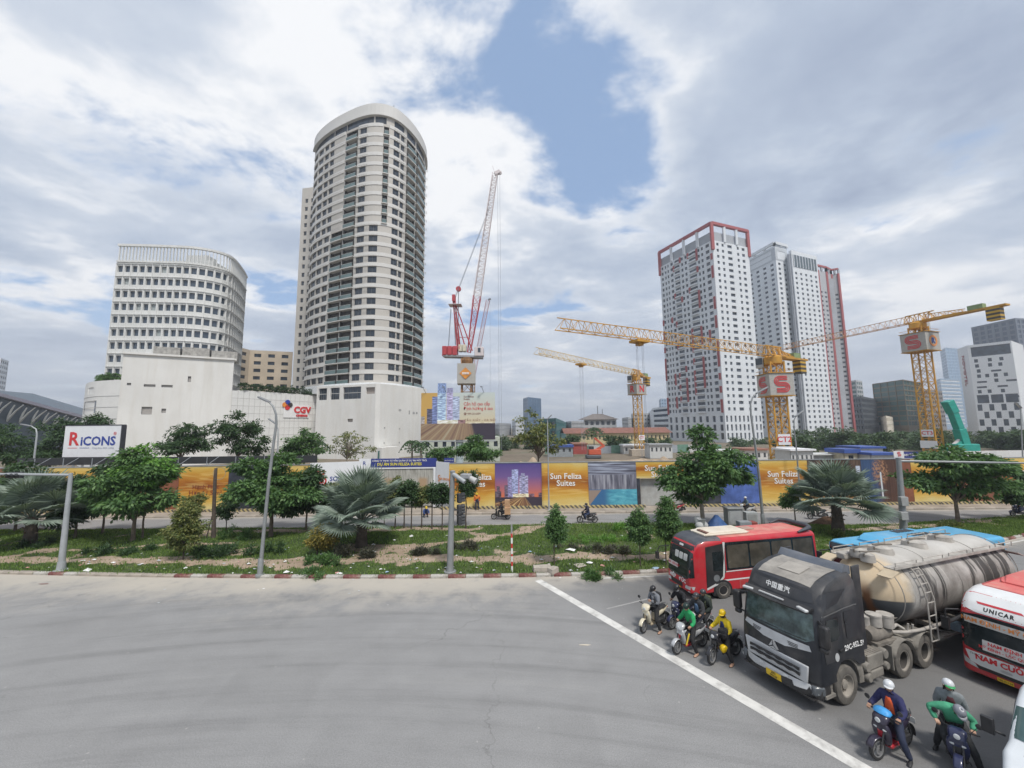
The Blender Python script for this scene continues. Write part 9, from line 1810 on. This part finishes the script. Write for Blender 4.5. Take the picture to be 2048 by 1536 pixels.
def traffic():
 cream = mat('bike_cream', (.62, .56, .42), .3, coat=.4, var=.03); navy = mat('bike_navy', (.025, .03, .075), .3, coat=.4); silver = mat('bike_silver', (.46, .47, .48), .3, coat=.4, metal=.2); black = mat('bike_black', (.018, .018, .022), .3, coat=.4); redp = mat('bike_red', (.36, .02, .03), .3, coat=.3)
 b, _ = motorbike('scooter', 'cream scooter at the front of the waiting group', (5.32, 16.91), (6.40, 17.50), cream, mat('bike_tan', (.35, .29, .2), .5), steer=.25); l, a = on_bike(b)
 person('rider in grey hoodie and dark cap on the cream scooter looking at a phone', l, a, seated(.06, 'L', 'phone'), tilt=.45, jacket=C_('grey_hoodie', (.17, .18, .20)), trousers=C_('black', (.018, .018, .02)), helmet=mat('helm_black', (.02, .02, .022), .35), cap=True, mask=C_('mask_white', (.6, .6, .6)), backpack=C_('black_pack', (.02, .02, .022)), bare_feet=True, shirt=C_('grey_hoodie', (.17, .18, .20)))
 d = Vector((.87, .49)); p = Vector((6.62, 17.15)); b, _ = motorbike('scooter', 'navy scooter just behind the cream one', p, p + d * 1.25, navy); l, a = on_bike(b)
 person('rider in black with dark helmet bending over the navy scooter', l, a, seated(.24, 'R', 'grip', -.02), tilt=.6, jacket=C_('black_top', (.016, .016, .02)), trousers=C_('black', (.018, .018, .02)), helmet=mat('helm_black', (.02, .02, .022), .35), cap=True, mask=C_('mask_white', (.6, .6, .6)))
 p = Vector((6.85, 16.20)); b, _ = motorbike('scooter', 'pale silver scooter half hidden behind the green jacketed rider', p, p + d * 1.25, mat('bike_pale', (.58, .60, .62), .3, coat=.4)); l, a = on_bike(b)
 person('rider with dark open helmet and blue shirt on the pale silver scooter', l, a, seated(.10, 'R', 'grip'), jacket=C_('charcoal', (.035, .037, .042)), trousers=C_('navy_dark', (.02, .022, .035)), helmet=mat('helm_graphite', (.05, .052, .058), .3), cap=True, shirt=C_('blue_shirt', (.10, .17, .28)))
 person('passenger with round dark helmet behind the blue shirted rider', l, a, seated(.08, 'none', 'lap', .42, .04), jacket=C_('dark_green_coat', (.03, .04, .035)), trousers=C_('black', (.018, .018, .02)), helmet=mat('helm_graphite', (.05, .052, .058), .3), backpack=C_('olive_bag', (.06, .075, .04)))
 b, _ = motorbike('scooter', 'silver scooter with red front panel ridden in a green jacket', (6.07, 15.39), (7.22, 15.84), silver, redp, steer=.15); l, a = on_bike(b)
 person('delivery rider in bright green jacket on the silver and red scooter', l, a, seated(.14, 'L', 'grip'), tilt=.5, jacket=C_('green_jacket', (.02, .30, .10)), trousers=C_('black', (.018, .018, .02)), helmet=mat('helm_dark_green', (.012, .03, .025), .35), bare_feet=True)
 yb = MB(); yb.box((.30, .22, .55), (.05, .05, .42), 0, 0, Matrix.Rotation(radians(-24), 3, 'Y')); yo = yb.build('raincoat_bag', C_('yellow_pack', (.62, .46, .03)), loc=(b.location.x, b.location.y, 0), rz=b.rotation_euler.z, bevel=.02); tag(yo, 'folded yellow bag hooked on the silver and red scooter', 'bag')
 b, _ = motorbike('motorcycle', 'black motorbike of the yellow jacketed rider beside the lorry', (7.03, 14.76), (8.18, 15.26), black, kind='under', steer=.2); l, a = on_bike(b)
 person('rider in yellow and navy jacket with yellow helmet beside the lorry', l, a, seated(.05, 'L', 'rest'), look=.3, tilt=.15, jacket=C_('yellow_jacket', (.76, .55, .02)), trousers=C_('black', (.018, .018, .02)), helmet=mat('helm_yellow', (.68, .46, .01), .35), cap=True, mask=C_('mask_black', (.02, .02, .02)), bare_feet=True, shirt=C_('navy_panel', (.02, .03, .12)))
 hm = MB(); hm.lathe([(.01, .15), (.06, .145), (.11, .10), (.13, .03), (.132, -.03), (.12, -.04)], 18, 'Z'); ho = hm.build('spare_helmet', mat('helm_yellow', (.68, .46, .01), .35), loc=Vector((b.location.x, b.location.y, .55)) + Matrix.Rotation(b.rotation_euler.z, 3, 'Z') @ Vector((.28, .26, 0)), smooth=60); ho.rotation_euler = (radians(75), 0, b.rotation_euler.z); tag(ho, 'spare yellow helmet hanging on the black motorbike', 'helmet')
 bb_ = MB().box((0, 0, 0), (.26, .3, .3));
 bo = bb_.build('shoulder_bag', C_('black_bag', (.02, .02, .022)), loc=Vector((b.location.x, b.location.y, .98)) + Matrix.Rotation(b.rotation_euler.z, 3, 'Z') @ Vector((.10, .12, 0)), rz=b.rotation_euler.z, bevel=.06); tag(bo, 'black bag in the lap of the yellow jacketed rider', 'bag')
 b, _ = motorbike('scooter', 'dark scooter with red flashes in the foreground', (9.19, 10.75), (10.40, 11.22), mat('bike_dark_purple', (.03, .025, .045), .3, coat=.4), redp, steer=-.1); l, a = on_bike(b)
 person('man in navy coat and orange shirt with white helmet on the foreground scooter', l, a, seated(.02, 'L', 'grip'), look=.35, jacket=C_('navy_coat', (.022, .024, .085)), trousers=C_('navy_jeans', (.022, .03, .06)), helmet=mat('helm_white', (.62, .64, .66), .3), cap=True, shirt=C_('orange_shirt', (.62, .10, .03)), glasses=True)
 bg = MB(); vloft(bg, [(.98, .28, .10, .15), (1.04, .29, .14, .19), (1.10, .28, .12, .16), (1.14, .27, .05, .08)], 9); bo = bg.build('plastic_bag', mat('bag_blue', (.05, .28, .60), .5, var=.2, scale=8), loc=l, rz=a, smooth=60); tag(bo, 'bright blue plastic bag hung on the foreground scooter handlebar', 'bag')
 F = Vector((10.62, 10.15)); b, _ = motorbike('scooter', 'navy scooter in the foreground near the white van', F, F + Vector((.70, .72)).normalized() * 1.26, navy, steer=-.15); l, a = on_bike(b)
 J = seated(.30, 'L', 'grip'); J.update(el=(.02, .34, 1.16), wl=(.18, .30, 1.03), er=(.10, -.42, 1.22), wr=(.22, -.32, 1.03), head=(.20, .10, 1.36), headb=(.13, .06, 1.36), neck=(.06, .02, 1.36))
 person('rider in pale green shirt and grey helmet leaning over the navy scooter', l, a, J, look=.5, tilt=.8, jacket=C_('pale_green', (.06, .30, .17)), trousers=C_('dark_grey', (.035, .037, .04)), helmet=mat('helm_grey', (.22, .23, .26), .35), cap=True)
 person('woman passenger with long hair and white and green helmet on the navy scooter', l, a, seated(.05, 'R', 'lap', .40, .06), look=.25, jacket=C_('grey_coat', (.20, .22, .23)), trousers=C_('dark_grey', (.035, .037, .04)), helmet=mat('helm_white', (.62, .64, .66), .3), visor=mat('helm_green', (.03, .33, .10), .35), cap=True, hair_long=True, shirt=C_('maroon_top', (.07, .02, .025)))
 p = G(988, 1039); b, _ = motorbike('scooter', 'delivery scooter stacked with cardboard boxes on the rear road', (p.x, p.y), (p.x + 1.26, p.y + .02), black); l, a = on_bike(b)
 person('rider in black on the box laden scooter on the rear road', l, a, seated(.10, 'none', 'grip'), jacket=C_('black_top', (.016, .016, .02)), trousers=C_('black', (.018, .018, .02)), helmet=mat('helm_black', (.02, .02, .022), .35))
 CB = mat('cardboard', (.45, .28, .16), .9, var=.12); k = 0
 for x, y, z, s in ((-.62, 0, .90, (.5, .6, .45)), (-.60, 0, 1.36, (.45, .5, .42)), (-.62, .38, .55, (.55, .3, .6)), (-.62, -.38, .55, (.55, .3, .6))):
  o = MB().box((x, y, z + s[2] / 2 - .02), s).build('cardboard_box', CB, loc=l, rz=a, bevel=.01); tag(o, ('lower cardboard box on the seat of the laden scooter', 'top cardboard box on the laden scooter', 'cardboard box slung on the near side of the laden scooter', 'cardboard box slung on the far side of the laden scooter')[k], 'box', 'boxes on the laden scooter'); k += 1
 p = G(1160, 1046); b, _ = motorbike('motorcycle', 'dark motorcycle riding along the rear road in the middle', (p.x, p.y), (p.x + 1.3, p.y), black, kind='under'); l, a = on_bike(b)
 person('rider in dark blue on the motorcycle on the rear road', l, a, seated(.14, 'none', 'grip'), jacket=C_('deep_blue', (.02, .022, .045)), trousers=C_('blue_jeans', (.03, .045, .10)), helmet=mat('helm_black', (.02, .02, .022), .35), mask=C_('mask_white', (.6, .6, .6)))
 p = G(1632, 1042); motorbike('scooter', 'dark scooter passing behind the right fan palm', (p.x, p.y + .6), (p.x + 1.26, p.y + .6), black)
 p = G(1490, 1032); b, _ = motorbike('scooter', 'white and black scooter passing behind the grey cabinet', (p.x - .3, p.y + .3), (p.x + .96, p.y + .3), mat('bike_white', (.55, .56, .56), .3)); l, a = on_bike(b); person('rider in blue grey jacket and white helmet behind the grey cabinet', l, a, seated(.10, 'none', 'grip'), jacket=C_('blue_grey', (.08, .12, .15)), trousers=C_('black', (.018, .018, .02)), helmet=mat('helm_white', (.62, .64, .66), .3))
 p = G(2038, 1035); b, _ = motorbike('scooter', 'scooter leaving at the right edge of the rear road', (p.x, p.y + .4), (p.x + 1.26, p.y + .4), navy); l, a = on_bike(b); person('rider in turquoise jacket at the right edge of the rear road', l, a, seated(.10, 'none', 'grip'), jacket=C_('turquoise', (.03, .32, .36)), trousers=C_('navy_jeans', (.022, .03, .06)), helmet=mat('helm_black', (.02, .02, .022), .35))
 p = G(1352, 1031); b, _ = motorbike('scooter', 'red and white scooter parked by the gate behind the young trees', (p.x, p.y + 1.0), (p.x + 1.2, p.y + 1.3), redp, mat('bike_white', (.55, .56, .56), .3))
 def squat(): return dict(pelvis=(-.12, 0, .26), spine=(-.06, 0, .42), chest=(.04, 0, .60), neck=(.12, 0, .74), headb=(.15, 0, .79), head=(.18, 0, .87), sl=(.05, .18, .66), sr=(.05, -.18, .66), el=(.22, .26, .46), er=(.22, -.26, .46), wl=(.42, .16, .36), wr=(.42, -.16, .36), hl=(-.10, .10, .25), hr=(-.10, -.10, .25), kl=(.22, .20, .44), kr=(.22, -.20, .44), al=(.02, .17, .09), ar=(.02, -.17, .09))
 BLW = C_('work_blue', (.03, .06, .18)); YH = mat('hard_hat_yellow', (.66, .46, .03), .4)
 for u, v, rz, lab in ((851, 1034, radians(-60), 'worker in blue squatting with yellow hard hat behind the slim trees'), (923, 1031, radians(-120), 'worker in blue squatting with yellow hard hat behind the camera pole')): p = G(u, v); person(lab, (p.x, p.y, .004), rz, squat(), tilt=.4, jacket=BLW, trousers=C_('work_navy', (.025, .03, .06)), helmet=YH, cap=True, group='workers by the hoarding')
 p = G(955, 1021); J = dict(pelvis=(0, 0, .92), spine=(0, 0, 1.08), chest=(.02, 0, 1.28), neck=(.03, 0, 1.44), headb=(.04, 0, 1.50), head=(.06, 0, 1.585), sl=(.01, .19, 1.36), sr=(.01, -.19, 1.36), el=(.02, .27, 1.10), er=(.02, -.27, 1.10), wl=(.14, .24, .90), wr=(.14, -.24, .90), hl=(0, .10, .88), hr=(0, -.10, .88), kl=(.03, .12, .48), kr=(.03, -.12, .48), al=(-.02, .13, .09), ar=(.02, -.13, .09))
 person('standing worker in orange and yellow safety vest with yellow hard hat', (p.x, 40.0, .17), radians(-80), J, tilt=.3, jacket=C_('orange_work', (.50, .10, .03)), vest=C_('vest_orange', (.62, .20, .03)), trousers=C_('work_navy', (.025, .03, .06)), helmet=YH, cap=True, group='workers by the hoarding')
traffic()
for o_ in bpy.data.objects:
 n_ = o_.name.split('.')[0]
 if o_.parent and o_.type == 'MESH' and n_ in ('floor_band', 'ledge', 'balcony_front', 'red_strip', 'roof_column', 'roof_beam', 'crown_mullion', 'screen_rail', 'saddle', 'frond', 'foliage', 'crown', 'rooftop_plant', 'transom', 'vent', 'corner_strip', 'grey_strip'):
  o_['kind'] = 'stuff'
hm_ = bpy.data.materials.new('thin_haze'); hm_.use_nodes = True; ht = NT(hm_.node_tree); ht.N.clear(); hv = ht.n('ShaderNodeVolumePrincipled'); hv.inputs['Color'].default_value = (.86, .92, 1.0, 1); hv.inputs['Density'].default_value = HAZE = .00045; hv.inputs['Anisotropy'].default_value = .2; ho_ = ht.n('ShaderNodeOutputMaterial'); ht.L.new(hv.outputs[0], ho_.inputs['Volume'])
hz_o = MB().bb(-2500, 2500, -400, 3100, -1.1, 135).build('haze', hm_); tag(hz_o, 'thin pale city haze over the whole scene', 'haze', kind='stuff')
SC.cycles.volume_bounces = 0
